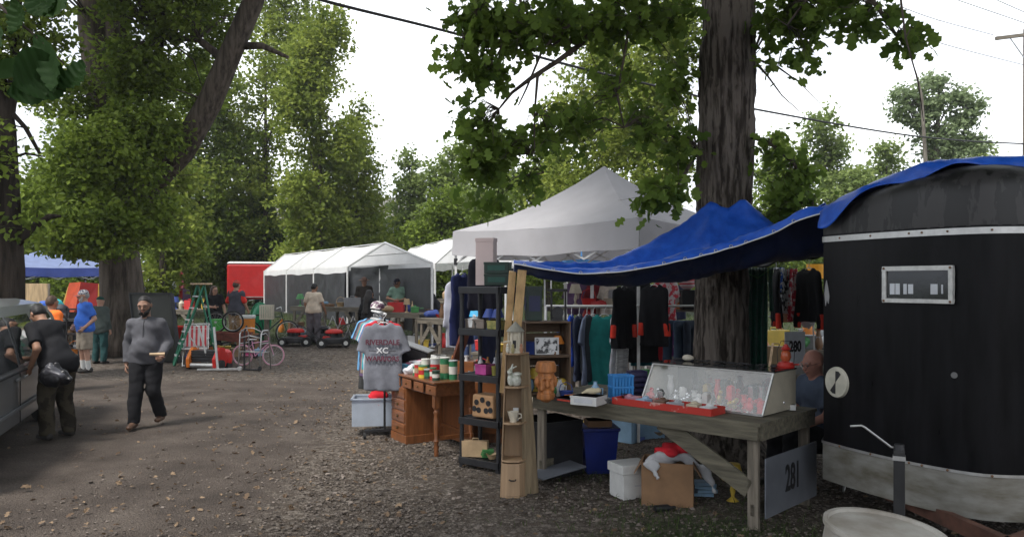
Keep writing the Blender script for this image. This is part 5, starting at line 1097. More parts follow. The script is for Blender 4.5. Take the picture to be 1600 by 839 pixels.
# --- orange shirt behind the van
person('man with cropped hair in a bright orange t-shirt standing behind the grey van', gp(80, 14.2), 160, dict(face=(0, -1, 0)), 1.1, .2, SKIN_M, dict(mat=cloth('orange_cotton', (.75, .16, .03))), dict(mat=BLKC), SHOE, dict(style='short', mat=BRNH, brows=False), None, None, 1.72, .018, detail=False)
person('person in a dark green hood and grey coat standing behind the man in blue', gp(156, 18.8), 170, {}, 1.1, 0, SKIN_L, dict(mat=cloth('grey_green_coat', (.06, .075, .07)), sleeve='long', hem=-.3, off=.03), dict(mat=cloth('teal_trousers', (.02, .06, .06))), SHOE, None, dict(mat=cloth('dark_green_hood', (.012, .05, .04)), brim=False), None, 1.6, .018, detail=False)
# --- woman in black, man with red cap
person('long haired woman in a black t-shirt talking with the man in the red cap', gp(335, 22.2), 20, dict(elL=(-.26, -.02, 1.16), wrL=(-.03, -.2, 1.14), elR=(.26, -.02, 1.15), wrR=(.3, -.2, .98), face=(.5, -1, 0)), 1.12, .4, SKIN_L, dict(mat=BLKC, hem=-.15), dict(mat=BLKC), SHOE, dict(style='long', mat=BRNH, len=.02), None, None, 1.68, .018, detail=True, glasses=True)
person('man in red cap and red sleeved grey raglan shirt seen from behind', gp(369, 22.0), 168, dict(elL=(-.24, -.02, 1.16), elR=(.24, -.02, 1.16), wrL=(-.24, -.16, .98), wrR=(.24, -.16, .98)), 1.1, .3, SKIN_L, dict(mat=cloth('raglan_grey', (.06, .06, .075)), hem=-.12), dict(mat=cloth('tan_trousers', (.25, .16, .08))), SHOE, dict(style='short', mat=BRNH, brows=False), dict(mat=cloth('faded_red_cap', (.42, .06, .045))), None, 1.84, .018, detail=False)
def raglan():
    p = [o for o in bpy.data.objects if o.get('label', '').startswith('man in red cap')][0]; j = DEF
    for s in (-1, 1): solid('sleeve', [dict(a=(s * .12, 0, 1.44), b=(s * .235, 0, 1.22), ra=.085, rb=.075, flat=((0, 1, 0), .98))], cloth('bright_red_sleeve', (.6, .04, .03)), p, .018)
raglan()
# --- man with tan shirt looking at the tables
person('man in cream t-shirt and grey trousers seen from behind beside the lawn mowers', gp(490, 22.6), 172, dict(elL=(-.27, -.02, 1.16), elR=(.25, .0, 1.14), wrL=(-.3, -.14, .95), wrR=(.22, -.16, .95), anR=(.17, .03, .085), anL=(-.13, .05, .085), head=(-.01, -.04, 1.63), face=(-.3, -1, -.2)), 1.12, .2, SKIN_M, dict(mat=cloth('cream_cotton', (.55, .46, .36)), hem=-.07), dict(mat=cloth('grey_work_trousers', (.11, .1, .11)), off=.03), SHOE, dict(style='short', mat=BLKH, brows=False), None, None, 1.73, .016, detail=False)
person('man in a sage green t-shirt and pale shorts sorting goods behind the table', gp(622, 23.6), 5, dict(elL=(-.3, -.05, 1.18), elR=(.3, -.05, 1.18), wrL=(-.07, -.25, 1.12), wrR=(.07, -.25, 1.12), head=(-.03, -.05, 1.62), face=(-.5, -1, -.4)), 1.12, .3, SKIN_M, dict(mat=cloth('sage_cotton', (.14, .22, .17))), dict(mat=cloth('pale_shorts', (.5, .46, .4)), len='shorts', off=.025), SHOE, dict(style='short', mat=BRNH), dict(mat=cloth('dark_cap', (.02, .02, .03))), None, 1.82, .016)
person('person in a brown hat in the shade under the long white tent', gp(569, 24.3), 10, dict(face=(.4, -1, -.2)), 1.0, 0, SKIN_D, dict(mat=cloth('dark_brown_shirt', (.03, .025, .022))), dict(mat=BLKC), SHOE, dict(style='short', mat=BLKH), dict(mat=mk('brown_hat', (.09, .045, .03), rough=.8), brim=False, round=True), None, 1.8, .02, detail=False)
person('person wrapped in black with long loose black hair beside the far table', gp(577, 21.4), 150, dict(elL=(-.3, -.05, 1.17), elR=(.32, -.02, 1.15), wrL=(-.24, -.2, 1.0), wrR=(.24, -.2, .98)), 1.2, .4, SKIN_M, dict(mat=BLKC, sleeve='long', hem=-.1, off=.04, long_hem=.5), dict(mat=BLKC), SHOE, dict(style='long', mat=BLKH, len=.3), None, None, 1.62, .02, detail=False)
person('distant person with a dark bun, face away, behind the tall black shelf', gp(735, 19.5), 160, {}, 1.0, 0, SKIN_M, dict(mat=cloth('mauve_cotton', (.2, .15, .18))), dict(mat=cloth('blue_denim', (.04, .06, .13))), SHOE, dict(style='bun', mat=BRNH, brows=False), None, None, 1.68, .02, detail=False)
person('person in black bending over goods at the edge of the second white tent', gp(680, 23.2), 250, dict(pelvis=(0, .1, .95), waist=(0, .02, 1.08), chest=(0, -.12, 1.27), neck=(0, -.2, 1.4), head=(0, -.3, 1.5), shL=(-.18, -.17, 1.36), shR=(.18, -.17, 1.36), elL=(-.22, -.25, 1.1), elR=(.22, -.25, 1.1), wrL=(-.15, -.45, 1.02), wrR=(.15, -.45, 1.02), face=(0, -1, -.6)), 1.1, 0, SKIN_M, dict(mat=BLKC, sleeve='long'), dict(mat=BLKC), SHOE, dict(style='short', mat=BLKH, brows=False), None, None, 1.7, .02, detail=False)
# --- bald man sitting behind the plank table
sm = person('bald man with dark glasses and a grey blue t-shirt sitting between table and trailer', Vector((3.02, 7.75, -.03)), -72,
       dict(pelvis=(0, .05, .5), waist=(0, .04, .63), chest=(0, .0, .85), neck=(0, -.02, 1.01), head=(0, -.06, 1.155), shL=(-.19, 0, .95), shR=(.19, 0, .95), elL=(-.24, -.1, .69), elR=(.24, -.1, .69), wrL=(-.16, -.3, .6), wrR=(.16, -.3, .6), hipL=(-.1, .05, .48), hipR=(.1, .05, .48), knL=(-.12, -.38, .48), knR=(.12, -.38, .48), anL=(-.12, -.4, .085), anR=(.12, -.4, .085), face=(0, -1, -.12)),
       1.15, .5, SK('ruddy_skin', (.4, .19, .14)), dict(mat=cloth('slate_blue_cotton', (.07, .09, .13))), dict(mat=BLKC), SHOE, dict(style='bald', mat=GRYH), None, None, 1.82, .012, glasses=True)
def camp_chair():
    t = thing('folding_chair', 'dark folding chair under the bald man beside the trailer', 'chair', sm.location, 332); m = MB(); m.grid(lambda u, v: ((u - .5) * .5, -.3 + .5 * v, .4 - .03 * math.sin(math.pi * u)), 6, 6); m.build('seat', BLKC, t, solid=.01)
    m = MB(); m.grid(lambda u, v: ((u - .5) * .5, .22 + .06 * v, .42 + .5 * v), 6, 6); m.build('backrest', BLKC, t, solid=.01)
    for x in (-.25, .25):
        for y0, y1 in ((-.3, .3), (.3, -.3)): m = MB(); m.cyl((x, y0, 0), (x, y1, .42), .012, .012, 8); m.build('leg', ALU, t)
        m = MB(); m.cyl((x, .28, .4), (x, .3, .95), .012, .012, 8); m.build('back_post', ALU, t)
camp_chair()
# ================================================================== SMALL GOODS
CARD = mk('brown_cardboard', (.22, .125, .065), rough=.85, var=.12, vs=6); REDP = mk('bright_red_plastic', (.5, .02, .015), rough=.4)
BRW = wood('orange_brown_wood', (.17, .062, .022), 0, .35, .28, coat=.3, bump=.1); BRWZ = wood('orange_brown_wood_upright', (.17, .062, .022), 2, .35, .28, coat=.3, bump=.1)
CREAM = mk('cream_ceramic', (.55, .5, .4), rough=.3, var=.1, vs=20, coat=.3); CHIP = wood('veneered_shelf_wood', (.33, .22, .13), 2, .6, .12, bump=.1)
CRATE = wood('dark_crate_wood', (.13, .085, .055), 2, .8, .35); CRATEX = wood('dark_crate_wood_flat', (.13, .085, .055), 0, .8, .35)
def single(name, label, cat, loc, mat, fn, rz=0, group=None, smooth=False, bevel=0, solid=0):
    m = MB(); fn(m); o = m.build(name, mat, None, smooth, bevel, solid); o.location = loc; o.rotation_euler = (0, 0, R(rz)); return props(o, label, cat, group)
def part(name, mat, parent, fn, smooth=False, bevel=0, solid=0):
    m = MB(); fn(m); return m.build(name, mat, parent, smooth, bevel, solid)
def carton(label, loc, d, mat, rz=0, cat='box', name='box', panel=None, flaps=False):
    t = thing(name, label, cat, loc, rz); w_, dd, h_ = d
    part('carton', mat, t, lambda m: m.box((0, 0, h_ / 2), (w_, dd, h_)), bevel=min(.006, min(d) * .05))
    part('lid_edge', mat, t, lambda m: m.box((0, 0, h_ - min(.02, h_ * .1)), (w_ + .006, dd + .006, min(.04, h_ * .2))), bevel=.002)
    if panel:
        part('printed_panel', panel, t, lambda m: (m.box((0, -dd / 2 - .0035, h_ * .5), (w_ * .7, .003, h_ * .45)), m.box((-w_ / 2 - .0035, 0, h_ * .5), (.003, dd * .6, h_ * .4))))
    return t
# ---------------------------------------------------------------- brown desk
DA = Vector((-1.52, 9.95, 0)); DB = Vector((-.87, 8.85, 0)); dd_ = (DB - DA); DL = dd_.length; drz = math.degrees(math.atan2(dd_.y, dd_.x))
desk = thing('desk', 'orange brown wooden desk with four side drawers and turned legs', 'desk', DA, drz); DH = .84; DW = .52
part('desktop', BRW, desk, lambda m: m.box((DL / 2, DW / 2, DH - .012), (DL + .05, DW + .05, .024)), bevel=.006)
CX_ = .46
part('drawer_case', BRWZ, desk, lambda m: (m.box((CX_ / 2, DW / 2, .35 + .03), (CX_, DW, .62)), m.box((CX_ / 2, DW / 2, .05), (CX_ + .02, DW + .02, .1))), bevel=.004)
part('apron', BRW, desk, lambda m: (m.box((DL / 2, .012 + DW / 2, DH - .095), (DL - .01, DW - .03, .14))), bevel=.003)
def dfront(x, z, w_, h_, pull='heart'):
    f_ = part('drawer', BRW, desk, lambda m: m.box((x, -.006, z), (w_, .018, h_)), bevel=.006)
    part('handle', mk('old_brass', (.1, .06, .025), rough=.4, metal=.7), f_, lambda m: (m.box((x, -.018, z), (.05, .006, .028)), m.tube([(x - .018, -.02, z), (x - .014, -.03, z - .012), (x + .014, -.03, z - .012), (x + .018, -.02, z)], .004, 6)) if pull == 'heart' else m.ball((x, -.024, z), .011))
for k in range(4): dfront(CX_ / 2, .175 + k * .145, CX_ - .05, .125)
for k in range(4): dfront(.16 + k * (DL - .22) / 3 * .98, DH - .095, (DL - .14) / 4 - .02, .105, 'knob')
for x, y in ((DL - .04, .04), (DL - .04, DW - .04)):
    m = MB(); prof = [(.024, 0), (.03, .1), (.022, .14), (.034, .17), (.022, .2), (.032, .3), (.03, .42), (.022, .46), (.034, .49), (.024, .52), (.036, .54), (.036, .55)]; m.lathe(prof, (x, y, 0), 14); m.box((x, y, .62), (.07, .07, .14)); m.build('leg', BRWZ, desk, smooth=40)
part('stretcher', BRW, desk, lambda m: (m.box((DL - .04, DW / 2, .2), (.035, DW - .1, .045)), m.box((DL / 2 + .22, DW - .04, .2), (DL / 2 + .2, .035, .045))), bevel=.004)
part('second_pedestal', BRWZ, desk, lambda m: m.box((DL * .62, DW - .02, .4), (DL * .62, .02, .68)), bevel=.003)
def dk(x, y, z=0): return DA + rotz((x, y, z), drz) + Vector((0, 0, DH + .001))
# goods on the desk
carton('tall white perfume style carton with a dark label standing on the desk', dk(.62, .36), (.15, .13, .24), WHT, drz, panel=mk('beige_print', (.35, .26, .22), rough=.5))
single('box', 'flat turquoise box at the far left corner of the desk', 'box', dk(.13, .22), mk('turquoise_card', (.04, .3, .45), rough=.4), lambda m: m.box((0, 0, .05), (.14, .24, .1)), drz, bevel=.004)
single('magazines', 'fanned pink and white magazines on top of the turquoise box', 'magazine', dk(.2, .3, .1), mk('glossy_print', (.6, .1, .2), rough=.35, vs=9, col2=(.6, .6, .62), lo=.45, hi=.5), lambda m: (m.box((0, 0, .008), (.22, .28, .014), rz=12), m.box((.02, .02, .022), (.2, .27, .012), rz=-8), m.box((.03, 0, .035), (.18, .25, .01), rz=25)), drz)
solid_o = solid('plastic_wrap', [dict(a=(-.06, 0, .03), b=(.07, .02, .03), ra=.05, rb=.04), dict(c=(0, 0, .07), r=(.05, .05, .04))], mk('clear_crinkled_wrap', (.6, .62, .66), rough=.2, spec=.8), None, .01, .02, noise=(.01, 60, 3)); solid_o.location = dk(.36, .12); props(solid_o, 'crumpled clear wrap in front of the cartons on the desk', 'wrap')
def tin(label, loc, r, h_, body, lid, band, cat='tin'):
    t = thing('tin', label, cat, loc); part('can', body, t, lambda m: m.lathe([(r, 0), (r, h_)], n=20), smooth=40)
    part('band', band, t, lambda m: m.lathe([(r + .001, h_ * .3), (r + .001, h_ * .72)], n=20), smooth=40); part('lid', lid, t, lambda m: m.lathe([(r + .003, h_), (r + .003, h_ + .012), (r - .01, h_ + .014), (0, h_ + .012)], n=20), smooth=40); return t
cm = {n: mk('tin_' + n, c, rough=.35) for n, c in dict(green=(.03, .16, .07), yellow=(.6, .42, .04), red=(.45, .03, .03), white=(.6, .58, .52), silver=(.4, .4, .4), tan=(.35, .25, .15), dark=(.03, .06, .04), blue=(.04, .1, .35)).items()}
spec = [(.55, .1, .045, .11, 'green', 'silver', 'white', 'green tin with a white band'), (.64, .08, .045, .14, 'red', 'white', 'tan', 'red tin with a tan band'), (.72, .14, .05, .2, 'white', 'white', 'green', 'tall white tin stacked high with green band'), (.8, .07, .052, .13, 'yellow', 'green', 'red', 'yellow tin with red band at the desk edge'),
        (.66, .2, .05, .19, 'tan', 'silver', 'red', 'tall tan tin with red band behind the red tin'), (.9, .09, .045, .1, 'dark', 'silver', 'green', 'dark green tin near the right end'), (.86, .2, .055, .22, 'silver', 'white', 'red', 'tallest silver tin with red band'), (.98, .12, .04, .12, 'red', 'green', 'white', 'small red tin with white band by the shelf'), (1.04, .24, .055, .24, 'green', 'white', 'tan', 'large green tin with tan band at the back right'),
        (.47, .16, .04, .09, 'blue', 'silver', 'yellow', 'blue tin with yellow band'), (1.1, .1, .045, .1, 'dark', 'dark', 'white', 'dark tin with a white band nearest the turned leg'), (.94, .3, .055, .2, 'white', 'silver', 'red', 'white tin with red band behind the others'), (1.14, .3, .05, .21, 'green', 'silver', 'white', 'green and white tin at the far right corner')]
for x, y, r, h_, a_, b_, c_, lb in spec: tin(lb + ', on the brown desk', dk(x, y), r, h_, cm[a_], cm[b_], cm[c_])
# cabinets behind the desk
cb = thing('cabinet', 'low orange wooden cabinet standing behind the brown desk', 'cabinet', (-.95, 10.65, 0), -12)
part('case', BRW, cb, lambda m: m.box((0, 0, .36), (1.15, .45, .72)), bevel=.006); part('top', BRW, cb, lambda m: m.box((0, 0, .735), (1.2, .5, .03)), bevel=.006)
for x in (-.29, .29): d_ = part('door', BRWZ, cb, lambda m, x=x: m.box((x, -.235, .37), (.54, .02, .62)), bevel=.006); part('knob', DKM, d_, lambda m, x=x: m.ball((x * .2, -.26, .4), .014))
cb2 = thing('dresser', 'second orange wooden dresser between the desk and the black shelf', 'dresser', (-.42, 9.95, 0), -20)
part('case', BRWZ, cb2, lambda m: m.box((0, 0, .4), (.85, .42, .8)), bevel=.006); part('top', BRW, cb2, lambda m: m.box((0, 0, .815), (.9, .46, .03)), bevel=.006)
for z in (.2, .42, .64): d_ = part('drawer', BRW, cb2, lambda m, z=z: m.box((0, -.22, z), (.78, .02, .19)), bevel=.005); part('handle', DKM, d_, lambda m, z=z: m.box((0, -.24, z), (.1, .015, .015)))
# black tote / speaker like bin on the cabinet
bt = thing('storage_bin', 'big black plastic bin with a sloping grey lid on the orange cabinet', 'bin', (-1.3, 10.6, .75), -8); bt.scale = (.82, .8, .9)
part('tub', BLK, bt, lambda m: m.add([(-.2, -.17, 0), (.2, -.17, 0), (.2, .17, 0), (-.2, .17, 0), (-.24, -.2, .46), (.25, -.2, .3), (.25, .2, .3), (-.24, .2, .46)], [(0, 3, 2, 1), (4, 5, 6, 7), (0, 1, 5, 4), (1, 2, 6, 5), (2, 3, 7, 6), (3, 0, 4, 7)]), bevel=.012)
part('lid', mk('grey_lid', (.16, .165, .17), rough=.45), bt, lambda m: m.bar((-.26, 0, .475), (.28, 0, .315), .44, .025, (0, 0, 1)), bevel=.008); part('label_sticker', WHT, bt, lambda m: m.box((.21, -.206, .2), (.06, .004, .07)))
wb = thing('wooden_box', 'dark red wooden box with open leaning lid on the dresser', 'box', (-.62, 10.1, .83), -20)
part('case', BRW, wb, lambda m: m.box((0, 0, .07), (.4, .3, .14)), bevel=.004); part('lid', wood('dark_red_wood', (.13, .04, .02), 2), wb, lambda m: m.bar((-.1, 0, .14), (.02, 0, .48), .28, .03, (1, 0, 0)), bevel=.004)
carton('small white gadget carton on the low cabinet beside the red wooden box', Vector((-.98, 10.45, .752)), (.1, .08, .1), WHT, 10)
# ---------------------------------------------------------------- t-shirt on rolling rack
def garment(name, label, cat, loc, rz, mat, w_=.5, h_=.7, sl=.2, long=False, seed=1, fold=.012, hanger=True, group=None, thick=.05, parent=None, neck=True, taper=0):
    rg = random.Random(seed)
    P = []; n = 6; wt = w_ * (1 - taper)
    tw_ = w_ / 2
    for i in range(5):
        x = (-1 + 2 * i / 4) * (tw_ - .05); P.append(dict(a=(x * .9, 0, -.055 - .045 * abs(i - 2)), b=(x * (1 + taper), 0, -h_), ra=thick * .9, rb=thick * 1.15, flat=((0, 1, 0), .42), k=.04, cut=[((0, 0, -h_ + .01 + .008 * (i % 2)), (0, 0, -1))]))
    for s in (-1, 1):
        a = Vector((s * (tw_ - .05), 0, -.09))
        b = a + (Vector((s * .06, 0, -.6)) if long else Vector((s * sl * .34, 0, -sl * 1.0)))
        P.append(dict(a=a, b=b, ra=.065, rb=.045 if long else .075, flat=((0, 1, 0), .4), k=.035, cut=[(b, b - a)]))
    P.append(dict(a=(-.09, 0, -.03), b=(.09, 0, -.03), ra=.035, rb=.035, flat=((0, 1, 0), .5), k=.05))
    if neck: P.append(dict(c=(0, -.02, .012), r=(.08, .05, .055), sub=1, k=.012))
    V, Q = sdf_solid(P, .0135, .03, (.003, 28, seed))
    V[:, 1] += fold * np.sin(V[:, 0] * rg.uniform(28, 42) + rg.uniform(0, 6) + V[:, 2] * 2.5) * np.clip(-V[:, 2] / h_ - .15, 0, 1) + .01 * np.sin(V[:, 2] * 9 + seed)
    t = thing(name, label, cat, loc, rz, group); npmesh('cloth', V, Q, 4, mat, t, smooth=True)
    if hanger:
        part('hanger', mk('white_hanger', (.6, .6, .6), rough=.4), t, lambda m: (m.tube([(0, 0, .1), (.022, 0, .12), (.03, 0, .095), (.012, 0, .075), (0, 0, .05), (0, 0, .015)], .004, 6), m.tube([(-w_ * .43, 0, -.085), (-.03, 0, .01), (.03, 0, .01), (w_ * .43, 0, -.085)], .006, 6)), smooth=True)
    return t
GTEE = cloth('heather_grey_cotton', (.16, .165, .19)); tee = garment('t_shirt', 'grey t-shirt lettered in dark red hanging in front of the clothes rack', 't-shirt', at(599, 505, 9.75), -4, GTEE, .47, .84, .27, seed=4, fold=.008, thick=.06)
def teew(co): return Vector((co.x, co.y + .01 * math.sin(co.z * 9 + 4), co.z))
for s_, z, sz, mt, sx in (('RIVERDALE', -.235, .088, mk('dark_red_print', (.1, .012, .03), rough=.7), .98), ('XC', -.335, .095, mk('white_print', (.55, .55, .56), rough=.7), 1.1), ('WARRIORS', -.435, .083, mk('dark_red_print', (.1, .012, .03)), 1.0)):
    text('lettering', s_, sz, mt, tee, Matrix.Translation((0, -.058, z)), .004, sx, teew, .0015)
part('print_mark', mk('faded_dark_print', (.06, .06, .07), rough=.8), tee, lambda m: (m.bar((-.17, -.056 + .01 * math.sin(-.335 * 9 + 4), -.335), (-.08, -.056 + .01 * math.sin(-.335 * 9 + 4), -.34), .004, .012), m.bar((.08, -.056 + .01 * math.sin(-.335 * 9 + 4), -.34), (.17, -.056 + .01 * math.sin(-.335 * 9 + 4), -.335), .004, .012)))
RK = gp(600, 10.0); rack = thing('clothes_rack', 'black rolling clothes rack with colourful shirts behind the grey t-shirt', 'rack', RK, 108)
rt = at(597, 490, 10).z
part('base', BLK, rack, lambda m: (m.bar((-.05, -.25, .1), (-.05, .25, .1), .03, .03), m.bar((1.0, -.25, .1), (1.0, .25, .1), .03, .03), m.bar((-.05, 0, .1), (1.0, 0, .1), .03, .03), m.bar((-.05, -.12, .12), (1.0, -.12, .12), .02, .02)))
for x in (-.05, 1.0): part('upright', DKM, rack, lambda m, x=x: m.cyl((x, 0, .1), (x, 0, rt), .014, .014, 10))
part('hanging_rail', STEEL, rack, lambda m: m.cyl((-.15, 0, rt), (1.1, 0, rt), .014, .014, 10))
for x in (-.05, 1.0):
    for y in (-.25, .25): part('caster', RUB, rack, lambda m, x=x, y=y: m.cyl((x, y - .015, .04), (x, y + .015, .04), .04, .04, 14))
cols = [('red', (.5, .03, .04)), ('dull blue', (.12, .2, .35)), ('white', (.5, .5, .52)), ('aqua checked', (.05, .3, .38)), ('beige', (.25, .2, .15)), ('plum', (.12, .08, .15)), ('dark patterned', (.05, .05, .05)), ('sky blue', (.15, .35, .6))]
for i, (n_, c_) in enumerate(cols):
    q = RK + rotz((.08 + .12 * i, 0, 0), 108); garment('hanging_shirt', n_ + (' long patterned dress' if 'patterned' in n_ else ' shirt') + ' on the rolling rack behind the grey t-shirt', 'shirt', (q.x, q.y, rt - .1), 8 + 4 * (i % 3), cloth('rack_' + n_.replace(' ', '_'), c_, .25), .44, .66 + .06 * (i % 3) + (.3 if 'patterned' in n_ else 0), .2, seed=20 + i, group='shirts on the rolling rack')
cap_ = solid('cap', [dict(c=(0, 0, .03), r=(.09, .11, .07), cut=[((0, 0, 0), (0, 0, -1))]), dict(a=(-.05, -.1, .01), b=(.05, -.13, .0), ra=.03, rb=.03, flat=((0, 0, 1), .3))], mk('striped_knit', (.5, .48, .46), col2=(.12, .06, .1), vs=20, lo=.48, hi=.52), None, .01, .02); cap_.location = at(590, 482, 10.1); props(cap_, 'striped knit cap perched on the end of the rack rail', 'cap')
# clear tub
tub = thing('storage_tub', 'clear plastic tub of folded clothes under the rolling rack', 'tub', gp(583, 10.25) + Vector((0, 0, .13)), 6)
part('tub_body', mk('milky_clear_plastic', (.6, .65, .72), rough=.2, var=.06, trans=.55), tub, lambda m: [m.box((0, y, .17), (.5, .008, .34), taper=1) for y in (-.2, .2)] + [m.box((x, 0, .17), (.008, .4, .34)) for x in (-.25, .25)] + [m.box((0, 0, .005), (.5, .4, .01))]); part('rim', mk('milky_clear_plastic', (.42, .46, .52)), tub, lambda m: [m.box((0, y, .345), (.54, .03, .02)) for y in (-.205, .205)] + [m.box((x, 0, .345), (.03, .44, .02)) for x in (-.255, .255)], bevel=.004)
o = solid('folded_clothes', [dict(c=(-.1, 0, .2), r=(.13, .16, .12)), dict(c=(.1, .02, .24), r=(.12, .15, .12))], mk('mixed_laundry', (.06, .06, .07), col2=(.35, .37, .42), vs=8, lo=.46, hi=.52), None, .015, .03, noise=(.014, 26, 6)); o.location = tub.location; props(o, 'dark and pale folded clothes inside the clear tub', 'clothes')
o = solid('red_cloth', [dict(c=(.08, -.04, .37), r=(.12, .1, .07)), dict(a=(.05, -.1, .36), b=(.1, -.18, .27), ra=.03, rb=.015)], cloth('bright_red_cloth', (.5, .02, .03)), None, .012, .03, noise=(.01, 34, 7)); o.location = tub.location; props(o, 'crumpled red garment on top of the clear tub', 'clothes')
# ---------------------------------------------------------------- black plastic shelving
S0 = gp(764, 8.35); srz = -38; sh = thing('plastic_shelf', 'tall black plastic shelving unit of five shelves left of the wooden post', 'shelf', S0, srz); SW, SD = .54, .34
for i, z in enumerate((.1, .52, .98, 1.46, 1.9)):
    def deck(m, z=z):
        for y in (-SD / 2, SD / 2): m.box((0, y, z - .02), (SW, .03, .07))
        for x in (-SW / 2, SW / 2): m.box((x, 0, z - .02), (.03, SD - .03, .07))
        for k in range(11): m.box((-SW / 2 + (k + .5) * SW / 11, 0, z), (.03, SD - .03, .014))
        for k in range(4): m.box((0, -SD / 2 + (k + .5) * SD / 4, z - .004), (SW - .03, .02, .012))
        if z > 1.8: m.box((0, 0, z + .01), (SW - .02, SD - .02, .008))
    part('shelf', BLK, sh, deck, bevel=.003)
for x in (-SW / 2 + .02, SW / 2 - .02):
    for y in (-SD / 2 + .02, SD / 2 - .02): part('leg', BLK, sh, lambda m, x=x, y=y: m.lathe([(.03, 0), (.026, .1), (.022, .5), (.028, .98), (.022, 1.2), (.028, 1.46), (.022, 1.7), (.028, 1.88)], (x, y, 0), 12), smooth=40)
def shp(x, y, z): return S0 + rotz((x, y, z), srz)
carton('tall pale pink box standing on the very top of the black shelf', shp(-.02, -.02, 1.93), (.2, .12, .5), mk('pale_pink_card', (.5, .4, .39), rough=.5, var=.04), srz + 20)
DG = mk('dark_green_carton', (.012, .03, .022), rough=.35); GP = mk('green_print', (.01, .06, .045), rough=.4)
carton('lower dark green carton with green print beside the tall pink box', shp(.17, -.06, 1.93), (.26, .18, .12), DG, srz + 30, panel=GP); carton('upper dark green carton stacked on the lower one atop the shelf', shp(.17, -.06, 2.052), (.26, .18, .12), DG, srz + 28, panel=GP)
carton('flat glass dish box on the second shelf of the black unit', shp(-.12, 0, 1.475), (.26, .2, .1), mk('taupe_box', (.16, .13, .11), rough=.4), srz, panel=None); carton('green floral box on the second shelf of the black unit', shp(.17, -.02, 1.475), (.2, .2, .09), mk('floral_box', (.12, .14, .04), col2=(.35, .3, .1), vs=20), srz)
carton('glossy magenta box on the middle shelf of the black unit', shp(-.03, -.03, .99), (.15, .15, .11), mk('magenta_box', (.35, .05, .2), rough=.3, var=.3), srz)
single('glass', 'small olive glass tumbler beside the magenta box', 'glass', shp(.12, -.05, .99), mk('olive_glass', (.2, .18, .05), rough=.15), lambda m: m.lathe([(.03, 0), (.036, .1), (.033, .1), (.028, .01)], n=16), smooth=40)
bs = thing('basket', 'tan bin with big black dots on the fourth shelf', 'basket', shp(.0, -.0, .54), srz)
part('tub', mk('tan_basket', (.38, .22, .11), rough=.7), bs, lambda m: m.box((0, 0, .12), (.3, .22, .24), taper=.95), bevel=.02)
for k, (x, z) in enumerate([(-.08, .16), (0, .19), (.08, .16), (-.05, .08), (.05, .08), (-.11, .09), (.11, .09)]): part('dot', BLK, bs, lambda m, x=x, z=z: m.cyl((x, -.108, z), (x, -.114, z), .03, .03, 14))
for i in range(5):
    single('bottle', ['white', 'amber', 'clear', 'brown', 'pale green'][i] + ' bottle on the middle shelf behind the black unit', 'bottle', shp(-.2 + .1 * i, .1, .99), mk('bottle_%d' % i, [(.6, .6, .6), (.3, .13, .03), (.4, .42, .45), (.1, .05, .02), (.3, .4, .3)][i], rough=.2), lambda m: m.lathe([(.028, 0), (.03, .1), (.012, .14), (.012, .17), (0, .172)], n=14), smooth=40)
# ---------------------------------------------------------------- corner shelf
cs0 = gp(806, 7.32); crz = 12; cs = thing('corner_shelf', 'tall narrow wooden corner shelf with angled shelves and a bottom drawer', 'shelf', cs0, crz); CH = 1.3
def sp_(z, k): return lerp(1.0, .62, z / CH) * k       # narrows upward
def side(m):
    m.add([(.04 * 1, -.12, 0), (.21, -.02, 0), (.13, .04, CH), (.03, -.06, CH), (.05, -.1, 0), (.22, 0, 0), (.14, .06, CH), (.04, -.04, CH)], [(0, 1, 2, 3), (7, 6, 5, 4), (0, 4, 5, 1), (1, 5, 6, 2), (2, 6, 7, 3), (3, 7, 4, 0)])
part('side_panel', wood('grey_brown_board', (.24, .18, .11), 2, .7, .25), cs, side, bevel=.002)
part('back_panel', CHIP, cs, lambda m: (m.add([(-.16, -.1, 0), (-.1, .1, 0), (-.06, .1, CH), (-.1, -.04, CH), (-.17, -.1, 0), (-.11, .1, 0), (-.07, .1, CH), (-.11, -.04, CH)], [(0, 1, 2, 3), (7, 6, 5, 4), (0, 4, 5, 1), (1, 5, 6, 2), (2, 6, 7, 3), (3, 7, 4, 0)]), m.add([(-.1, .1, 0), (.2, .01, 0), (.13, .06, CH), (-.06, .1, CH), (-.1, .11, 0), (.2, .02, 0), (.13, .07, CH), (-.06, .11, CH)], [(0, 1, 2, 3), (7, 6, 5, 4), (0, 4, 5, 1), (1, 5, 6, 2), (2, 6, 7, 3), (3, 7, 4, 0)])))
def shelfpoly(z, k=1.0): w_ = lerp(1.0, .66, z / CH); return [(-.165 * w_ * k, -.09 * w_), (-.12 * w_ * k, -.15 * w_), (.0, -.165 * w_), (.055, -.115 * w_), (.13, -.0), (-.1 * w_, .1)]
def slab(m, z0, z1):
    p0, p1 = shelfpoly(z0), shelfpoly(z1); n = len(p0); m.add([(x, y, z0) for x, y in p0] + [(x, y, z1) for x, y in p1], [tuple(range(n))[::-1], tuple(range(n, 2 * n))] + [(i, (i + 1) % n, n + (i + 1) % n, n + i) for i in range(n)])
for z in (.0, .32, .66, .99, 1.295): part('shelf_board', CHIP, cs, lambda m, z=z: slab(m, z, z + .016), bevel=.003)
dr = part('drawer', CHIP, cs, lambda m: slab(m, .018, .308), bevel=.003); part('handle', DKM, dr, lambda m: m.tube([(-.095, -.157, .17), (-.085, -.175, .165), (-.045, -.18, .165), (-.035, -.16, .17)], .006, 6), smooth=True)
def csl(x, y, z): return cs0 + rotz((x, y, z), crz)
mug = thing('mug', 'white mug with rim lip on the third shelf of the corner unit', 'mug', csl(-.035, -.05, .676), -10)
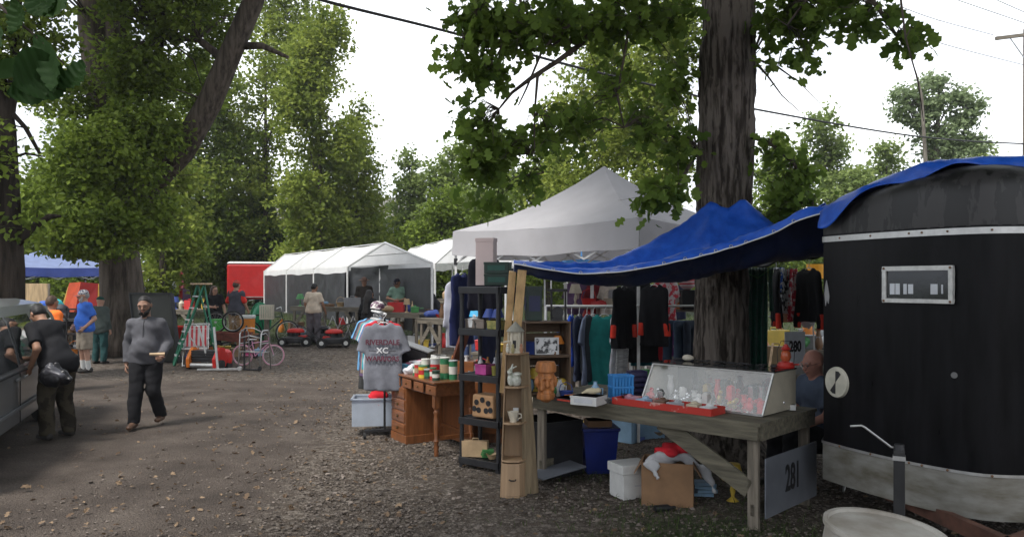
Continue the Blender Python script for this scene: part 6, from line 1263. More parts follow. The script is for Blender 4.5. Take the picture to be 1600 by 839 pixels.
part('cup', CREAM, mug, lambda m: m.lathe([(0, 0), (.032, 0), (.036, .03), (.05, .07), (.056, .095), (.051, .095), (.04, .05), (0, .02)], n=24), smooth=40); part('handle', CREAM, mug, lambda m: m.tube([(.045, -.01, .08), (.075, -.01, .075), (.078, -.01, .045), (.045, -.01, .03)], .007, 8), smooth=True)
rb = thing('ceramic_rabbit', 'white and green ceramic rabbit jar on the second shelf of the corner unit', 'ornament', csl(-.03, -.05, 1.006), 0)
V = solid('jar', [dict(c=(.02, 0, .05), r=(.05, .045, .055)), dict(c=(-.03, -.02, .06), r=(.03, .03, .06)), dict(c=(-.035, -.03, .13), r=(.026, .028, .026)), dict(a=(-.03, -.02, .15), b=(-.01, 0, .2), ra=.01, rb=.007, k=.01), dict(a=(-.04, -.02, .15), b=(.02, 0, .18), ra=.01, rb=.007, k=.01), dict(c=(.03, 0, .11), r=(.045, .04, .02))], mk('grey_green_glaze', (.3, .32, .25), rough=.3, vs=30, col2=(.55, .55, .5)), rb, .006, .012)
pr = single('paper_card', 'small folded card behind the mug on the corner unit', 'card', csl(.0, .0, .676), WHT, lambda m: m.box((0, 0, .06), (.05, .004, .12), rx=-12))
gz = thing('garden_birdhouse', 'cream ceramic round birdhouse with a conical roof on top of the corner shelf', 'birdhouse', csl(-.01, -.03, 1.312), 0)
part('tower', CREAM, gz, lambda m: (m.lathe([(.075, 0), (.075, .015), (.055, .02), (.055, .19), (.06, .2)], n=20)), smooth=40); part('roof', mk('grey_stone_glaze', (.25, .24, .2), rough=.7), gz, lambda m: m.lathe([(.085, .195), (.08, .205), (.04, .25), (.006, .285), (0, .29)], n=20), smooth=40)
for a in range(0, 360, 60): part('column', CREAM, gz, lambda m, a=a: m.cyl((.066 * math.cos(R(a)), .066 * math.sin(R(a)), .015), (.066 * math.cos(R(a)), .066 * math.sin(R(a)), .19), .007, .007, 8))
part('doorway', DKM, gz, lambda m: m.box((-.01, -.056, .08), (.03, .008, .07))); part('perch', CREAM, gz, lambda m: m.bar((-.11, -.03, .1), (-.03, -.05, .115), .012, .012))
for i, (x, y, c_) in enumerate([(-.09, -.06, (.6, .58, .5)), (-.05, -.1, (.35, .3, .15)), (.03, -.1, (.4, .2, .12))]):
    f_ = thing('figurine', ['tiny white praying figurine left of the birdhouse', 'tiny olive bird figurine before the birdhouse', 'tiny brown bear figurine right of the birdhouse'][i], 'figurine', csl(x, y, 1.312)); solid('figure', [dict(c=(0, 0, .03), r=(.018, .016, .032)), dict(c=(0, -.004, .072), r=(.014, .014, .015)), dict(a=(-.012, -.008, .045), b=(.006, -.018, .05), ra=.006, rb=.005, k=.004)], mk('fig_%d' % i, c_, rough=.4), f_, .004, .008)
# ---------------------------------------------------------------- plank table goods
TT = .862
def tp(x, y, z=0): p = t281pt(x, y, TT + z); return p
def crate(label, loc, d, rz, open_side='front', lying=True):
    t = thing('wooden_crate', label, 'crate', loc, rz); w_, dp, h_ = d
    for i in range(3):
        hh = h_ / 3; part('slat', CRATEX, t, lambda m, i=i: m.box((0, dp / 2, hh * (i + .5)), (w_, .012, hh - .008)), bevel=.002)
    for s in (-1, 1):
        for i in range(3): q = dp / 3; part('slat', CRATE, t, lambda m, i=i, s=s: m.box((s * w_ / 2, -dp / 2 + q * (i + .5), h_ / 2), (.014, q - .01, h_)), bevel=.002)
    part('top_board', CRATEX, t, lambda m: m.box((0, 0, h_ + .006), (w_ + .02, dp, .014)), bevel=.002); part('bottom_board', CRATEX, t, lambda m: m.box((0, 0, .007), (w_ - .02, dp, .014)), bevel=.002); return t
cA = crate('upper slatted wooden crate holding a black and white photograph', at(853, 548, 7.85), (.46, .34, .34), 14)
cB = crate('lower slatted wooden crate under the crate with the photograph', tp(2.02, .5), (.48, .36, .37), 14)
cB.location = Vector((at(847, 0, 7.9).x, 7.9, TT)); cA.location = Vector((at(849, 0, 7.9).x, 7.9, TT + -.0 + .36)); 
ph = thing('framed_photo', 'black and white framed photograph inside the upper crate', 'photo', cA.location + Vector((.03, -.1, .02)), 6)
part('frame', mk('white_frame', (.5, .5, .5), rough=.4), ph, lambda m: m.box((0, 0, .09), (.24, .012, .17), rx=-6)); part('print', mk('black_white_print', (.015, .015, .015), col2=(.55, .55, .55), vs=13, lo=.46, hi=.52, rough=.3), ph, lambda m: m.box((0, -.009, .09), (.21, .004, .145), rx=-6))
t_ = carton('tall dark green carton with a blue window panel on the upper crate', cA.location + Vector((-.1, -.04, -.0 + .36)), (.16, .12, .34), DG, 8, panel=mk('navy_print', (.015, .02, .08), rough=.3))
bk_ = thing('tripod_light', 'black work light on a folding stand on the upper crate', 'lamp', cA.location + Vector((.14, -.02, -.0 + .36)), 0)
part('stand', BLK, bk_, lambda m: (m.bar((-.06, 0, .0), (-.06, 0, .3), .02, .02), m.bar((.08, 0, 0), (.08, 0, .3), .02, .02), m.bar((-.1, 0, .3), (.1, 0, .3), .05, .03))); part('lamp_head', BLK, bk_, lambda m: (m.cyl((.0, -.07, .08), (.0, .03, .08), .06, .045, 18), m.box((.0, .0, .02), (.1, .1, .04))), smooth=40)
tk = thing('tiki_carving', 'orange carved wooden tiki head with a flat hat', 'carving', at(853, 618, 7.45).xy.to_3d() + Vector((0, 0, TT)), 8)
CV = wood('orange_carved_wood', (.42, .16, .05), 2, .5, .3)
solid('head', [dict(a=(0, 0, .04), b=(0, 0, .25), ra=.075, rb=.078), dict(a=(-.035, -.07, .2), b=(.035, -.07, .2), ra=.018, rb=.018, k=.01), dict(a=(0, -.075, .18), b=(0, -.09, .13), ra=.013, rb=.022, k=.01), dict(c=(-.03, -.08, .175), r=(.018, .02, .012), sub=1, k=.008), dict(c=(.03, -.08, .175), r=(.018, .02, .012), sub=1, k=.008), dict(a=(-.035, -.082, .085), b=(.035, -.082, .085), ra=.014, rb=.014, sub=1, k=.006), dict(a=(-.05, -.06, .1), b=(-.05, -.06, .17), ra=.022, rb=.02), dict(a=(.05, -.06, .1), b=(.05, -.06, .17), ra=.022, rb=.02), dict(c=(-.09, 0, .16), r=(.02, .03, .05), k=.01), dict(c=(.09, 0, .16), r=(.02, .03, .05), k=.01)], CV, tk, .0075, .015, noise=(.003, 110, 1))
part('hat', CV, tk, lambda m: m.lathe([(.09, .25), (.1, .26), (.1, .31), (.085, .35), (0, .36)], n=18), smooth=40); part('base', CV, tk, lambda m: m.lathe([(.085, 0), (.09, .02), (.085, .05), (.07, .06)], n=18), smooth=40)
carton('flat black and red game box at the left end of the plank table', Vector((at(893, 0, 7.25).x, 7.3, TT)), (.24, .2, .035), BLK, -42, panel=mk('red_print', (.4, .04, .02)))
carton('flat white gadget carton lying on the plank table', Vector((at(920, 0, 7.1).x, 7.12, TT)), (.26, .22, .08), WHT, -32, panel=mk('faint_grey_print', (.45, .46, .48)))
carton('slim white carton at the right end of the plank table beside the bald man', tp(.2, .82), (.22, .12, .045), WHT, -20)
can = thing('drink_can', 'red and silver drink can on the table in front of the bald man', 'can', tp(.26, .98)); part('can_body', ALU, can, lambda m: m.lathe([(.026, 0), (.033, .01), (.033, .11), (.027, .122), (0, .12)], n=18), smooth=40); part('can_print', mk('red_print', (.4, .04, .02)), can, lambda m: m.lathe([(.0335, .015), (.0335, .08)], n=18), smooth=40)
cr_ = thing('blue_basket', 'bright blue ribbed plastic basket standing on the plank table', 'basket', Vector((at(970, 0, 7.4).x, 7.4, TT)), 10)
BLB = mk('bright_blue_plastic', (.03, .22, .55), rough=.35)
part('basket_side', BLB, cr_, lambda m: [m.box((-.09 + .03 * i, y, .12), (.02, .006, .2)) for i in range(7) for y in (-.07, .07)] + [m.box((x, -.06 + .03 * i, .12), (.006, .02, .2)) for i in range(5) for x in (-.1, .1)]); part('rim', BLB, cr_, lambda m: [m.box((0, y, z), (.21, .014, .02)) for y in (-.07, .07) for z in (.01, .12, .225)] + [m.box((x, 0, z), (.014, .15, .02)) for x in (-.1, .1) for z in (.01, .12, .225)], bevel=.003)
cr2 = thing('purple_caddy', 'dark violet perforated caddy right of the bright blue basket', 'basket', Vector((at(987, 0, 7.5).x + .05, 7.5, TT)), 10); PUR = mk('violet_plastic', (.025, .022, .07), rough=.4)
part('caddy', PUR, cr2, lambda m: [m.box((0, -.06, .03 + .05 * i), (.16, .006, .03)) for i in range(5)] + [m.box((x, 0, .13), (.01, .12, .26)) for x in (-.08, .08)] + [m.box((0, .06, .13), (.16, .01, .26))])
# odds and ends along the table edge
mugs = [(1.7, .2, 'small coil of black cable on the table edge'), (1.42, .22, 'black camera strap bundle on the table')]
for i, (x, y, lb) in enumerate(mugs): single('cable_coil', lb, 'cable', tp(x, y), BLK, lambda m: m.tube([(.05 * math.cos(a) + .01 * math.sin(a * 3), .035 * math.sin(a), .01 + .004 * a) for a in [i_ * .35 for i_ in range(48)]], .005, 6), smooth=True)
o = solid('plush_toy', [dict(c=(0, 0, .03), r=(.06, .03, .03)), dict(c=(.06, .01, .035), r=(.025, .025, .025)), dict(a=(-.04, 0, .03), b=(-.09, -.02, .015), ra=.015, rb=.01)], mk('cream_plush', (.55, .48, .32), rough=.9), None, .008, .015); o.location = Vector((at(925, 0, 7.15).x, 7.15, TT + .083)); props(o, 'cream plush toy lying on the white gadget carton', 'toy')
# glass display case
GC = thing('display_case', 'slant fronted glass display case with red and white trinkets on the plank table', 'display case', tp(0, 0), rzT)
cl = mk('clear_glass', (.9, .95, .93), rough=.02, var=0); Pn = cl.node_tree.nodes['Principled BSDF']; Pn.inputs['Transmission Weight'].default_value = 1; Pn.inputs['IOR'].default_value = 1.45
x0, x1 = .12, 1.3; zt_ = .34; yf, yb, ytf = -.28, -.9, -.48
MIR = mk('mirror_back', (.38, .38, .36), rough=.05, metal=1, var=.03)
frontm = mk('mirrored_glass', (.75, .76, .74), rough=.03, metal=1, var=.02, alpha=.1)
part('glass_front', frontm, GC, lambda m: m.add([(x0, yf, .01), (x1, yf, .01), (x1, ytf, zt_), (x0, ytf, zt_)], [(0, 1, 2, 3)]), solid=.005)
part('mirror_back', MIR, GC, lambda m: m.box(((x0 + x1) / 2, yb, zt_ / 2 + .01), (x1 - x0, .01, zt_)))
part('mirror_floor', MIR, GC, lambda m: m.box(((x0 + x1) / 2, (yf + yb) / 2, .008), (x1 - x0, abs(yb - yf), .01)))
endm = mk('beige_end_panel', (.42, .38, .3), rough=.5)
for x in (x0, x1): part('end_panel', endm, GC, lambda m, x=x: m.add([(x, yf, .01), (x, yb, .01), (x, yb, zt_), (x, ytf, zt_)], [(0, 1, 2, 3)]), solid=.008)
part('top_panel', GLASS, GC, lambda m: m.box(((x0 + x1) / 2, (ytf + yb) / 2, zt_ + .012), (x1 - x0 + .02, abs(yb - ytf) + .02, .012)))
part('chrome_edge', ALU, GC, lambda m: [m.bar((x, yf, .01), (x, ytf, zt_), .014, .014) for x in (x0, x1)] + [m.bar((x0, yf, .012), (x1, yf, .012), .014, .014), m.bar((x0, ytf, zt_), (x1, ytf, zt_), .014, .014)])
rgx = random.Random(4)
TM = [mk('red_trinket', (.5, .01, .02), rough=.4), mk('pale_tissue', (.6, .58, .55), rough=.6), mk('silver_trinket', (.6, .6, .6), rough=.25, metal=.9), mk('dark_trinket', (.05, .04, .04), rough=.4), mk('gold_trinket', (.45, .3, .08), rough=.3, metal=.6)]
for i in range(30):
    c = i % 10; r_ = i // 10; k = [0, 2, 1, 0, 2, 1, 4, 0, 2, 3][(c * 3 + r_ * 4) % 10]; f_ = (i * 7 + r_) % 4; q = GC.matrix_basis @ Vector((x0 + .07 + c * .114 + rgx.uniform(-.03, .03), -.36 - .15 * r_ + rgx.uniform(-.03, .03), .016)); hh = rgx.uniform(.06, .13) + .04 * r_
    def fn(m):
        if f_ == 0: m.box((0, 0, hh / 2), (.07, .05, hh), rz=15); m.ball((0, 0, hh), (.035, .03, .02), 8, 6)
        elif f_ == 1: m.lathe([(.03, 0), (.015, .02), (.035, hh * .5), (.02, hh * .8), (.03, hh)], n=12)
        elif f_ == 2: [m.ball((.03 * math.cos(a), .03 * math.sin(a), .025 + .012 * a), (.025, .022, .022), 7, 5) for a in range(6)]
        else: m.ball((0, 0, hh * .35), (.035, .025, hh * .35), 9, 7); m.ball((0, -.01, hh * .8), (.022, .02, .022), 8, 6); m.box((.03, 0, hh * .5), (.04, .01, .02), ry=30)
    single('trinket', '%s %s, %s from the right in the %s row of the display case' % (['red', 'white', 'silver', 'dark', 'gold'][k], ['box', 'goblet', 'bead heap', 'figurine'][f_], ['first', 'second', 'third', 'fourth', 'fifth', 'sixth', 'seventh', 'eighth', 'ninth', 'tenth'][c], ['front', 'middle', 'back'][r_]), 'trinket', q, TM[k], fn, rz=rgx.uniform(0, 180), group='trinkets inside the display case', smooth=40)
# red flat box lid in front
rl = thing('shallow_box', 'long shallow red carton lid full of small things before the display case', 'box', tp(.94, .14), rzT)
RC = mk('red_white_carton', (.42, .03, .02), rough=.4, vs=7, col2=(.5, .3, .26), lo=.6, hi=.66)
part('carton', RC, rl, lambda m: (m.box((0, -.115, .03), (1.0, .006, .06)), m.box((0, .115, .03), (1.0, .006, .06)), m.box((-.5, 0, .03), (.006, .23, .06)), m.box((.5, 0, .03), (.006, .23, .06)), m.box((0, 0, .005), (1.0, .23, .006))))
for i in range(6):
    single('small_packet', ['white', 'cream', 'silver', 'brown', 'pale blue', 'pink'][i] + ' packet lying in the long red carton lid', 'packet', rl.matrix_basis @ Vector((-.42 + .16 * i, .02 * (-1) ** i, .01)), mk('packet_%d' % i, [(.6, .6, .6), (.55, .48, .35), (.35, .36, .38), (.15, .08, .05), (.3, .42, .55), (.5, .25, .3)][i], rough=.4), lambda m: (m.box((0, 0, .03), (.12, .1, .05), rz=20), m.ball((.03, .02, .055), (.04, .03, .02), 8, 6)), rz=rgx.uniform(0, 90), bevel=.004)
# things along the top of the display case
for i in range(8):
    q = GC.matrix_basis @ Vector((x0 + .1 + i * .14, -.76, zt_ + .02)); single('figurine', ['black scissors', 'grey iron fitting', 'black clamp', 'dark hook', 'black bracket', 'grey knife', 'black buckle', 'dark hinge'][i] + ' lying on top of the display case', 'hardware', q, DKM, lambda m: (m.bar((-.05, -.02, .008), (.05, .03, .012), .012, .01), m.bar((-.05, .03, .014), (.05, -.02, .014), .01, .01), m.tube([(.05 + .02 * math.cos(a), .03 + .02 * math.sin(a), .012) for a in [j_ * .6 for j_ in range(11)]], .004, 5)), rz=i * 47)
o = solid('shell', [dict(c=(0, 0, .03), r=(.05, .035, .03)), dict(c=(.04, 0, .025), r=(.02, .025, .02))], CREAM, None, .008, .01); o.location = GC.matrix_basis @ Vector((1.1, -.75, zt_ + .02)); props(o, 'white shell at the left end of the display case top', 'shell')
single('wooden_stake', 'pale wooden stick leaning upright against the oak beside the case', 'stick', GC.matrix_basis @ Vector((.3, -.78, zt_ + .02)), wood('pale_wood', (.5, .36, .22), 0), lambda m: m.bar((0, 0, 0), (.05, .06, .2), .018, .01, (0, 1, 0)))
lt = thing('lantern', 'red metal lantern standing on the right end of the display case', 'lantern', GC.matrix_basis @ Vector((.16, -.8, zt_ + .02)), 0)
part('lantern_base', mk('red_enamel', (.35, .02, .015), rough=.35), lt, lambda m: m.lathe([(.07, 0), (.075, .02), (.06, .05), (.03, .06)], n=18), smooth=40); part('globe', mk('amber_glass', (.4, .08, .03), rough=.1), lt, lambda m: m.lathe([(.03, .06), (.045, .09), (.04, .13), (.025, .15)], n=18), smooth=40)
part('cap', mk('red_enamel', (.35, .02, .015)), lt, lambda m: m.lathe([(.03, .15), (.045, .16), (.02, .19), (.02, .2), (0, .21)], n=18), smooth=40); part('bail', DKM, lt, lambda m: m.tube([(-.07, 0, .04), (-.075, 0, .15), (-.04, 0, .23), (.04, 0, .23), (.075, 0, .15), (.07, 0, .04)], .003, 6))
# ---------------------------------------------------------------- under the table
cd_ = thing('cardboard_box', 'open brown cardboard box stuffed with bags and red cloth under the table', 'box', gp(1044, 7.05), -14)
part('carton', CARD, cd_, lambda m: (m.box((0, -.17, .19), (.44, .008, .38)), m.box((0, .17, .19), (.44, .008, .38)), m.box((-.22, 0, .19), (.008, .34, .38)), m.box((.22, 0, .19), (.008, .34, .38)), m.box((0, 0, .006), (.44, .34, .01))))
for s in (-1, 1): part('flap', CARD, cd_, lambda m, s=s: m.bar((s * .22, 0, .38), (s * .29, 0, .27), .34, .006, (0, 0, 1)))
TIS = mk('white_plastic_bag', (.55, .55, .56), rough=.4, trans=.3)
o = solid('carrier_bag', [dict(a=(-.15, -.05, .37), b=(.05, 0, .4), ra=.06, rb=.07), dict(a=(-.16, -.16, .37), b=(-.13, -.19, .26), ra=.06, rb=.03, flat=((0, 1, 0), .3)), dict(a=(.15, -.05, .4), b=(.28, -.12, .3), ra=.05, rb=.035, flat=((0, 1, .3), .4)), dict(a=(.29, -.12, .32), b=(.38, -.14, .14), ra=.045, rb=.02, flat=((0, 1, .3), .4))], TIS, None, .012, .03, noise=(.013, 38, 3)); o.location = cd_.location; props(o, 'white carrier bags spilling out of the brown cardboard box', 'bag')
o = solid('red_cloth', [dict(c=(.04, 0, .46), r=(.13, .1, .06))], cloth('bright_red_cloth', (.5, .02, .03)), None, .012, .03, noise=(.014, 40, 8)); o.location = cd_.location; props(o, 'red cloth on top of the brown cardboard box', 'cloth')
wbx = thing('archive_box', 'white lidded archive box left of the brown cardboard box', 'box', gp(985, 7.25), 24); part('carton', WHT, wbx, lambda m: m.box((0, 0, .12), (.3, .24, .24)), bevel=.003); part('lid', WHT, wbx, lambda m: m.box((0, 0, .27), (.33, .27, .08)), bevel=.004); part('printed_line', mk('faint_grey_print', (.3, .31, .33)), wbx, lambda m: m.box((.03, -.1225, .12), (.12, .003, .012)))
bb = thing('recycling_bin', 'dark blue plastic recycling bin under the plank table', 'bin', gp(934, 8.2), 6); BB = mk('dark_blue_plastic', (.008, .02, .16), rough=.4)
part('tub', BB, bb, lambda m: m.lathe([(.19, 0), (.2, .02), (.25, .46), (.26, .46), (.255, .44), (.21, .03), (0, .03)], n=4), bevel=.02); bb.rotation_euler.z = R(45 + 6)
part('rim', BB, bb, lambda m: m.lathe([(.26, .44), (.275, .45), (.275, .475), (.25, .475)], n=4)); carton('brown carton resting inside the dark blue recycling bin', gp(934, 8.2) + Vector((0, 0, .3)), (.25, .22, .24), CARD, 6)
bx = carton('big black plastic trunk in the shade under the left end of the table', gp(858, 8.15), (.5, .5, .56), BLK, 30, cat='trunk', name='trunk')
single('bottle', 'dark bottle lying on the ground beside the cardboard box', 'bottle', gp(1040, 6.75) + Vector((0, 0, .03)), BLK, lambda m: m.tube([(-.1, 0, 0), (.02, 0, 0), (.05, 0, 0), (.09, 0, 0)], [.03, .03, .012, .012], 12), rz=15, smooth=40)
single('tarp_scrap', 'pale folded tarp edge lying behind the corner shelf under the table', 'tarp', gp(870, 7.7) + Vector((0, 0, .12)), mk('grey_painted_board', (.17, .18, .2)), lambda m: m.box((0, 0, .01), (.5, .3, .015), rz=28, ry=-8), bevel=.003)
# barrel bottom right
br = thing('plastic_barrel', 'off white closed plastic barrel at the bottom right in front of the trailer', 'barrel', Vector((1.96, 4.3, -.03)), 0)
part('barrel_wall', mk('stained_white_plastic', (.24, .215, .18), rough=.6, vs=4, col2=(.4, .385, .35), detail=8), br, lambda m: m.lathe([(.29, 0), (.31, .1), (.31, .5), (.30, .63), (.315, .64), (.315, .665), (.29, .665), (.285, .648), (.2, .65), (0, .652)], n=48), smooth=35)
br.rotation_euler = (R(4), R(5), 0)
# ---------------------------------------------------------------- clothes and goods hanging behind the table
rail = thing('garment_rail', 'steel rail behind the crates carrying shirts and a teal dress', 'rail', gp(930, 9.6), 0)
rz_ = at(930, 487, 9.6).z
part('rail_tube', STEEL, rail, lambda m: m.cyl((-.6, 0, rz_ + .07), (1.5, 0, rz_ + .07), .014, .014, 10))
for x in (-.6, 1.5): part('upright', STEEL, rail, lambda m, x=x: m.cyl((x, 0, 0), (x, 0, rz_ + .07), .014, .014, 10))
G = [(893, 'bright blue shirt', (.02, .08, .5), .4, .62, 0, 80), (905, 'navy striped sweatshirt', (.05, .06, .1), .42, .8, 1, 70), (917, 'grey blue shirt', (.16, .19, .27), .44, .85, 0, 70), (927, 'charcoal top', (.04, .045, .055), .42, .8, 1, 50), (944, 'teal knitted dress', (.02, .2, .19), .44, .95, 0, 20), (962, 'white shirt', (.55, .56, .6), .42, .9, 0, 70), (972, 'black and white finely striped shirt', (.2, .2, .2), .4, .8, 0, 60)]
for i, (px, n_, c_, w_, h_, lg, rz) in enumerate(G):
    m_ = cloth('hang_' + n_.replace(' ', '_'), c_, .2, col2=((.5, .5, .5) if 'finely' in n_ else None), stretch=(1, 1, 14) if 'finely' in n_ else (1, 1, 1)) if 'finely' in n_ else cloth('hang_' + n_.replace(' ', '_'), c_, .2)
    garment('hanging_shirt' if 'dress' not in n_ else 'hanging_dress', n_ + ' hanging on the rail behind the plank table', 'dress' if 'dress' in n_ else 'shirt', (at(px, 0, 9.6).x, 9.6, rz_ - .04), rz, m_, w_, h_, .25, bool(lg), seed=40 + i, group='clothes on the steel rail', fold=.018)
NEO = cloth('black_neoprene', (.01, .01, .012)); ORC = cloth('orange_red_cuff', (.65, .05, .03))
for i, (px, Y, cuffs, top, ln, rz) in enumerate([(975, 9.3, -1, 452, .85, 35), (1022, 9.4, 1, 450, .85, -35), (998, 9.9, 0, 446, 1.0, 0), (1213, 9.4, -1, 424, .62, 78), (1264, 9.2, 1, 424, .62, -78)]):
    lb = ['black ski jacket with red cuff, left of the canopy leg', 'black ski jacket with red cuff, right of the canopy leg', 'long plain black coat behind the canopy leg', 'black jacket with red cuff beside the green drape', 'black jacket with red cuff beside the trailer corner'][i]
    t = garment('hanging_jacket', lb, 'jacket', at(px, top - 4, Y), rz, NEO, .46, ln, .25, True, seed=70 + i, group='black jackets hanging from the canopy', fold=.03, thick=.07)
    if i < 2: t.scale = (.72, .9, .86)
    if cuffs:
        for s in (-1, 1): solid('cuff', [dict(a=(s * .22, 0, -.5), b=(s * .24, 0, -.69), ra=.058, rb=.054, flat=((0, 1, 0), .62), k=.01, cut=[((0, 0, -.7), (0, 0, -1)), ((0, 0, -.52), (0, 0, 1))])], ORC, t, .012)
for i, (px, c_, n_) in enumerate([(1052, (.04, .06, .1), 'dark blue jeans'), (1066, (.07, .1, .15), 'faded blue jeans'), (1078, (.03, .04, .06), 'indigo jeans')]):
    p = at(px, 505, 9.9); t = thing('hanging_trousers', n_ + ' folded over a hanger just left of the oak trunk', 'trousers', p, 20 + i * 15, 'jeans beside the oak')
    mt = cloth('denim_%d' % i, c_, .3); solid('waist', [dict(a=(-.1, 0, -.02), b=(.1, 0, -.02), ra=.06, rb=.06, flat=((0, 1, 0), .5))], mt, t, .014)
    for s in (-1, 1): solid('leg', [dict(a=(s * .08, 0, -.04), b=(s * .1, .02 * s, -.62), ra=.075, rb=.06, flat=((0, 1, 0), .5), cut=[((0, 0, -.6), (0, 0, -1))])], mt, t, .014, noise=(.006, 30, i))
gd = thing('green_drape', 'deep green sequinned drape hanging right of the oak trunk', 'drape', at(1182, 418, 9.0), 5)
GRN = mk('green_sequins', (.004, .06, .035), rough=.35, var=.6, vs=60, spec=.7, bump=.5, bs=90)
part('drape_cloth', GRN, gd, lambda m: m.grid(lambda u, v: ((u - .5) * .26 * (1 - .1 * v), .025 * math.sin(u * 22 + v * 2), -v * 1.12), 40, 20), smooth=True, solid=.004); part('side_strip', GRN, gd, lambda m: m.grid(lambda u, v: (.17 + (u - .5) * .05, .02 * math.sin(u * 6 + v * 5), -v * .5), 8, 12), smooth=True, solid=.004)
part('cord', mk('green_cord', (.1, .3, .1)), gd, lambda m: m.tube([(-.13, -.03, -.06), (0, -.04, -.12), (.17, -.03, 0)], .004, 5))
# navy/white track jacket on the left canopy leg
tj = garment('hanging_jacket', 'navy and white track jacket hanging on the left canopy leg', 'jacket', at(722, 428, 11.6), 60, cloth('navy_white_nylon', (.015, .02, .07), col2=None), .5, 1.05, .25, True, seed=90, fold=.02, thick=.09)
wp_ = garment('hanging_shirt', 'white nylon windbreaker turned sideways beside the navy track jacket', 'jacket', at(714, 440, 11.9), 20, mk('white_nylon', (.5, .51, .58), rough=.5, trans=.2), .34, 1.0, .25, True, seed=91, fold=.02)
ns = garment('hanging_suit', 'black suit jacket hanging behind the tall pink box', 'jacket', at(757, 402, 10.6), 35, cloth('dark_suit', (.012, .012, .02)), .46, .72, .25, True, seed=92, thick=.07)
nv = garment('hanging_dress', 'long navy dress hanging beside the black shelf', 'dress', at(762, 452, 10.9), 60, cloth('navy_dress', (.02, .025, .06)), .42, 1.1, .2, False, seed=93)
# table 280 with its sign and goods
t280 = plank_table('market_table', 'plank table with the grey 280 board, right of the oak', (3.62, 9.55, 0), (-.35, .94), 1.7, .75, .93, WOODG)
sg = thing('table_sign', 'grey board painted 280 fixed below the table edge', 'sign', at(1242, 543, 9.45), 16)
sign_board(None, sg, Matrix.Identity(4), .27, .37, '280', .17, 'sign_face'); part('lower_rail', WHT, sg, lambda m: m.box((.02, .03, -.27), (.34, .02, .09)), bevel=.003)
sg.location = at(1242, 543, 9.1)
for nm, lb, ct, px, py, Y, mt, fn in [
    ('glass_bowl', 'pale glass dishes on the corner of the 280 table', 'bowl', 1212, 500, 9.9, mk('pale_glass', (.5, .55, .6), rough=.15), lambda m: m.lathe([(.04, 0), (.09, .05), (.095, .05), (.04, .012), (0, .01)], n=18)),
    ('wooden_box', 'reddish brown wooden box on the 280 table', 'box', 1222, 503, 10.2, BRW, lambda m: m.box((0, 0, .15), (.2, .2, .3))),
    ('wooden_crate', 'upright slatted grey crate behind the red and white scarf', 'crate', 1240, 503, 10.4, WOODGZ, lambda m: [m.box((-.1 + .07 * i, 0, .2), (.055, .02, .4)) for i in range(4)])]:
    single(nm, lb, ct, at(px, py, Y), mt, fn, bevel=.003)
for i, (px, top, w_, h_, c1, c2, lb) in enumerate([(1217, 418, .12, .3, (.02, .1, .45), (.6, .6, .62), 'blue and white towel'), (1226, 420, .12, .55, (.02, .02, .02), (.5, .5, .5), 'black and white spotted scarf'), (1238, 420, .13, .65, (.55, .5, .5), (.4, .03, .05), 'white scarf with red checks')]):
    t = thing('hanging_scarf', lb + ' hanging between the green drape and the trailer', 'scarf', at(px, top, 9.7), 8 * i); part('cloth', mk('scarf_%d' % i, c1, col2=c2, vs=16, lo=.47, hi=.5, rough=.9), t, lambda m: m.grid(lambda u, v: ((u - .5) * w_, .02 * math.sin(u * 12 + v * 3), -v * h_), 14, 14), smooth=True, solid=.006)
sc = thing('scarecrow_doll', 'straw doll with a pale flower hanging above the 280 table', 'doll', at(1249, 428, 9.8)); solid('doll_body', [dict(c=(0, 0, -.06), r=(.06, .04, .07)), dict(a=(-.02, 0, -.1), b=(-.05, 0, -.2), ra=.02, rb=.012), dict(a=(.02, 0, -.1), b=(.04, 0, -.2), ra=.02, rb=.012)], mk('straw', (.4, .28, .12), rough=.9, var=.4, vs=50), sc, .008, noise=(.006, 90, 3)); part('flower', WHT, sc, lambda m: [m.ball((.025 * math.cos(a), -.04, -.03 + .025 * math.sin(a)), (.014, .006, .014), 8, 5) for a in [k * 1.05 for k in range(6)]])
single('banner', 'bright yellow orange banner corner seen left of the trailer', 'banner', at(1276, 424, 13), mk('yellow_orange_vinyl', (.8, .36, .02), rough=.5), lambda m: m.grid(lambda u, v: ((u - .5) * .34, .02 * math.sin(u * 7), -(v - .5) * .24), 8, 6), solid=.003)
o = solid('carrier_bag', [dict(c=(0, 0, -.1), r=(.08, .06, .12)), dict(a=(0, 0, 0), b=(0, 0, .08), ra=.03, rb=.01)], TIS, None, .01, .03, noise=(.01, 40, 2)); o.location = at(1262, 485, 9.6); props(o, 'white blue carrier bag hanging by the trailer corner', 'bag')
part_pole = single('tent_pole', 'slim pale pole leaning just left of the trailer corner', 'pole', gp(1279, 9.6), STEEL, lambda m: m.cyl((0, 0, 0), (-.08, 0, 1.75), .01, .01, 8))
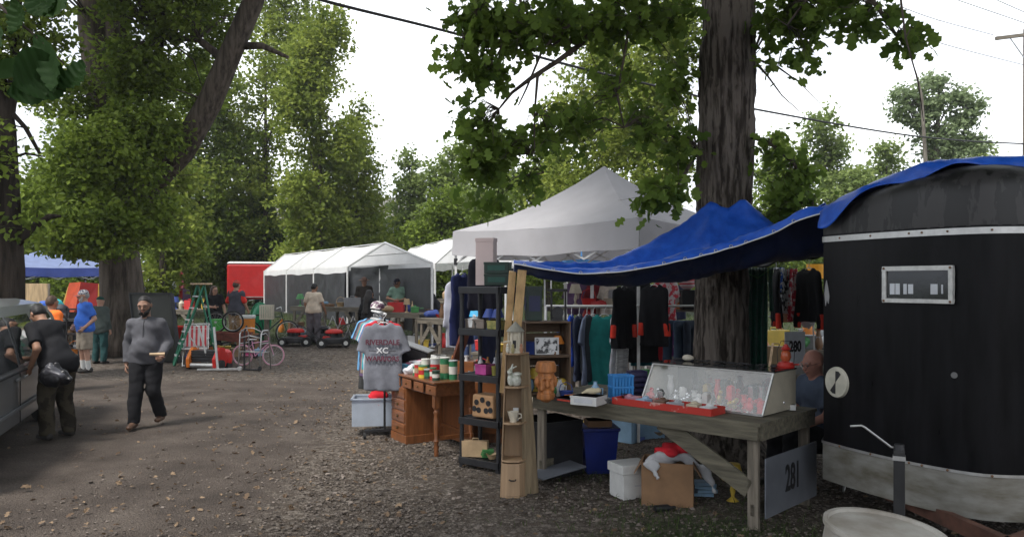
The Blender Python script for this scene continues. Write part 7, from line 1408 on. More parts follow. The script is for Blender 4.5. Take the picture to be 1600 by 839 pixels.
# ================================================================== LEFT AND FAR GOODS
# ---- stepladder
def ladder():
    b = gp(272, 18.6); t = thing('stepladder', 'green fibreglass stepladder with pale steps and a wooden top standing open', 'ladder', b, 0); s = 18.6 / F
    GF = mk('green_fibreglass', (.02, .16, .09), rough=.5, var=.2, vs=6); top = 1.9
    fl, fr = Vector((-.14, .3, 0)), Vector((.05, -.12, 0)); tl, tr = Vector((.38, .45, top)), Vector((.62, .25, top))
    for a, c in ((fl, tl), (fr, tr)): part('rail', GF, t, lambda m, a=a, c=c: m.bar(a, c, .085, .035, (1, 0, 0)), bevel=.004)
    for i in range(6):
        f_ = (i + .8) / 6.8; p, q = fl.lerp(tl, f_), fr.lerp(tr, f_); part('step', STEEL, t, lambda m, p=p, q=q: m.bar(p, q, .1, .03), bevel=.004)
    bl, brr = Vector((.75, .75, 0)), Vector((1.0, .1, .0))
    for a, c in ((bl, tl), (brr, tr)): part('rear_rail', GF, t, lambda m, a=a, c=c: m.bar(a, c, .05, .03, (1, 0, 0)), bevel=.003)
    for f_ in (.25, .5, .72): part('rear_brace', STEEL, t, lambda m, f_=f_: m.bar(bl.lerp(tl, f_), brr.lerp(tr, f_), .03, .03))
    part('spreader', STEEL, t, lambda m: (m.bar(fr.lerp(tr, .45), brr.lerp(tr, .45), .02, .008), m.bar(fl.lerp(tl, .45), bl.lerp(tl, .45), .02, .008)))
    part('top_cap', wood('pale_wood', (.5, .36, .22), 0), t, lambda m: m.box(((tl + tr) / 2 + Vector((0, 0, .02))), (.5, .28, .04), rz=-35), bevel=.006)
ladder()
def panel():
    b = gp(238, 19.4); t = thing('leaning_panel', 'big dark framed panel leaning beside the broad maple trunk', 'panel', b, 0); a0, a1 = Vector((-.35, 0, 0)), Vector((.8, -.3, 0)); up = Vector((-.35, .35, 1.65))
    part('sheet', mk('olive_black_board', (.035, .036, .028), rough=.5), t, lambda m: m.add([a0, a1, a1 + up, a0 + up], [(0, 1, 2, 3)]), solid=.02)
    part('frame', BLK, t, lambda m: (m.bar(a1, a1 + up, .09, .05), m.bar(a0, a0 + up, .09, .05), m.bar(a0 + up, a1 + up, .09, .05), m.bar(a0, a1, .09, .05)))
    c = thing('bucket', 'tall white plastic bin behind the shoulder of the bearded man', 'bin', gp(240, 18.9), 0); part('tub', WHT, c, lambda m: m.lathe([(.17, 0), (.2, .9), (.21, .92), (.2, .93), (.16, .05)], n=20), smooth=40); part('lid', WHT, c, lambda m: m.lathe([(.215, .92), (.215, .95), (.12, .98), (0, .99)], n=20), smooth=40)
panel()
# ---- striped lawn chair
def lawn_chair():
    b = gp(306, 18.7); t = thing('lawn_chair', 'folding lawn chair with red and white striped webbing', 'chair', b, 18)
    ST = bpy.data.materials.new('red_white_stripes'); ST = mk('red_stripe', (.5, .05, .06), rough=.7); WS = mk('white_stripe', (.62, .58, .56), rough=.7)
    bk = part('backrest', WS, t, lambda m: m.grid(lambda u, v: ((u - .5) * .5, .1 + .16 * v + .03 * math.sin(u * 3.1), .42 + .5 * v), 10, 8), smooth=True, solid=.012)
    for i in range(5): part('stripe', ST, bk, lambda m, i=i: m.grid(lambda u, v: (-.21 + .1 * i + u * .045 - .01, .085 + .16 * v + .03 * math.sin(((-.21 + .1 * i) / .5 + .5) * 3.1), .43 + .48 * v), 3, 8), solid=.004)
    part('seat', WS, t, lambda m: m.grid(lambda u, v: ((u - .5) * .5, -.35 + .48 * v, .4 - .04 * math.sin(3.1 * v)), 8, 8), smooth=True, solid=.012)
    for x in (-.27, .27):
        part('frame_tube', ALU, t, lambda m, x=x: m.tube([(x, -.35, 0), (x, .1, .45), (x, .3, .95)], .013, 8)); part('frame_tube', ALU, t, lambda m, x=x: m.tube([(x, .35, 0), (x, -.1, .38), (x, -.38, .42)], .013, 8)); part('armrest', WHT, t, lambda m, x=x: m.box((x, -.05, .62), (.05, .4, .025)), bevel=.005)
    part('crossbar', ALU, t, lambda m: (m.cyl((-.27, .3, .95), (.27, .3, .95), .013, .013, 8), m.cyl((-.27, -.35, .02), (.27, -.35, .02), .013, .013, 8)))
lawn_chair()
def orange_mower():
    b = gp(322, 17.9); t = thing('lawn_sweeper', 'orange and black walk-behind lawn machine with a red hood', 'machine', b, -12); OR = mk('orange_enamel', (.65, .17, .02), rough=.4)
    for x in (-.32, .34): part('side_plate', OR if x < 0 else REDP, t, lambda m, x=x: m.prism([(-.22, .05), (.2, .05), (.24, .2), (.15, .48), (-.05, .5), (-.24, .25)], .06 if x < 0 else .12, 'x') if False else m.add([(x + dx, y, z) for dx in (-.04, .04) for y, z in [(-.22, .05), (.2, .05), (.24, .2), (.15, .48), (-.05, .5), (-.24, .25)]], [(0, 1, 2, 3, 4, 5), (11, 10, 9, 8, 7, 6)] + [(i, (i + 1) % 6, 6 + (i + 1) % 6, 6 + i) for i in range(6)]), bevel=.01)
    part('housing', BLK, t, lambda m: (m.box((0, .02, .3), (.6, .3, .26)), *[m.box((0, -.14, .24 + .06 * i), (.58, .02, .03)) for i in range(3)]), bevel=.006)
    part('roller', ALU, t, lambda m: m.cyl((-.3, -.15, .1), (.3, -.15, .1), .06, .06, 16), smooth=40)
    for x in (-.4, .42): part('wheel', RUB, t, lambda m, x=x: m.cyl((x - .03, -.05, .11), (x + .03, -.05, .11), .11, .11, 20), smooth=40)
    part('handle', WHT, t, lambda m: (m.tube([(-.28, .1, .45), (-.35, -.1, .75)], .014, 8), m.tube([(.08, -.1, .3), (.0, -.28, .98), (-.06, -.28, 1.0)], .022, 8)))
    s = thing('steel_stand', 'silver angled steel post with a foot bar before the orange machine', 'stand', gp(338, 17.5), -8); part('post', ALU, s, lambda m: m.bar((.04, 0, .02), (-.08, .05, .98), .05, .03), bevel=.004); part('foot', ALU, s, lambda m: (m.bar((-.45, 0, .03), (.6, 0, .06), .05, .04), m.cyl((.55, -.03, .07), (.55, .03, .07), .05, .05, 14)), bevel=.004)
    u = thing('engine', 'red round engine cover beside the orange machine', 'engine', gp(350, 18.2), 0); part('cover', REDP, u, lambda m: m.lathe([(.17, .1), (.19, .2), (.17, .36), (.1, .42), (0, .43)], n=20), smooth=40); part('mount', BLK, u, lambda m: m.box((0, 0, .06), (.3, .3, .12)), bevel=.01)
    k = thing('black_stand', 'black steel upright post on a flat foot behind the walker', 'stand', gp(384, 17.7), 0); part('post', BLK, k, lambda m: m.tube([(-.03, 0, .0), (-.03, 0, .85), (.02, 0, 1.0)], .022, 8)); part('foot', BLK, k, lambda m: m.bar((-.06, 0, .02), (.35, -.1, .02), .06, .03))
orange_mower()
# ---- bicycles
def bike_wheel(name, parent, c, r, tyre, rimm=ALU, ang=0, tr=.022):
    m = MB(); ex = Vector((math.cos(R(ang)), math.sin(R(ang)), 0)); c = Vector(c)
    pts = [c + ex * r * math.cos(a) + Vector((0, 0, r * math.sin(a))) for a in [2 * math.pi * i / 32 for i in range(32)]]; m.tube(pts, tr, 7, closed=True); w_ = m.build(name, tyre, parent, smooth=True)
    m = MB(); m.tube([c + (p - c) * (1 - tr / r * 1.2) for p in pts], tr * .4, 5, closed=True); n = ex.cross(Vector((0, 0, 1)))
    for i in range(20): p = pts[int(i * 1.6)]; m.cyl(c + n * .03 * (-1) ** i, c + (p - c) * .93, .0018, .0018, 4)
    m.cyl(c - n * .04, c + n * .04, .02, .02, 10); m.build('rim', rimm, w_); return w_
def bicycle(label, loc, rz, s, frame, tyre, basket=None, steer=0, guard=None):
    t = thing('bicycle', label, 'bicycle', loc, rz); t.scale = (s,) * 3; r = .33
    bike_wheel('wheel', t, (-.5, 0, r), r, tyre); bike_wheel('wheel', t, (.55, 0, r), r, tyre, ang=steer)
    part('frame', frame, t, lambda m: (m.tube([(-.5, 0, r), (-.08, 0, .3), (-.18, 0, .78)], .016, 8), m.tube([(-.08, 0, .3), (.38, 0, .72)], .02, 8), m.tube([(-.17, 0, .72), (.37, 0, .8)], .016, 8), m.tube([(-.5, 0, r), (-.17, 0, .7)], .01, 6)), smooth=40)
    part('fork', frame, t, lambda m: m.tube([(.55, .03, r), (.42, .03, .72), (.37, 0, .92)], .014, 8), smooth=40)
    part('handlebar', ALU, t, lambda m: m.tube([(.25, -.28, 1.02), (.36, -.15, 1.06), (.38, 0, .95), (.36, .15, 1.06), (.25, .28, 1.02)], .012, 8), smooth=40)
    part('saddle', mk('saddle_' + frame.name, (.6, .6, .6) if 'pink' in frame.name else (.02, .02, .02)), t, lambda m: m.add([(-.32, -.07, .86), (-.32, .07, .86), (-.02, .015, .86), (-.02, -.015, .86), (-.32, -.06, .82), (-.32, .06, .82), (-.02, .01, .83), (-.02, -.01, .83)], [(0, 1, 2, 3), (7, 6, 5, 4), (0, 4, 5, 1), (1, 5, 6, 2), (2, 6, 7, 3), (3, 7, 4, 0)]), bevel=.02)
    part('seat_post', ALU, t, lambda m: m.cyl((-.17, 0, .7), (-.19, 0, .84), .012, .012, 8)); part('crank', DKM, t, lambda m: (m.cyl((-.08, .02, .3), (-.08, .04, .3), .09, .09, 18), m.bar((-.08, .05, .3), (.02, .05, .18), .02, .012), m.bar((-.08, -.05, .3), (-.18, -.05, .42), .02, .012), m.box((.04, .09, .17), (.09, .08, .02)), m.box((-.2, -.09, .43), (.09, .08, .02))))
    if guard: part('chain_guard', guard, t, lambda m: m.bar((-.45, .05, .34), (.0, .05, .34), .012, .1), bevel=.004)
    return t
PINK = mk('pink_enamel', (.6, .28, .42), rough=.35, var=.1); HOT = mk('hot_pink_plastic', (.55, .04, .2), rough=.4)
bicycle("child's pink and white bicycle with pink tyres parked behind the walker", gp(402, 18.6), -6, .72, PINK, mk('pink_tyre', (.6, .3, .38), rough=.7), guard=HOT, steer=25)
bicycle('dark green adult bicycle parked in front of the black mesh tent wall', gp(418, 22.5), 14, 1.0, mk('dark_green_enamel', (.01, .03, .025), rough=.4), RUB, steer=20)
# walker
wk = thing('walking_frame', 'aluminium walking frame with small front wheels beside the pink bicycle', 'walker', gp(398, 17.8), -15); 
for x in (-.27, .27):
    part('side_frame', ALU, wk, lambda m, x=x: m.tube([(x, .22, 0), (x, .16, .82), (x, .1, .88), (x, -.1, .88), (x, -.16, .82), (x, -.22, .08)], .0145, 8), smooth=True); part('side_rail', ALU, wk, lambda m, x=x: (m.cyl((x, .19, .4), (x, -.19, .4), .01, .01, 8), m.cyl((x, .17, .6), (x, -.17, .6), .01, .01, 8)))
    part('wheel', RUB, wk, lambda m, x=x: m.cyl((x - .015, -.22, .055), (x + .015, -.22, .055), .055, .055, 18), smooth=40); part('grip', mk('grey_grip', (.4, .4, .4)), wk, lambda m, x=x: m.cyl((x, .1, .885), (x, -.1, .885), .02, .02, 10))
part('crossbar', ALU, wk, lambda m: (m.tube([(-.27, -.17, .72), (0, -.2, .78), (.27, -.17, .72)], .0125, 8), m.tube([(-.27, -.19, .42), (.27, -.19, .42)], .0125, 8), m.tube([(-.27, -.14, .86), (-.1, -.2, .95), (.1, -.2, .95), (.27, -.14, .86)], .0125, 8)), smooth=True)
# wheelbarrow with wheels leaning on it
wbw = thing('wheelbarrow', 'rusty red wheelbarrow tray on its frame behind the lawn chair', 'wheelbarrow', gp(362, 19.8), 12)
part('tray', mk('rust_red_steel', (.16, .05, .035), rough=.8, var=.4), wbw, lambda m: m.add([(-.45, -.25, .5), (.3, -.25, .42), (.3, .25, .42), (-.45, .25, .5), (-.6, -.32, .68), (.5, -.32, .64), (.5, .32, .64), (-.6, .32, .68)], [(0, 3, 2, 1), (0, 1, 5, 4), (1, 2, 6, 5), (2, 3, 7, 6), (3, 0, 4, 7)]), solid=.008)
part('handles', DKM, wbw, lambda m: (m.bar((.9, -.3, .62), (-.75, -.12, .28), .03, .03), m.bar((.9, .3, .62), (-.75, .12, .28), .03, .03))); bike_wheel('wheel', wbw, (-.75, 0, .19), .17, RUB, tr=.035)
part('strut', DKM, wbw, lambda m: (m.bar((.3, -.25, .42), (.25, -.25, 0), .025, .025), m.bar((.3, .25, .42), (.25, .25, 0), .025, .025)))
for i, (px, lb) in enumerate(((339, 'loose bicycle wheel with a green basket behind it, left one of two'), (366, 'loose bicycle wheel standing on the wheelbarrow, right one of two'))):
    t = thing('loose_bicycle_wheel', lb, 'wheel', gp(px, 20.2) + Vector((0, -.1, .62 if i else .6)), 8); bike_wheel('tyre', t, (0, 0, .28), .255, RUB)  # each is a single loose bicycle wheel
single('basket', 'bright green plastic basket seen through the left loose wheel', 'basket', gp(342, 20.6) + Vector((0, 0, .6)), mk('bright_green_plastic', (.05, .42, .05), rough=.4), lambda m: m.box((0, 0, .17), (.28, .2, .3), taper=1.15), bevel=.01)
# mowers
def mower(label, loc, rz, hood):
    t = thing('lawn_mower', label, 'lawn mower', loc, rz, 'lawn mowers beside the tables'); part('deck', mk('mower_deck', (.03, .03, .032), rough=.5), t, lambda m: (m.lathe([(.27, .1), (.29, .14), (.28, .24), (.2, .28), (0, .29)], n=24, sx=1.25), m.box((-.25, 0, .18), (.2, .4, .12))), smooth=40)
    part('engine', DKM, t, lambda m: (m.cyl((0, 0, .28), (0, 0, .4), .13, .13, 18), m.box((.16, 0, .35), (.12, .14, .12))), smooth=40); part('hood', hood, t, lambda m: (m.lathe([(.16, .38), (.17, .42), (.13, .48), (.05, .5), (0, .5)], n=20, sx=1.5), m.box((-.2, .0, .27), (.2, .3, .05))), smooth=40)
    for x in (-.33, .33):
        for y in (-.25, .25):
            w_ = part('wheel', RUB, t, lambda m, x=x, y=y: m.cyl((x, y - .025, .12), (x, y + .025, .12), .12 if x > 0 else .14, .12 if x > 0 else .14, 20), smooth=40); part('hub', WHT, w_, lambda m, x=x, y=y: m.cyl((x, y - .03, .12), (x, y + .03, .12), .06, .06, 14))
    part('handle', BLK, t, lambda m: (m.tube([(-.35, -.2, .15), (-.7, -.2, .5), (-1.0, -.2, .62), (-1.02, .2, .62), (-.7, .2, .5), (-.35, .2, .15)], .012, 8))); return t
mower('red topped lawn mower left of the man in the cream t-shirt', gp(462, 22.2), 185, REDP); mower('red topped lawn mower right of the man in the cream t-shirt', gp(522, 22.0), 10, REDP); 
mower('small dark mower at the right end of the mower row', gp(500, 22.8), 175, DKM)
# cooler, green thing, crate
k = thing('cooler', 'orange cylindrical cooler with a white lid beside the red cap man', 'cooler', gp(387, 21.6) + Vector((0, 0, .42)), 0); part('body', mk('orange_plastic', (.65, .22, .03), rough=.45), k, lambda m: m.box((0, 0, .2), (.32, .28, .42), taper=1.06), bevel=.03); part('lid', WHT, k, lambda m: m.box((0, 0, .46), (.36, .32, .1)), bevel=.03)
k2 = carton('brown carton carrying the orange cooler', gp(387, 21.6), (.5, .4, .42), CARD, 5)
g_ = thing('wheelie_barrow', 'shiny green plastic garden tub standing on edge', 'tub', gp(408, 23.5), 0); part('shell', mk('green_plastic', (.01, .2, .09), rough=.3), g_, lambda m: m.ball((0, 0, .55), (.3, .25, .55), 20, 14), smooth=True); part('rim', mk('green_plastic', (.01, .2, .09)), g_, lambda m: m.tube([(.3 * math.cos(a), -.1, .55 + .55 * math.sin(a)) for a in [2 * math.pi * i / 24 for i in range(24)]], .02, 6, closed=True))
k3 = thing('milk_crate', 'cream ribbed plastic crate on a stand above the dark bicycle', 'crate', gp(417, 22.2) + Vector((0, 0, .75)), 10); part('ribs', CREAM, k3, lambda m: [m.box((-.15 + .06 * i, y, .2), (.03, .012, .4)) for i in range(6) for y in (-.15, .15)] + [m.box((x, 0, .2), (.012, .3, .4)) for x in (-.18, .18)] + [m.box((0, y, z), (.36, .016, .03)) for y in (-.15, .15) for z in (.015, .39)])
single('stand', 'brown wooden post under the cream ribbed crate', 'post', gp(417, 22.2), WOODGZ, lambda m: m.box((0, 0, .375), (.12, .12, .75)), bevel=.005)
# ---- generic small goods laid out on far tables
PAL = [('white', (.6, .6, .6)), ('red', (.5, .03, .03)), ('dark blue', (.03, .06, .25)), ('brown', (.15, .08, .04)), ('tan', (.4, .28, .16)), ('black', (.015, .015, .015)), ('green', (.05, .2, .06)), ('yellow', (.6, .42, .06)), ('grey', (.22, .22, .23)), ('cream', (.5, .45, .35)), ('orange', (.6, .2, .03)), ('pale blue', (.25, .4, .55))]
def pm(i): return mk('goods_' + PAL[i % 12][0].replace(' ', '_'), PAL[i % 12][1], rough=.5)
SH = ['box', 'jug', 'bowl', 'vase', 'sack', 'case', 'pot', 'tray', 'lamp', 'books', 'basket', 'bottle']
def goods_mesh(kind, rg):
    m = MB(); a = rg.uniform(.8, 1.25)
    if kind == 'box': m.box((0, 0, .1 * a), (.3 * a, .22, .2 * a), rz=rg.uniform(-20, 20)); m.box((0, 0, .205 * a), (.31 * a, .23, .02), rz=0)
    elif kind == 'jug': m.lathe([(.07, 0), (.09, .05), (.09, .2 * a), (.04, .26 * a), (.03, .3 * a), (.045, .31 * a)], n=14); m.tube([(.08, 0, .2 * a), (.14, 0, .2 * a), (.13, 0, .1), (.09, 0, .07)], .012, 6)
    elif kind == 'bowl': m.lathe([(.06, 0), (.13 * a, .09), (.135 * a, .09), (.06, .015), (0, .01)], n=16)
    elif kind == 'vase': m.lathe([(.05, 0), (.08, .08), (.06, .18), (.03, .25 * a), (.05, .3 * a)], n=14)
    elif kind == 'sack': m.ball((0, 0, .09), (.18 * a, .14, .1), 12, 8); m.ball((.1, .02, .12), (.1, .1, .09), 10, 7); m.ball((-.12, -.02, .07), (.09, .09, .07), 10, 7)
    elif kind == 'case': m.box((0, 0, .14), (.4 * a, .14, .28), rz=rg.uniform(-15, 15)); m.tube([(-.06, 0, .28), (-.05, 0, .32), (.05, 0, .32), (.06, 0, .28)], .01, 6)
    elif kind == 'pot': m.lathe([(.08, 0), (.11, .02), (.12, .14 * a), (.13, .15 * a), (.02, .17 * a), (.02, .2 * a), (0, .2 * a)], n=16); m.tube([(.12, 0, .12), (.24, 0, .13)], .012, 6)
    elif kind == 'lamp': m.lathe([(.07, 0), (.05, .02), (.015, .05), (.03, .12), (.012, .2), (.012, .24)], n=14); m.lathe([(.12 * a, .22), (.07, .38)], n=16)
    elif kind == 'books':
        for i in range(4): m.box((rg.uniform(-.02, .02), 0, .02 + .036 * i), (.2, .15, .03), rz=rg.uniform(-14, 14))
    elif kind == 'basket': m.lathe([(.1, 0), (.14 * a, .12), (.15 * a, .13), (.13 * a, .12), (.09, .02), (0, .02)], n=16); m.tube([(-.14 * a, 0, .12), (-.1, 0, .25), (0, 0, .3), (.1, 0, .25), (.14 * a, 0, .12)], .008, 5)
    elif kind == 'bottle': m.lathe([(.04, 0), (.042, .15 * a), (.015, .2 * a), (.015, .26 * a), (.018, .27 * a), (0, .27 * a)], n=14)
    else: m.box((0, 0, .02), (.42 * a, .3, .03)); m.box((0, .15, .05), (.42 * a, .012, .06)); m.box((0, -.15, .05), (.42 * a, .012, .06)); m.ball((.05, 0, .06), (.08, .06, .04), 8, 6)
    return m
PLACE_N = {}
ORD = ['first', 'second', 'third', 'fourth', 'fifth', 'sixth', 'seventh', 'eighth', 'ninth', 'tenth', 'eleventh', 'twelfth', 'thirteenth', 'fourteenth', 'fifteenth', 'sixteenth']
def spread(where, base, ex, ey, n, seed, z, sc=1.0, group=None, pal=None, kinds=None):
    """n goods over a table top spanned by ex, ey"""
    rg = random.Random(seed); cells = [((i + rg.uniform(.25, .75)) / n, rg.uniform(.2, .8)) for i in range(n)]
    for i, (u, v) in enumerate(cells):
        k_ = (kinds or SH)[rg.randrange(len(kinds or SH))]; ci = (pal or range(12))[rg.randrange(len(pal or range(12)))]; p = Vector(base) + Vector(ex) * u + Vector(ey) * v; p.z = z
        o = goods_mesh(k_, rg).build(k_ if k_ != 'case' else 'carry_case', pm(ci), None, smooth=35, bevel=.004 if k_ in ('box', 'case') else 0); o.location = p; o.scale = (sc,) * 3; o.rotation_euler.z = rg.uniform(-.6, .6)
        props(o, '%s %s, %s from the left on %s' % (PAL[ci % 12][0], k_, ORD[i], where), k_, group or 'goods on ' + where)
def far_table(label, px0, px1, Y0_, Y1_, H_, n, seed, where, skirt=None, w_=.75):
    a, b = gp(px0, Y0_), gp(px1, Y1_); d = b - a; L_ = d.length; d.z = 0; rz = math.degrees(math.atan2(d.y, d.x)); t = thing('market_table', label, 'table', a, rz); dz = b.z - a.z
    part('tabletop', WOODG, t, lambda m: [m.box((L_ / 2, w_ * (i + .5) / 4, H_ - .02), (L_, w_ / 4 - .01, .04)) for i in range(4)]); part('apron', WOODG, t, lambda m: m.box((L_ / 2, .03, H_ - .09), (L_ - .05, .03, .1)))
    for x in (.15, L_ / 2, L_ - .15):
        for y in (.06, w_ - .06): part('leg', WOODGZ, t, lambda m, x=x, y=y: m.box((x, y, H_ / 2 - .05), (.08, .05, H_ - .08)))
        if seed % 2: part('brace', WOODG, t, lambda m, x=x: m.bar((x, .03, .3), (x + (.4 if x < L_ / 2 else -.4), .03, H_ - .1), .1, .03, (0, 1, 0)))
    dn = d.normalized(); ey = Vector((-dn.y, dn.x, 0)) * w_; spread(where, a, d, ey, n, seed, a.z + H_ + .001, 1.0); return t
far_table('long plank table behind the man in the cream t-shirt', 452, 562, 24.2, 23.2, .92, 9, 3, 'the cream shirt man table')
far_table('plank table before the man in the sage green t-shirt', 588, 655, 22.2, 21.3, .95, 8, 4, 'the sage t-shirt man table')
far_table('braced plank table heaped with red and white goods left of the track jacket', 650, 722, 20.6, 19.6, .95, 9, 5, 'the table beside the track jacket')
far_table('low plank table between the ladder and the red pickup', 240, 305, 24.5, 24.0, .8, 7, 7, 'the low stepladder table')
far_table('plank table under the grey canopy behind the black shelf', 735, 870, 12.6, 12.0, .85, 14, 9, 'the black shelf rear table')
far_table('plank table under the grey canopy behind the hanging shirts', 880, 1000, 13.2, 12.8, .9, 12, 10, 'the shirt rail rear table')
far_table('plank table behind the jeans and left of the oak trunk', 1035, 1100, 12.2, 12.0, .95, 9, 11, 'the table left of the oak')
far_table('white clothed table far behind the table with the 280 board', 1225, 1300, 13.5, 13.0, .85, 6, 12, 'the far 280 board table')
far_table('low table of goods in front of the far blue canopy', 15, 115, 21.5, 21.0, .7, 9, 13, 'the far blue canopy table')
far_table('plank table inside the second white tent', 682, 730, 26.5, 26.0, .95, 6, 14, 'the second white tent table')
# goods on the ground below tables
for where, px0, px1, Y, n, sd_ in (('the grass under the sage man', 590, 715, 21.8, 8, 21), ('the gravel behind the mowers', 455, 560, 23.9, 7, 22), ('the gravel behind the shelf', 740, 860, 12.3, 8, 23), ('the gravel left of the oak', 1035, 1100, 11.6, 6, 24), ('the gravel behind the stepladder', 255, 330, 21.5, 8, 25), ('the gravel by the wheelbarrow', 318, 400, 20.0, 8, 26), ('the ground behind the shirts', 885, 1000, 12.4, 9, 27), ('the ground before the canopy', 60, 118, 20.6, 6, 28)):
    a = gp(px0, Y); b = gp(px1, Y); spread(where, a, b - a, Vector((0, .5, 0)), n, sd_, gh(Y), 1.15)
# higher goods behind the hanging shirts (a second tier)
for i, (px, py, Y, k_, ci) in enumerate([(905, 440, 12.9, 'red', 1), (925, 445, 13.0, 'dark', 3), (948, 442, 12.9, 'brown', 4), (1060, 440, 12.5, 'x', 1)]): pass
sh2 = thing('display_shelf', 'white upright shop shelf with two tiers behind the hanging shirts', 'shelf', gp(925, 12.4), 4)
for x in (-.42, -.0, .62): part('upright', STEEL, sh2, lambda m, x=x: m.box((x, 0, .98), (.045, .045, 1.96)))
part('shelf_board', WOODG, sh2, lambda m: m.box((.05, 0, 1.58), (1.3, .3, .03))); part('lower_board', WOODG, sh2, lambda m: m.box((.05, 0, 1.2), (1.3, .3, .03)))
spread('the white shelf upper tier', gp(890, 12.35), Vector((1.1, .05, 0)), Vector((0, .15, 0)), 6, 33, 1.6, .9, pal=[1, 3, 4, 9, 8, 5]); spread('the white shelf lower tier', gp(890, 12.35), Vector((1.1, .05, 0)), Vector((0, .15, 0)), 6, 34, 1.22, .85)
for i, (px, c_, lb, w_) in enumerate([(903, (.1, .06, .12), 'plum coloured dress', .4), (922, (.4, .33, .3), 'pale pink patterned blouse', .36), (936, (.2, .03, .04), 'dark red robe', .42), (950, (.45, .4, .35), 'white lace blouse', .36)]):
    garment('hanging_dress' if i % 2 == 0 else 'hanging_blouse', lb + ' hanging in the far row under the tarp', 'dress' if i % 2 == 0 else 'blouse', at(px, 440, 13.0), 20 * (i - 1), cloth('far_' + lb.replace(' ', '_'), c_, .4), w_, .55, .2, seed=110 + i, group='clothes in the far row under the tarp')
# the stand left of the oak: black bin, striped ball, box
single('striped_hat', 'red and white striped stuffed hat above the black bin left of the oak', 'hat', at(1074, 452, 10.6), mk('red_white_rings', (.6, .55, .55), col2=(.5, .05, .07), vs=1.8, stretch=(.3, .3, 16), lo=.48, hi=.52), lambda m: m.ball((0, 0, .11), (.12, .1, .12), 16, 12), smooth=True)
single('bin', 'square black bin just left of the oak trunk', 'bin', at(1077, 483, 10.6), BLK, lambda m: m.box((0, 0, .13), (.22, .2, .26), taper=1.08), bevel=.01)
single('shop_box', 'orange and white carton left of the black bin', 'box', at(1056, 482, 10.8), mk('orange_white_print', (.55, .5, .45), col2=(.6, .2, .05), vs=7, lo=.48, hi=.54), lambda m: m.box((0, 0, .1), (.2, .16, .22)), bevel=.004)
st_ = single('table_board', 'grey board shelf carrying the black bin beside the oak', 'shelf', at(1062, 487, 10.7), WOODG, lambda m: (m.box((0, 0, .02), (.6, .35, .03)), m.box((-.27, 0, -.8), (.04, .04, 1.6)), m.box((.27, 0, -.8), (.04, .04, 1.6))))
garment('hanging_blouse', 'red and white patterned blouse at the far right of the ski jackets', 'blouse', at(1040, 432, 10.4), 30, mk('red_white_floral', (.5, .45, .45), col2=(.5, .04, .06), vs=12, lo=.47, hi=.5, rough=.9), .36, .6, .2, seed=130)
garment('hanging_shirt', 'blue and white jersey behind the striped hat', 'shirt', at(1051, 445, 11.2), 10, mk('navy_backdrop', (.03, .035, .08), rough=.9), .4, .5, .2, seed=131)
# red garments, socks behind canopy leg
garment('hanging_shirt', 'bright red shirt low behind the canopy leg', 'shirt', at(1026, 520, 10.2), 30, cloth('bright_red_cloth', (.5, .02, .03)), .34, .36, .15, seed=132); garment('hanging_shirt', 'black shirt low between the striped shirt and the canopy leg', 'shirt', at(995, 500, 10.2), 10, BLKC, .5, .55, .2, seed=133)
# goods behind black shelf seen through it
sheet_bl = single('umbrella', 'bright light blue folded beach umbrella behind the black shelf', 'umbrella', at(750, 500, 11.2), mk('beach_blue', (.06, .35, .6), col2=(.5, .5, .5), vs=5, lo=.5, hi=.53), lambda m: m.lathe([(.01, .0), (.12, .05), (.09, .2), (.02, .42), (0, .44)], n=12, sx=1.3), smooth=40)
# ---- far left stand
bd = thing('plywood_sheet', 'tan plywood sheet with grey marks standing under the far blue canopy', 'board', gp(51, 24.5), 8); part('sheet', wood('plywood', (.42, .3, .17), 2), bd, lambda m: m.box((0, 0, .85), (.95, .03, 1.5)), bevel=.003); part('frame', WOODGZ, bd, lambda m: (m.box((-.48, -.02, .8), (.06, .05, 1.6)), m.box((.48, -.02, .8), (.06, .05, 1.6))))
for i, (px, Y, c_, lb, r) in enumerate([(68, 22, (.01, .08, .4), 'royal blue rucksack', .3), (85, 22.5, (.02, .35, .38), 'turquoise rolled mat', .33), (74, 20.5, (.01, .01, .012), 'black holdall', .3), (95, 21, (.02, .02, .03), 'dark blue folded bag', .28)]):
    o = solid('bag' if i != 1 else 'rolled_mat', [dict(a=(-.12, 0, .2), b=(.12, 0, .25), ra=r * .75, rb=r * .7), dict(c=(0, 0, .45), r=(r * .8, r * .5, r * .7))], mk('stand_%d' % i, c_, rough=.6), None, .02, .05, noise=(.012, 18, i)); o.location = gp(px, Y) + Vector((0, 0, .62)); props(o, lb + ' heaped on the low table before the far blue canopy', 'bag' if i != 1 else 'mat')
orp = thing('play_tent', 'orange red and yellow fabric play tent under the far blue canopy', 'tent', gp(124, 23), 0)
part('panel', mk('orange_red_nylon', (.5, .07, .02), rough=.5, trans=.3), orp, lambda m: m.add([(-.55, 0, .6), (.0, -.35, .55), (.1, -.1, 1.75), (-.35, .1, 1.72)], [(0, 1, 2, 3)]), solid=.004); part('panel', mk('dark_red_nylon', (.3, .02, .02), rough=.5, trans=.3), orp, lambda m: m.add([(.0, -.35, .55), (.55, -.1, .7), (.5, .1, 1.7), (.1, -.1, 1.75)], [(0, 1, 2, 3)]), solid=.004); part('yellow_panel', mk('mustard_nylon', (.45, .25, .03), rough=.5, trans=.3), orp, lambda m: (m.add([(-.75, .1, .45), (-.55, 0, .5), (-.33, .1, 1.7), (-.45, .2, 1.6)], [(0, 1, 2, 3)]), m.add([(.55, -.1, .6), (.72, .1, .6), (.62, .1, 1.65), (.5, .1, 1.7)], [(0, 1, 2, 3)])), solid=.004)
part('base', BLK, orp, lambda m: m.box((0, 0, .3), (1.1, .5, .5)), bevel=.02)
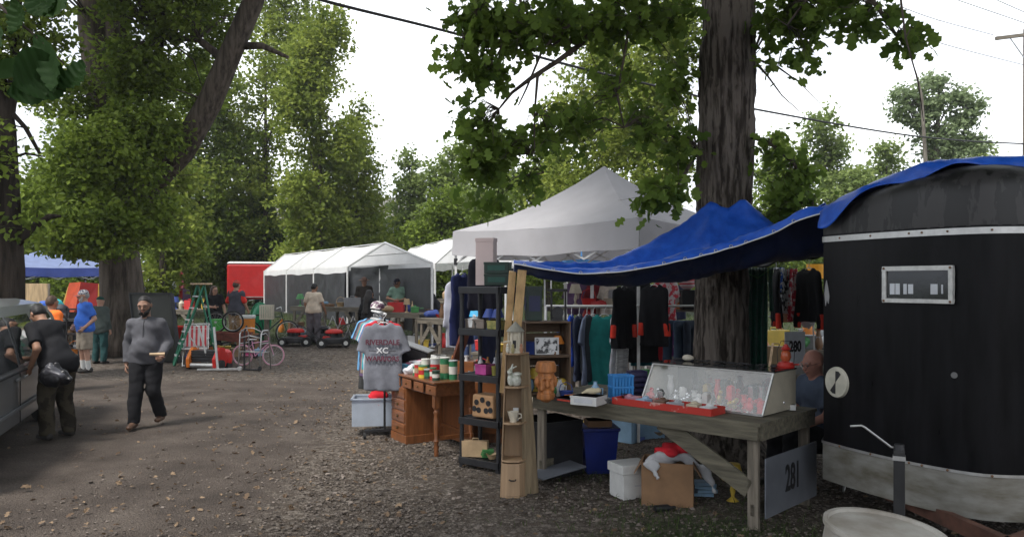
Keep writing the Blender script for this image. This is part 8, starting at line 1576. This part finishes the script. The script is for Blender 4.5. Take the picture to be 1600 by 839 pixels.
# tangle of dark rack behind the blue shirt man
rk = thing('metal_rack', 'dark metal rack of odds and ends left of the man in the blue shirt', 'rack', gp(104, 19.6), 0)
for x in (-.3, 0, .3): part('upright', DKM, rk, lambda m, x=x: m.box((x, 0, .65), (.03, .03, 1.3)))
for z in (.3, .65, 1.0, 1.25): part('rack_bar', DKM, rk, lambda m, z=z: (m.box((0, 0, z), (.66, .03, .03)), m.box((0, .3, z), (.66, .03, .03)), m.box((0, .15, z - .01), (.66, .3, .012))))
for z in (.31, .66, 1.01): spread('the dark rack, %s tier' % {.31: 'bottom', .66: 'middle', 1.01: 'top'}[z], gp(104, 19.7) + Vector((-.3, 0, 0)), Vector((.6, 0, 0)), Vector((0, .15, 0)), 4, int(z * 100), z, .8, pal=[5, 5, 8, 3, 0])
cart = thing('wagon', 'red plastic wagon half hidden behind the stepladder', 'wagon', gp(276, 21.8), 5); part('tub', REDP, cart, lambda m: m.add([(-.5, -.25, .25), (.5, -.25, .25), (.5, .25, .25), (-.5, .25, .25), (-.58, -.32, .6), (.58, -.32, .6), (.58, .32, .6), (-.58, .32, .6)], [(0, 3, 2, 1), (0, 1, 5, 4), (1, 2, 6, 5), (2, 3, 7, 6), (3, 0, 4, 7)]), solid=.012)
for x in (-.4, .4):
    for y in (-.28, .28): part('wheel', RUB, cart, lambda m, x=x, y=y: m.cyl((x, y - .03, .13), (x, y + .03, .13), .13, .13, 16), smooth=40)
# fence rail and shopping trolley shapes behind cream shirt man
tr = thing('lattice_trestle', 'crossed silver trestle legs under the plank table behind the mowers', 'trestle', gp(525, 23.0), 0)
for i in range(5): part('strut', ALU, tr, lambda m, i=i: (m.bar((-.7 + .3 * i, 0, 0), (-.4 + .3 * i, 0, .75), .025, .02), m.bar((-.4 + .3 * i, .05, 0), (-.7 + .3 * i, .05, .75), .025, .02)))

# denser goods on the near plank table and in the stalls behind it
EXT = [('the near table beside the crates', at(838, 0, 7.55), (.55, -.5, 0), (.18, .22, 0), 7, 51, .863, .5), ('the near table behind the blue basket', tp(1.75, .75), (.25, -.2, 0), (.15, .2, 0), 5, 52, .863, .6),
       ('the upper crate', cA.location + Vector((-.18, -.1, 0)), (.36, .05, 0), (0, .12, 0), 4, 53, cA.location.z + .015, .5), ('the lower crate', cB.location + Vector((-.18, -.1, 0)), (.36, .05, 0), (0, .12, 0), 5, 54, cB.location.z + .015, .6),
       ('the low orange cabinet', Vector((-1.1, 10.55, 0)), (.5, -.1, 0), (0, .2, 0), 4, 55, .753, .6), ('the dresser top', Vector((-.65, 9.9, 0)), (.6, -.2, 0), (0, .2, 0), 6, 56, .832, .6),
       ('the second shelf of the unit', shp(-.2, -.1, 0), (.3, -.24, 0), (.06, .08, 0), 4, 57, 1.475, .55), ('the bottom shelf of the unit', shp(-.2, -.1, 0), (.3, -.24, 0), (.06, .08, 0), 3, 58, .115, .6),
       ('the 280 table', Vector((3.35, 9.75, 0)), (-.3, 1.1, 0), (.3, .1, 0), 8, 59, .932, .8), ('the ground under the 280 table', Vector((3.3, 9.7, 0)), (-.3, 1.2, 0), (.3, .1, 0), 6, 60, 0, 1),
       ('the far stall behind the oak', at(1180, 0, 13), (2.0, 0, 0), (0, .5, 0), 9, 61, .86, 1.1), ('the lane edge by the ladder', gp(285, 19.3), (.9, -.2, 0), (0, .4, 0), 5, 62, .03, 1),
       ('the grass beside the far tent', gp(428, 25), (2.2, 0, 0), (0, .6, 0), 6, 63, .35, 1.3), ('the gravel under the shirt rail', gp(895, 9.5), (1.2, .2, 0), (0, .5, 0), 9, 64, 0, 1), ('the gravel under the near table', t281pt(.5, .6), (-.9, .8, 0), (.2, .2, 0), 5, 65, 0, .9)]
for a_ in EXT: spread(*a_)
far_table('long cloth covered table far behind the oak and hanging jackets', 1175, 1330, 13.2, 12.8, .85, 4, 15, 'the table far behind the jackets')
far_table('low plank table on the gravel left of the braced table', 560, 600, 20.4, 20.0, .6, 6, 16, 'the low table by the rack')
for i, (px, py, Y, c_, lb, w_, h_) in enumerate([(1008, 512, 10.3, (.02, .16, .2), 'petrol blue cardigan', .4, .5), (1036, 500, 10.6, (.1, .02, .12), 'purple patterned shirt', .36, .5), (984, 470, 10.9, (.4, .1, .12), 'coral red top', .36, .45), (880, 500, 10.2, (.03, .05, .12), 'navy work shirt', .36, .6), (1012, 455, 11.4, (.35, .36, .4), 'pale grey hooded top', .4, .5)]):
    garment('hanging_shirt', lb + ' among the clothes around the canopy leg', 'shirt', at(px, py, Y), 15 + 17 * i, cloth('mix_%d' % i, c_, .4), w_, h_, .22, seed=140 + i, group='clothes around the canopy leg')
